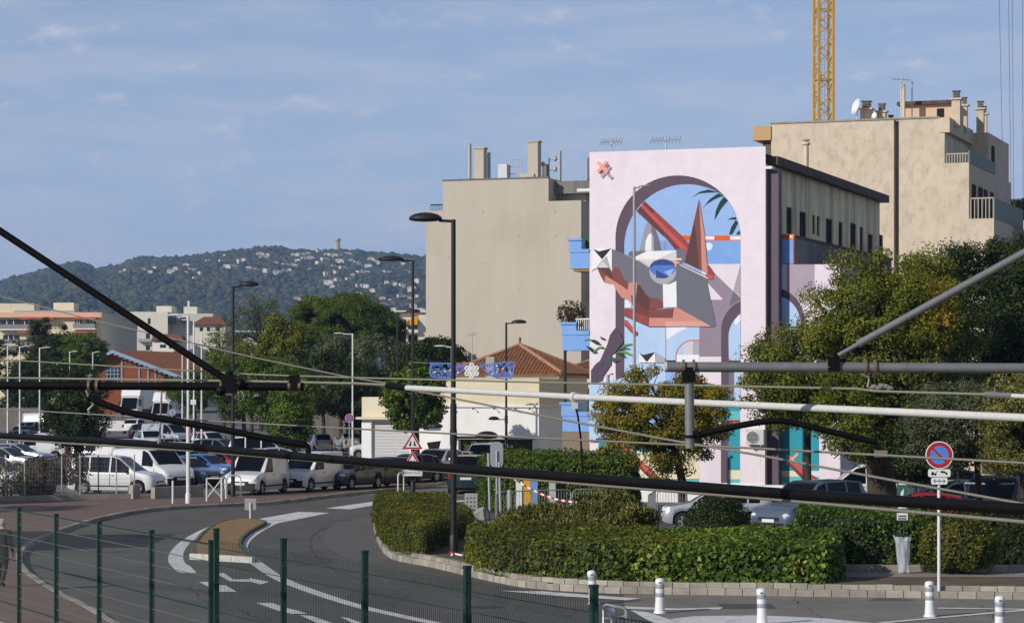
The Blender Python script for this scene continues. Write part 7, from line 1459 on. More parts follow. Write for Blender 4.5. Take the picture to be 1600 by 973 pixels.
# white pole, short posts and cycle stands by the left walkway
for k, (px, py, h_) in enumerate(((270, 791, .92), (284, 788, .9))):
    if k == 1: continue
    t = thing('short_post', 'short white post on the red walkway', 'bollard', tuple(G(px, py) + ZW)); b = MB(); b.tube([(0, 0, 0), (0, 0, h_)], .045, 10); b.ball((0, 0, h_), .046, 10, 6); b.build('post', M_whitepole, t, True)
def hoop(label, px0, px1, py, h_, d_):
    a = GX(px0, d_, .12); c_ = GX(px1, d_ + .3, .12); t = thing('hoop_barrier', label, 'barrier', tuple(a)); v = c_ - a; r_ = min(.18, v.length / 2); e = v.normalized(); pts = [Vector((0, 0, 0)), Z * (h_ - r_)] + [e * (r_ - r_ * math.cos(q)) + Z * (h_ - r_ + r_ * math.sin(q)) for q in (.5, 1.0, 1.57)]
    pts += [v - e * (r_ - r_ * math.cos(q)) + Z * (h_ - r_ + r_ * math.sin(q)) for q in (1.57, 1.0, .5)] + [v + Z * (h_ - r_), v]; b = MB(); b.tube(pts, .035, 8); b.build('hoop', M_whitepole, t, True); return t
hoop('white hoop barrier in front of the first white van, left one', 346, 353, 780, .95, 112); hoop('wide white hoop barrier round the black lamp foot', 354, 376, 780, 1.0, 112.5); hoop('white hoop barrier right of the black car', 622, 631, 765, .85, 121)
t = thing('gate_barrier', 'white tubular barrier with diagonal brace beside the low wall', 'barrier', tuple(GX(323, 109.5, .12))); b = MB(); w_ = 23 * 109.5 / F; b.tube([(0, 0, 0), (0, 0, .98)], .035, 8); b.tube([(w_, .1, 0), (w_, .1, .98)], .035, 8); b.tube([(0, 0, .98), (w_, .1, .98)], .03, 8); b.build('frame', M_whitepole, t); b = MB(); b.tube([(0, 0, .12), (w_, .1, .95)], .025, 6); b.tube([(0, 0, .85), (w_, .1, .15)], .025, 6); b.build('brace', M_whitepole, t)
for k in range(5):
    t = thing('bicycle_stand', 'white steel bicycle stand in the row at the far car park', 'bicycle stand', tuple(GX(322 + 5 * k, 196)), group='bicycle stands'); b = MB(); b.tube([(0, 0, 0), (0, 0, .8), (0, .2, .95), (0, .6, .95), (0, .8, .8), (0, .8, 0)], .035, 6); b.build('hoop', M_whitepole, t)
# low walls
def lowwall(name, label, a, b_, z1, th, m, cat='wall'):
    a, b_ = Vector(a), Vector(b_); v = (b_ - a); e = v.normalized(); nn = Vector((-e.y, e.x, 0)); t = thing(name, label, cat, tuple(a)); mb = MB(); mb.obox(a, e, v.length, nn, th, 0, z1); wpart(t, 'wall', mb, m); return t
lowwall('low_wall', 'low concrete wall in front of the parked white van', GX(242, 112), GX(318, 114.5), .62, .25, M_concrete); lowwall('low_wall', 'concrete plinth under the mesh fence at the left', GX(-20, 109), GX(212, 112.2), .35, .25, M_concrete); lowwall('low_wall', 'dark wall stub at the end of the mesh fence plinth', GX(208, 112), GX(219, 112.3), .72, .35, M_concrete)
# mesh fence at the left
t = thing('mesh_fence', 'grey wire mesh fence with steel posts in front of the left car park', 'fence', tuple(GX(0, 110))); A_ = GX(-20, 109.1); B_ = GX(210, 112.3); v = B_ - A_; e = v.normalized(); n = 8
for k in range(n + 1):
    p = A_ + v * k / n; mb = MB(); mb.tube([p + Z * .35, p + Z * 2.05], .03, 6); wpart(t, 'post', mb, M_greypole if k % 3 else M_green)
for k in range(n):
    p0, p1 = A_ + v * k / n, A_ + v * (k + 1) / n; mb = MB()
    for j in range(1, 12): q = p0.lerp(p1, j / 12); mb.tube([q + Z * .4, q + Z * 1.98], .004, 4, caps=False)
    for j in range(9): mb.tube([p0 + Z * (.42 + .19 * j), p1 + Z * (.42 + .19 * j)], .004, 4, caps=False)
    wpart(t, 'mesh_panel', mb, M_galv)
# crowd barriers, tape, boards
def crowd_barrier(label, a, b_, z0=0):
    a, b_ = Vector(a), Vector(b_); v = b_ - a; t = thing('crowd_barrier', label, 'barrier', tuple(a), group='steel crowd barriers'); L = v.length; e = v.normalized(); mb = MB(); r_ = .12
    mb.tube([a + Z * (z0 + .12), a + Z * (z0 + 1.0), a + e * r_ + Z * (z0 + 1.1), b_ - e * r_ + Z * (z0 + 1.1), b_ + Z * (z0 + 1.0), b_ + Z * (z0 + .12)], .022, 7); mb.tube([a + Z * (z0 + .22), b_ + Z * (z0 + .22)], .02, 6); wpart(t, 'frame', mb, M_galv, True)
    for k in range(1, int(L / .12)):
        mb = MB(); p = a + e * (.12 * k); mb.tube([p + Z * (z0 + .22), p + Z * (z0 + 1.09)], .009, 5); wpart(t, 'bar', mb, M_galv)
    for p in (a + e * .2, b_ - e * .2):
        nn = Vector((-e.y, e.x, 0)); mb = MB(); mb.tube([p - nn * .3 + Z * z0, p + Z * (z0 + .16), p + nn * .3 + Z * z0], .018, 6); wpart(t, 'foot', mb, M_galv)
crowd_barrier('crowd barrier before the white plinth, left of the leaning trunk', GX(1027, 96), GX(1072, 96.5)); crowd_barrier('crowd barrier standing end-on beside the tall grassy shrub', GX(1013, 92), GX(1024, 95.5)); crowd_barrier('long crowd barrier behind the grassy shrubs', GX(775, 95), GX(832, 96)); crowd_barrier('crowd barrier right of the coloured boards', GX(834, 96.2), GX(892, 97)); crowd_barrier('crowd barrier behind the tall pale shrub', GX(895, 97.2), GX(950, 98)); crowd_barrier('crowd barrier at the right end of the mural wall', GX(1310, 103), GX(1345, 101))
tp = thing('barrier_tape', 'red and white tape strung above the grassy shrubs', 'tape', tuple(P(805, 749, 93))); a, b_ = P(803, 748, 93), P(922, 785, 88); nseg = 22
for k in range(nseg):
    f0, f1 = k / nseg, (k + 1) / nseg; q0 = a.lerp(b_, f0) - Z * .25 * math.sin(math.pi * f0); q1 = a.lerp(b_, f1) - Z * .25 * math.sin(math.pi * f1); mb = MB(); mb.hexa([q0 - Z * .035, q1 - Z * .035, q1 - Z * .035 + Vector((0, .004, 0)), q0 - Z * .035 + Vector((0, .004, 0)), q0 + Z * .035, q1 + Z * .035, q1 + Z * .035 + Vector((0, .004, 0)), q0 + Z * .035 + Vector((0, .004, 0))]); wpart(tp, 'tape_segment', mb, M_red if k % 2 else M_white)
for (x0, x1, y0, y1, c_, nm, lb_) in ((818, 829, 749, 775, (215, 160, 25), 'yellow_board', 'upright yellow board behind the crowd barrier'), (829.5, 840, 750, 776, (105, 150, 215), 'blue_board', 'upright light blue board beside the yellow one'), (806, 816, 752, 775, (225, 225, 215), 'white_board', 'upright white board with yellow foot left of the yellow board'), (858, 868, 752, 776, (180, 180, 178), 'grey_board', 'upright grey board right of the blue one')):
    d_ = 99; a = P(x0, y1, d_); b_ = P(x1, y0, d_); t = thing(nm, lb_, 'board', (a.x, d_, 0)); mb = MB(); mb.box((a.x, d_, .1), (b_.x, d_ + .06, b_.z)); wpart(t, 'panel', mb, flat(nm + '_paint', c_)); mb = MB(); mb.box((a.x - .02, d_ - .15, 0), (b_.x + .02, d_ + .2, .1)); wpart(t, 'foot', mb, M_yellow if nm == 'white_board' else M_dark)
# small items before the shop: posts and black-yellow bin
for k, px in enumerate((656, 695, 701, 706, 812, 824)):
    t = thing('street_post', 'slim white street post in front of the shop', 'bollard', tuple(GX(px, 144)), group='slim white posts before the shop'); mb = MB(); h_ = 1.35 if k % 2 else 1.1; mb.tube([(0, 0, 0), (0, 0, h_)], .05, 8); mb.ball((0, 0, h_), .055, 8, 5); mb.build('post', M_whitepole, t)
t = thing('collection_box', 'black and yellow box on a post before the annex', 'box', tuple(GX(678, 148))); mb = MB(); mb.box((-.3, -.2, 1.25), (.3, .2, 1.5)); mb.build('yellow_band', M_yellow, t); mb = MB(); mb.hexa([(-.3, -.2, 1.502), (.3, -.2, 1.502), (.3, .2, 1.502), (-.3, .2, 1.502), (-.4, -.25, 1.85), (.4, -.25, 1.95), (.4, .25, 1.95), (-.4, .25, 1.85)]); mb.build('hood', M_dark, t); mb = MB(); mb.box((-.25, -.15, 0), (.25, .15, 1.248)); mb.build('body', M_shutter, t)
# red-white tie at the lamp foot
t = thing('tape_scrap', 'scrap of red and white tape tied round the nearest lamp foot', 'tape', tuple(G(708.5, 881) + Z * .3)); mb = MB(); mb.lathe([(.125, 0), (.13, .06)], 12); mb.build('band', M_red, t); mb = MB(); mb.face([(.05, -.14, .03), (.28, -.2, -.02), (.26, -.2, -.07), (.04, -.14, -.02)]); mb.face([(-.05, -.14, .03), (-.12, -.2, -.12), (-.05, -.2, -.14), (.0, -.14, .0)]); mb.build('tail', M_white, t)
# Christmas decoration strung across the street
DD = 118.0; dec = thing('street_decoration', 'blue street decoration with a white snowflake hung across the road', 'decoration', tuple(P(738, 578, DD))); Mdb = flat('tinsel_blue', (104, 136, 216)); Mdw = flat('snowflake_white', (228, 226, 220))
def wtube(b, pts, r): b.tube([P(x, y, DD) for x, y in pts], r, 5)
lf_ = [(673, 567), (700, 568), (722, 572), (727, 576), (716, 584), (705, 590), (676, 589), (673, 580), (673, 567)]; rt_ = [(752, 571), (775, 568), (803, 566), (803, 575), (799, 590), (780, 591), (764, 584), (752, 573), (752, 571)]
for nm, pl_ in (('tinsel_panel', lf_), ('tinsel_panel', rt_)):
    b = MB(); wtube(b, smooth_path(pl_, 3), .03); px_ = np.array([p[0] for p in pl_]); py_ = np.array([p[1] for p in pl_]); cnt = 0
    while cnt < 95:
        x, y = rnd.uniform(px_.min(), px_.max()), rnd.uniform(py_.min(), py_.max())
        if not inpoly(np.array([x]), np.array([y]), pl_)[0]: continue
        cnt += 1; rr = rnd.uniform(.8, 2.2); a0 = rnd.uniform(0, 6); wtube(b, [(x + rr * math.cos(a0 + q), y + rr * math.sin(a0 + q)) for q in np.linspace(0, rnd.uniform(2.5, 5.5), 6)], .02)
    o_ = wpart(dec, nm, b, Mdb); b = MB()
    for k in range(9):
        while True:
            x, y = rnd.uniform(px_.min() + 3, px_.max() - 3), rnd.uniform(py_.min() + 3, py_.max() - 3)
            if inpoly(np.array([x]), np.array([y]), pl_)[0]: break
        for q in range(4): a = q * math.pi / 4 + .2; wtube(b, [(x - 1.6 * math.cos(a), y - 1.6 * math.sin(a)), (x + 1.6 * math.cos(a), y + 1.6 * math.sin(a))], .016)
    st_ = wpart(dec, 'star', b, Mdw, parent=o_); st_['kind'] = 'stuff'
b = MB()
for k in range(6):
    a = math.pi / 6 + k * math.pi / 3; x, y = 737.5 + 8.5 * math.cos(a), 579.5 + 8.5 * math.sin(a); wtube(b, [(737.5, 579.5), (x, y)], .05); wtube(b, [(x + 2.9 * math.cos(q), y + 2.9 * math.sin(q)) for q in np.linspace(0, 6.29, 12)], .05); wtube(b, [(737.5 + 6 * math.cos(a + .5), 579.5 + 6 * math.sin(a + .5)), (737.5 + 3 * math.cos(a + .5), 579.5 + 3 * math.sin(a + .5))], .045)
    wtube(b, [(737.5 + 5 * math.cos(a - .4), 579.5 + 5 * math.sin(a - .4)), (737.5 + 5.5 * math.cos(a), 579.5 + 5.5 * math.sin(a)), (737.5 + 5 * math.cos(a + .4), 579.5 + 5 * math.sin(a + .4))], .04)
wtube(b, [(737.5 + 3 * math.cos(q), 579.5 + 3 * math.sin(q)) for q in np.linspace(0, 6.29, 14)], .045); wpart(dec, 'snowflake', b, Mdw)
b = MB(); b.tube([P(645, 566, 120), P(673, 567, DD)], .012, 5); b.tube([P(727, 576, DD), P(752, 571, DD)], .012, 5); b.tube([P(803, 566, DD), P(850, 562, 124)], .012, 5); b.tube([P(673, 567.5, DD), P(803, 566, DD)], .012, 5); wpart(dec, 'cable', b, M_galv)

# ------------------------------------------------------------------ tower crane mast
DC = 230.0; cr_ = thing('tower_crane', 'yellow lattice mast of a tower crane rising behind the weathered building', 'crane', (P(1287, 0, DC).x, DC, 0)); hw = 13.5 * DC / F; ztop = 47.0; cx_ = P(1287, 0, DC).x
th = R(12)
Mc = Matrix.Translation((cx_, DC, 0)) @ Matrix.Rotation(th, 4, 'Z'); hw *= .88
for sx_ in (-1, 1):
    for sy_ in (-1, 1): mb = MB(); mb.box((sx_ * hw - .11, sy_ * hw - .11, 0), (sx_ * hw + .11, sy_ * hw + .11, ztop), 0, Mc); wpart(cr_, 'chord', mb, M_yellow)
zs = np.arange(14.0, ztop - .5, 1.25)
for k, z_ in enumerate(zs):
    for f in range(4):
        Mr = Mc @ Matrix.Rotation(f * math.pi / 2, 4, 'Z'); mb = MB(); s = 1 if k % 2 else -1; mb.tube([Mr @ Vector((-s * hw, -hw, z_)), Mr @ Vector((s * hw, -hw, z_ + 1.25))], .05, 5); wpart(cr_, 'brace', mb, M_yellow)
    if k % 5 == 0:
        for f in range(4): Mr = Mc @ Matrix.Rotation(f * math.pi / 2, 4, 'Z'); mb = MB(); mb.tube([Mr @ Vector((-hw, -hw, z_)), Mr @ Vector((hw, -hw, z_))], .06, 5); wpart(cr_, 'brace', mb, M_yellow)
mb = MB()
for x_ in (-.18, .18): mb.tube([Mc @ Vector((x_, .2, 12)), Mc @ Vector((x_, .2, ztop))], .025, 5)
for z_ in np.arange(12, ztop, .33): mb.tube([Mc @ Vector((-.18, .2, z_)), Mc @ Vector((.18, .2, z_))], .014, 4)
wpart(cr_, 'ladder', mb, M_galv)
# crane ropes hanging at the right
for k, (x0, x1) in enumerate(((1561, 1568), (1575.5, 1580), (1581.5, 1584), (1597.5, 1598.5))):
    a, b_ = P(x0, -20, 260), P(x1, 330, 260); t = thing('hanging_rope', 'thin dark crane rope in the sky at the right edge', 'rope', tuple(b_), group='crane ropes at the right'); mb = MB(); mb.tube([a, b_], .028, 5); wpart(t, 'rope', mb, M_grey_wall)
# ------------------------------------------------------------------ railway fence in the foreground
def fence_run(label, pts, ztop_post, ztop, style, zb=1.0):
    t = thing('wire_fence', label, 'fence', (pts[0].x, pts[0].y, zb))
    e_ = (pts[-1] - pts[0]).normalized(); ang = math.atan2(e_.y, e_.x)
    for p in pts:
        Mp = Matrix.Translation((p.x, p.y, 0)) @ Matrix.Rotation(ang, 4, 'Z')
        mb = MB(); mb.box((-.03, -.03, zb), (.03, .03, ztop_post), 0, Mp); o_ = wpart(t, 'post', mb, M_green); mb = MB(); mb.box((-.034, -.034, ztop_post), (.034, .034, ztop_post + .025), 0, Mp); wpart(t, 'post_cap', mb, M_green, parent=o_)
    for i in range(len(pts) - 1):
        a, b = pts[i].to_3d(), pts[i + 1].to_3d(); v = b - a; L = v.length; e = v.normalized(); nn = Vector((e.y, -e.x, 0)); 
        if nn.y > 0: nn = -nn
        mb = MB(); n = int(L / .05)
        def zig(z): return nn * (.035 if style == 'v' and abs(z - (ztop - .17)) < .03 else 0) + nn * (.03 if style == 'v' and abs(z - (ztop - .95)) < .03 else 0)
        zsq = [zb + .03, ztop - 1.05, ztop - .95, ztop - .85, ztop - .27, ztop - .17, ztop - .07, ztop + .03] if style == 'v' else [zb + .03, ztop]
        for k in range(1, n):
            p = a + e * (L * k / n); mb.tube([p + Z * z_ + zig(z_) for z_ in zsq], .0026 if style == 'v' else .0013, 3, caps=False)
        hz = [ztop - .07, ztop - .27, ztop - .85, ztop - 1.05, zb + .1, zb + .4] if style == 'v' else [ztop - .02 - .2 * q for q in range(10)]
        for z_ in hz:
            mb.tube([a + Z * z_ + nn * .006, b + Z * z_ + nn * .006], .0045 if style == 'v' else .0055, 4, caps=False)
        wpart(t, 'mesh_panel', mb, M_green if style == 'v' else mat('fence_wire', (.12, .14, .12), .45, .1, 5))
        if style != 'v':
            for z_ in (ztop, ztop - .82, ztop - 1.55): mb = MB(); mb.tube([a + Z * z_, b + Z * z_], .012, 5); wpart(t, 'rail', mb, M_green)
        for (q, s) in ((a, 1), (b, -1)):
            for z_ in (ztop - .1, ztop - .5, ztop - .9): mb = MB(); c_ = q + e * s * .04 + Z * z_; mb.box((c_.x - .02, c_.y - .02, c_.z - .014), (c_.x + .02, c_.y + .02, c_.z + .014)); wpart(t, 'clamp', mb, M_dark)
    return t
fence_run('green wire mesh fence with dense upright wires, right of the taller double post', FR, 3.13, 2.98, 'v'); fence_run('green fence with horizontal wires, left of the double post', FL, 2.93, 2.90, 'h')
for nm, pts, lb_ in (('retaining_wall', FR, 'low wall carrying the right green fence'), ('retaining_wall', FL, 'low wall carrying the left green fence')):
    t = thing(nm, lb_, 'wall', (pts[0].x, pts[0].y, 0))
    for i in range(len(pts) - 1):
        a, b = pts[i].to_3d(), pts[i + 1].to_3d(); e = (b - a).normalized(); nn = Vector((-e.y, e.x, 0)); mb = MB(); mb.obox(a - nn * .15, e, (b - a).length, nn, .3, 0, .95); wpart(t, 'wall', mb, M_concrete)
# fence return at the end post with the steel bracket
e0 = FR[-1]; t = thing('fence_gate', 'galvanised frame with lock box at the end of the wire fence', 'gate', (e0.x, e0.y, 1.0)); dz = lambda y: CAMZ - (y - HY) * e0.y / F; xg = lambda px: (px - CX) * e0.y / F
mb = MB(); r_ = .02; mb.tube([(xg(943), e0.y, 1.0), (xg(943), e0.y, dz(948)), (xg(946), e0.y, dz(944)), (xg(974), e0.y, dz(949)), (xg(978), e0.y, dz(954)), (xg(978), e0.y, 1.0)], .014, 8); wpart(t, 'frame', mb, M_galv, True)
mb = MB(); mb.box((xg(949), e0.y - .04, dz(960)), (xg(960), e0.y + .04, dz(950))); wpart(t, 'lock_box', mb, M_galv); mb = MB(); mb.tube([(xg(955), e0.y, dz(960)), (xg(957), e0.y, dz(985))], .012, 6); mb.tube([(xg(945), e0.y, dz(966)), (xg(977), e0.y, dz(962))], .01, 6); wpart(t, 'bolt', mb, M_galv)
mb = MB(); mb.box((xg(926), e0.y - .03, 1.0), (xg(935.5), e0.y + .03, dz(954))); wpart(t, 'gate_post', mb, M_green)
g2 = [Vector((e0.x + .2, e0.y + .1)), Vector((e0.x + 1.1, e0.y - 1.5))]; mb = MB()
for k in range(30): q = g2[0].lerp(g2[1], k / 29); mb.tube([(q.x, q.y, 1.0), (q.x, q.y, dz(964) + .0)], .003, 3, caps=False)
for z_ in (dz(966), dz(980)): mb.tube([(g2[0].x, g2[0].y, z_), (g2[1].x, g2[1].y, z_)], .005, 4)
wpart(t, 'gate_mesh', mb, M_green)

# ------------------------------------------------------------------ overhead line equipment between camera and fence
def DW(px, dl=27.0, dr=12.5): return 1.0 / (1 / dl + (1 / dr - 1 / dl) * px / 1600.0)
def wire(name, label, pts, r, m, dl=27.0, dr=12.5, ext=(True, True), cat='wire', n=8):
    q = [P(x, y, DW(x, dl, dr)) for x, y in pts]
    if ext[0]: q = [q[0] + (q[0] - q[1]).normalized() * 9] + q
    if ext[1]: q = q + [q[-1] + (q[-1] - q[-2]).normalized() * 5]
    t = thing(name, label, cat, tuple(q[0])); mb = MB(); mb.tube(q, r, n); wpart(t, 'strand' if r < .012 else 'tube', mb, m, True); return t
wire('contact_wire', 'thin yellow-green wire running just above the left dark tube', [(0, 561.5), (400, 585), (560, 590), (840, 597), (1240, 605), (1338, 607), (1370, 611), (1545, 616)], .0065, M_wire, ext=(True, False))
t = wire('wire_insulator', 'pale end of the upper wire at the right edge', [(1543, 616), (1600, 619)], .011, M_insul, ext=(False, True))
mb = MB(); mb.tube([P(1540, 615.7, DW(1540)), P(1582, 618, DW(1582))], .0145, 10); wpart(t, 'sleeve', mb, M_steel_grey)
wire('messenger_wire', 'yellow wire resting along the dark horizontal tube', [(0, 590), (400, 595.5), (560, 599), (618, 602)], .010, M_wire, ext=(True, False))
wire('stay_wire', 'thin wire slanting down from the left edge to the pale tube', [(0, 462.5), (154, 502), (400, 559), (540, 588), (618, 601)], .0055, M_wire2, ext=(True, False))
wire('feeder_wire', 'thin grey wire crossing the picture through the no-parking sign', [(0, 638.5), (213, 651), (580, 671), (840, 684), (1180, 700), (1600, 723)], .0065, M_wire2)
wire('return_wire', 'wire slanting from the pale tube down to the lower right', [(632, 607), (840, 648), (1040, 686), (1187, 711), (1400, 751), (1600, 787)], .007, M_wire2, ext=(False, True))
wire('lower_wire', 'beige wire running just under the thick black cable', [(0, 686), (300, 704), (580, 727), (840, 749.5), (900, 755), (1200, 779), (1600, 815)], .0095, M_wire2)
cb = wire('feeder_cable', 'thick black cable sagging across the whole picture', [(-60, 677), (150, 688), (300, 698), (580, 722), (840, 741), (1200, 769), (1440, 785), (1600, 795)], .031, M_metal_dark, cat='cable', n=12)
pt = wire('insulator_tube', 'long pale grey insulating tube crossing the right half', [(632, 605.5), (900, 620), (1200, 634), (1600, 652.5)], .0205, M_insul, ext=(False, True), cat='insulator', n=14)
mb = MB(); mb.tube([P(606, 602, DW(606)), P(636, 605.6, DW(636))], .025, 12); wpart(pt, 'dark_sleeve', mb, M_metal_dark, True)
mb = MB(); dcl = DW(898); cpt = P(898, 620, dcl); mb.lathe([(.0205, -.02), (.032, -.02), (.032, .02), (.0205, .02)], 14, Matrix.Translation(cpt) @ (P(920, 621, DW(920)) - cpt).to_track_quat('Z', 'Y').to_matrix().to_4x4()); mb.box((cpt.x - .02, cpt.y - .012, cpt.z - .075), (cpt.x + .02, cpt.y + .012, cpt.z - .02)); wpart(pt, 'clamp', mb, M_insul)
mb = MB(); mb.tube([P(900, 638, dcl), P(903, 650, dcl), P(907, 680, dcl * 1.01), P(911, 739, dcl * 1.01)], .0065, 7); wpart(pt, 'dropper', mb, M_metal_dark)
def ring(b, c, axis, r, w): b.lathe([(r, -w), (r + .012, -w), (r + .012, w), (r, w), (r, -w)], 16, Matrix.Translation(Vector(c)) @ Vector(axis).to_track_quat('Z', 'Y').to_matrix().to_4x4())
# left cantilever (its shade put into the near-black steel colour)
d1 = 19.6; lc_ = thing('left_cantilever', 'dark tubular cantilever arm with diagonal stay entering from the left', 'overhead arm', tuple(P(-40, 603, d1)))
mb = MB(); mb.tube([P(-260, 601, d1), P(475, 604, d1)], .0315, 14); wpart(lc_, 'bracket_tube', mb, M_metal_dark, True)
mb = MB(); mb.tube([P(-260, 190, d1), P(352, 592, d1)], .0275, 12); wpart(lc_, 'stay_tube', mb, M_metal_dark, True)
Mbr = mat('brass_clamp', (.30, .22, .12), .35, .15, 20, metal=.6)
for px in (139, 151.5, 346, 372, 452, 468): mb = MB(); ring(mb, P(px, 602.5, d1), (1, 0, 0), .033, .010); wpart(lc_, 'clamp_ring', mb, Mbr)
mb = MB(); q = P(358, 600, d1); mb.box((q.x - .055, q.y - .05, q.z - .07), (q.x + .055, q.y + .05, q.z + .07)); mb.tube([q + Z * .05, q + Z * .10], .03, 8); mb.ball(q + Vector((.09, -.02, .0)), .045, 8, 6); mb.ball(q + Vector((-.06, -.03, -.05)), .04, 8, 6); wpart(lc_, 'joint', mb, M_metal_dark); mb = MB(); q = P(460, 598, d1); mb.box((q.x - .04, q.y - .04, q.z - .06), (q.x + .04, q.y + .04, q.z + .06)); wpart(lc_, 'joint', mb, M_metal_dark)
mb = MB(); mb.tube([P(x, y, d1 - .2) for x, y in smooth_path([(138, 620), (190, 641), (260, 655), (350, 671), (430, 687), (476, 694)], 3)], .026, 12); mb.tube([P(474, 693, d1 - .2), P(481, 697, d1 - .2), P(482, 708, d1 - .2)], .022, 8); wpart(lc_, 'steady_arm', mb, M_metal_dark, True)
mb = MB(); mb.tube([P(134, 606, d1), P(138, 618, d1), P(146, 632, d1), P(138, 640, d1), P(140, 648, d1)], .011, 7); wpart(lc_, 'dropper', mb, M_wire2); mb = MB(); mb.tube([P(253, 604, d1), P(249, 690, d1)], .008, 6); mb.ball(P(249, 690, d1), .02, 8, 5); wpart(lc_, 'dropper', mb, M_wire2)
mb = MB(); mx_ = P(-330, 602, d1).x; mb.box((mx_ - .12, d1 - .12, 0), (mx_ + .12, d1 + .12, 8.2)); wpart(lc_, 'mast', mb, M_galv); mb = MB(); mb.tube([(mx_, d1, P(0, 601, d1).z), P(-258, 601, d1)], .05, 10); wpart(lc_, 'insulator', mb, M_insul); mb = MB(); mb.tube([(mx_, d1, P(0, 145, d1).z), P(-258, 191, d1)], .05, 10); wpart(lc_, 'insulator', mb, M_insul)
# right cantilever
d2 = 13.8; rc_ = thing('right_cantilever', 'grey tubular cantilever arm with hanging post entering from the right', 'overhead arm', tuple(P(1640, 575, d2)))
mb = MB(); mb.tube([P(1040, 573, d2), P(2150, 577.5, d2)], .0275, 16); wpart(rc_, 'bracket_tube', mb, M_steel_grey, True)
mb = MB(); mb.lathe([(.001, 0), (.0282, 0), (.0282, .012)], 16, Matrix.Translation(P(1038.5, 573, d2)) @ Matrix.Rotation(R(90), 4, 'Y')); wpart(rc_, 'end_cap', mb, M_insul)
mb = MB(); mb.tube([P(1340, 538, d2), P(2150, 92.5, d2)], .0215, 12); mb.tube([P(1308, 556, d2), P(1342, 537, d2)], .013, 10); wpart(rc_, 'stay_tube', mb, M_steel_grey, True)
for px in (1068, 1084, 1293, 1352, 1367): mb = MB(); ring(mb, P(px, 573.2, d2), (1, 0, 0), .0285, .006); wpart(rc_, 'clamp_ring', mb, Mbr)
mb = MB(); q = P(1301, 570, d2); mb.box((q.x - .03, q.y - .04, q.z - .035), (q.x + .035, q.y + .04, q.z + .04)); mb.ball(P(1303, 558, d2), .028, 10, 6); wpart(rc_, 'joint', mb, M_metal_dark); mb = MB(); q = P(1076, 588, d2); mb.box((q.x - .035, q.y - .035, q.z - .03), (q.x + .035, q.y + .035, q.z + .05)); wpart(rc_, 'joint', mb, M_metal_dark)
mb = MB(); mb.tube([P(1076.5, 582, d2), P(1078, 700, d2)], .026, 14); wpart(rc_, 'hanging_post', mb, M_steel_grey, True)
mb = MB(); ring(mb, P(1077.5, 681, d2), (0, 0, 1), .027, .006); q = P(1085, 679, d2); mb.box((q.x - .012, q.y - .02, q.z - .02), (q.x + .03, q.y + .02, q.z + .02)); wpart(rc_, 'post_collar', mb, M_metal_dark)
mb = MB(); mb.tube([P(x, y, d2) for x, y in smooth_path([(1090, 679), (1130, 670), (1175, 661), (1212, 657), (1240, 660), (1290, 672), (1340, 684), (1368, 690)], 3)], .0175, 12); mb.tube([P(1367, 689, d2), P(1372, 700, d2), P(1378, 708, d2)], .012, 8); wpart(rc_, 'steady_arm', mb, M_metal_dark, True)
mb = MB(); q = P(1377, 709, d2); mb.box((q.x - .035, q.y - .02, q.z - .015), (q.x + .03, q.y + .02, q.z + .02)); wpart(rc_, 'wire_clamp', mb, M_wire2); mb = MB(); mb.tube([P(1354, 580, d2), P(1358, 592, d2), P(1356, 604, d2), P(1362, 608, d2)], .006, 6); mb.tube([P(1345, 583, d2), P(1358, 590, d2)], .007, 6)
for k in range(5): mb.ball(P(1366 + 6 * k, 604 + 2 * math.sin(k * 2), d2), (.022, .012, .014), 8, 5)
wpart(rc_, 'wire_clamp', mb, M_wire2)
mb = MB(); mx_ = P(2230, 575, d2).x; mb.box((mx_ - .12, d2 - .12, 0), (mx_ + .12, d2 + .12, 8.4)); wpart(rc_, 'mast', mb, M_galv); mb = MB(); mb.tube([(mx_, d2, P(0, 577.5, d2).z), P(2148, 577.5, d2)], .045, 10); wpart(rc_, 'insulator', mb, M_insul); mb = MB(); mb.tube([(mx_, d2, P(0, 48, d2).z), P(2148, 93.6, d2)], .045, 10); wpart(rc_, 'insulator', mb, M_insul)

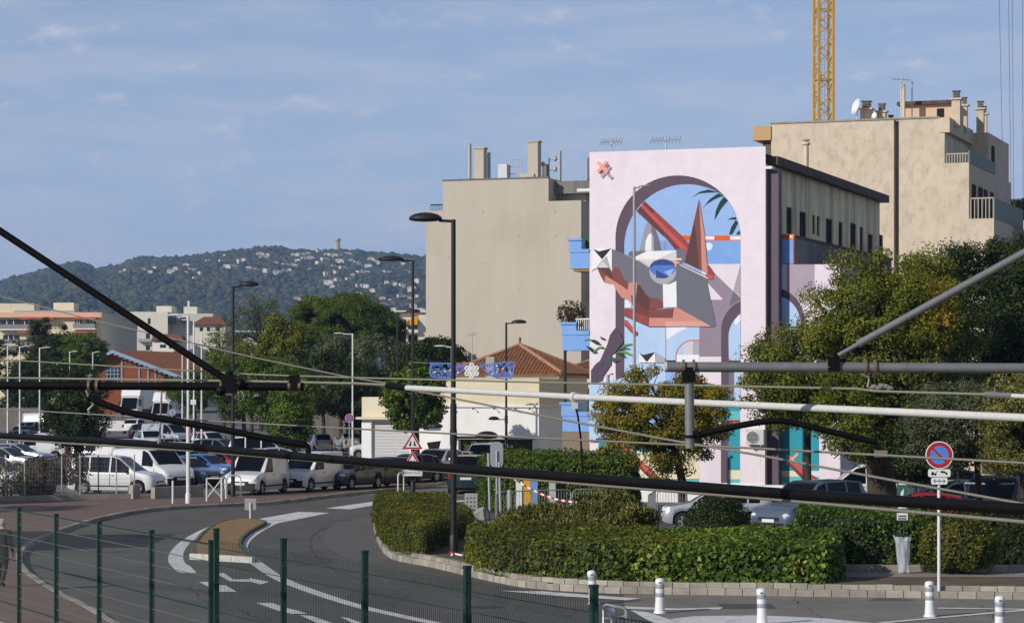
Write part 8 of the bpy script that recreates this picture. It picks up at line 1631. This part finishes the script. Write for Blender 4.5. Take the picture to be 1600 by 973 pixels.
# ------------------------------------------------------------------ unseen hut added so its shade crosses the bend, and the walker
hut = thing('shade_hut', 'plain hut added out of view to shade the road bend', 'building', (-30, 71, 0)); mb = MB(); mb.box((-36, 71.5, 0), (-21.8, 77.6, 6.4)); wpart(hut, 'wall', mb, M_cream); mb = MB(); mb.box((-36.4, 71.1, 6.402), (-21.4, 78, 6.65)); wpart(hut, 'roof', mb, M_concrete)
for k in range(4): mb = MB(); mb.box((-34 + 3 * k, 71.46, 1.0), (-32.8 + 3 * k, 71.499, 2.6)); wpart(hut, 'window', mb, M_glass)
def person(label, pos, heading, h=1.62):
    t = thing('person', label, 'person', tuple(pos), R(heading)); s = h / 1.7
    J = dict(pel=(0, 0, .92), sp=(0, 0, 1.15), ch=(.01, 0, 1.34), nk=(.02, 0, 1.47), hd=(.035, 0, 1.56), hd2=(.03, 0, 1.66), lh=(0, .1, .88), lk=(.10, .1, .48), la=(-.02, .1, .08), lt=(.13, .11, .04), rh=(0, -.1, .88), rk=(.0, -.1, .47), ra=(-.2, -.1, .11), rt=(-.06, -.11, .04), ls=(0, .18, 1.38), le=(-.06, .24, 1.1), lw=(.06, .25, .86), rs=(0, -.18, 1.38), re=(.0, -.24, 1.1), rw=(.14, -.24, .88))
    rad = dict(pel=(.15, .12), sp=(.14, .12), ch=(.16, .12), nk=(.06, .06), hd=(.085, .085), hd2=(.075, .08), lh=(.10, .1), lk=(.065, .065), la=(.05, .05), lt=(.04, .04), rh=(.10, .1), rk=(.065, .065), ra=(.05, .05), rt=(.04, .04), ls=(.075, .075), le=(.055, .055), lw=(.04, .04), rs=(.075, .075), re=(.055, .055), rw=(.04, .04))
    E = [('pel', 'sp'), ('sp', 'ch'), ('ch', 'nk'), ('nk', 'hd'), ('hd', 'hd2'), ('pel', 'lh'), ('lh', 'lk'), ('lk', 'la'), ('la', 'lt'), ('pel', 'rh'), ('rh', 'rk'), ('rk', 'ra'), ('ra', 'rt'), ('ch', 'ls'), ('ls', 'le'), ('le', 'lw'), ('ch', 'rs'), ('rs', 're'), ('re', 'rw')]
    ks = list(J); V_ = [J[k] for k in ks]; Ed = [(ks.index(a), ks.index(b)) for a, b in E]
    for s_, w_ in ((1, 'lw'), (-1, 'rw')):                          # palm, four fingers and a thumb
        b0 = Vector(J[w_]); i0 = ks.index(w_); V_.append(tuple(b0 + Vector((.02, 0, -.07)))); rad[len(V_)] = (.03, .018); pi = len(V_) - 1; Ed.append((i0, pi))
        for f in range(5):
            o_ = Vector((-.03 + .02 * f, 0, -.03)) if f < 4 else Vector((.045, -.01 * s_, .03)); a = b0 + Vector((.02, 0, -.07)) + o_; V_.append(tuple(a)); rad[len(V_)] = (.009, .009); Ed.append((pi, len(V_) - 1)); c = a + (Vector((.012, -.015 * s_, -.05 + .006 * abs(f - 1.5))) if f < 4 else Vector((.015, 0, -.04))); V_.append(tuple(c)); rad[len(V_)] = (.008, .008); Ed.append((len(V_) - 2, len(V_) - 1))
    me = bpy.data.meshes.new('body'); me.from_pydata([(x * s, y * s, z * s) for x, y, z in V_], Ed, []); o = mkobj('body', me, t); md = o.modifiers.new('skin', 'SKIN')
    sk = me.skin_vertices[0].data if me.skin_vertices else None
    if sk is None:
        bm = bmesh.new(); bm.from_mesh(me); bm.verts.layers.skin.verify(); bm.to_mesh(me); bm.free(); sk = me.skin_vertices[0].data
    rl = [rad[k] for k in ks] + [rad[k] for k in range(len(ks) + 1, len(V_) + 1)]
    for q, r_ in zip(sk, rl): q.radius = (r_[0] * s, r_[1] * s); q.use_root = False
    sk[0].use_root = True; sb = o.modifiers.new('sub', 'SUBSURF'); sb.levels = 2; sb.render_levels = 2
    dg = bpy.context.evaluated_depsgraph_get(); m2 = bpy.data.meshes.new_from_object(o.evaluated_get(dg)); o.modifiers.clear(); o.data = m2
    skin = mat('skin', (.42, .24, .16), .6, .05, 10); coat = mat('black_coat', (.014, .014, .016), .85, .2, 8); m2.materials.clear(); m2.materials.append(skin); m2.materials.append(coat)
    for p in m2.polygons:
        z_ = p.center.z / s; y_ = abs(p.center.y) / s; p.material_index = 0 if (z_ > 1.47) or (y_ > .19 and z_ < .87) else 1; p.use_smooth = True
    b = MB(); b.ball((.02 * s, 0, 1.63 * s), (.105 * s, .098 * s, .10 * s), 14, 9); b.v = [(x, y, z) if not (x > .07 * s and z < 1.64 * s) else (x - .05 * s, y, z) for x, y, z in b.v]; b.build('hair', mat('grey_hair', (.36, .35, .34), .8, .2, 40), t, True, 80)
    b = MB(); b.ball((.125 * s, 0, 1.575 * s), (.022, .014, .02), 8, 5)
    for y in (-.032, .032): b.ball((.108 * s, y, 1.60 * s), .010, 6, 5)
    b.build('face', skin, t, True); b = MB()
    for y in (-.1, .1): b.lathe([(.16 * s, .70 * s)], 4)
    b = MB(); b.lathe([(.17 * s, .62 * s), (.165 * s, .9 * s), (.15 * s, 1.1 * s), (.175 * s, 1.3 * s), (.10 * s, 1.43 * s), (.07 * s, 1.47 * s)], 16); b.v = [(x * .82, y * 1.08, z) for x, y, z in b.v]; b.build('coat', coat, t, True, 80); return t
person('grey-haired person in black clothes walking on the red walkway, cut by the left edge', G(3, 924) + Z * .12, 75)
# ------------------------------------------------------------------ air between here and the hill
hz = MB(); hz.box((-3500, -120, -3), (3500, 8200, 330)); Mh = bpy.data.materials.new('haze_air'); Mh.use_nodes = True; nn_ = Mh.node_tree.nodes; nn_.clear(); oo_ = nn_.new('ShaderNodeOutputMaterial'); pv = nn_.new('ShaderNodeVolumePrincipled')
pv.inputs['Density'].default_value = 0.000105; pv.inputs['Color'].default_value = (.40, .60, 1.0, 1); pv.inputs['Anisotropy'].default_value = .0
Mh.node_tree.links.new(pv.outputs[0], oo_.inputs['Volume']); tag(hz.build('haze', Mh), 'thin blue haze in the air over the town', 'haze', kind='stuff')
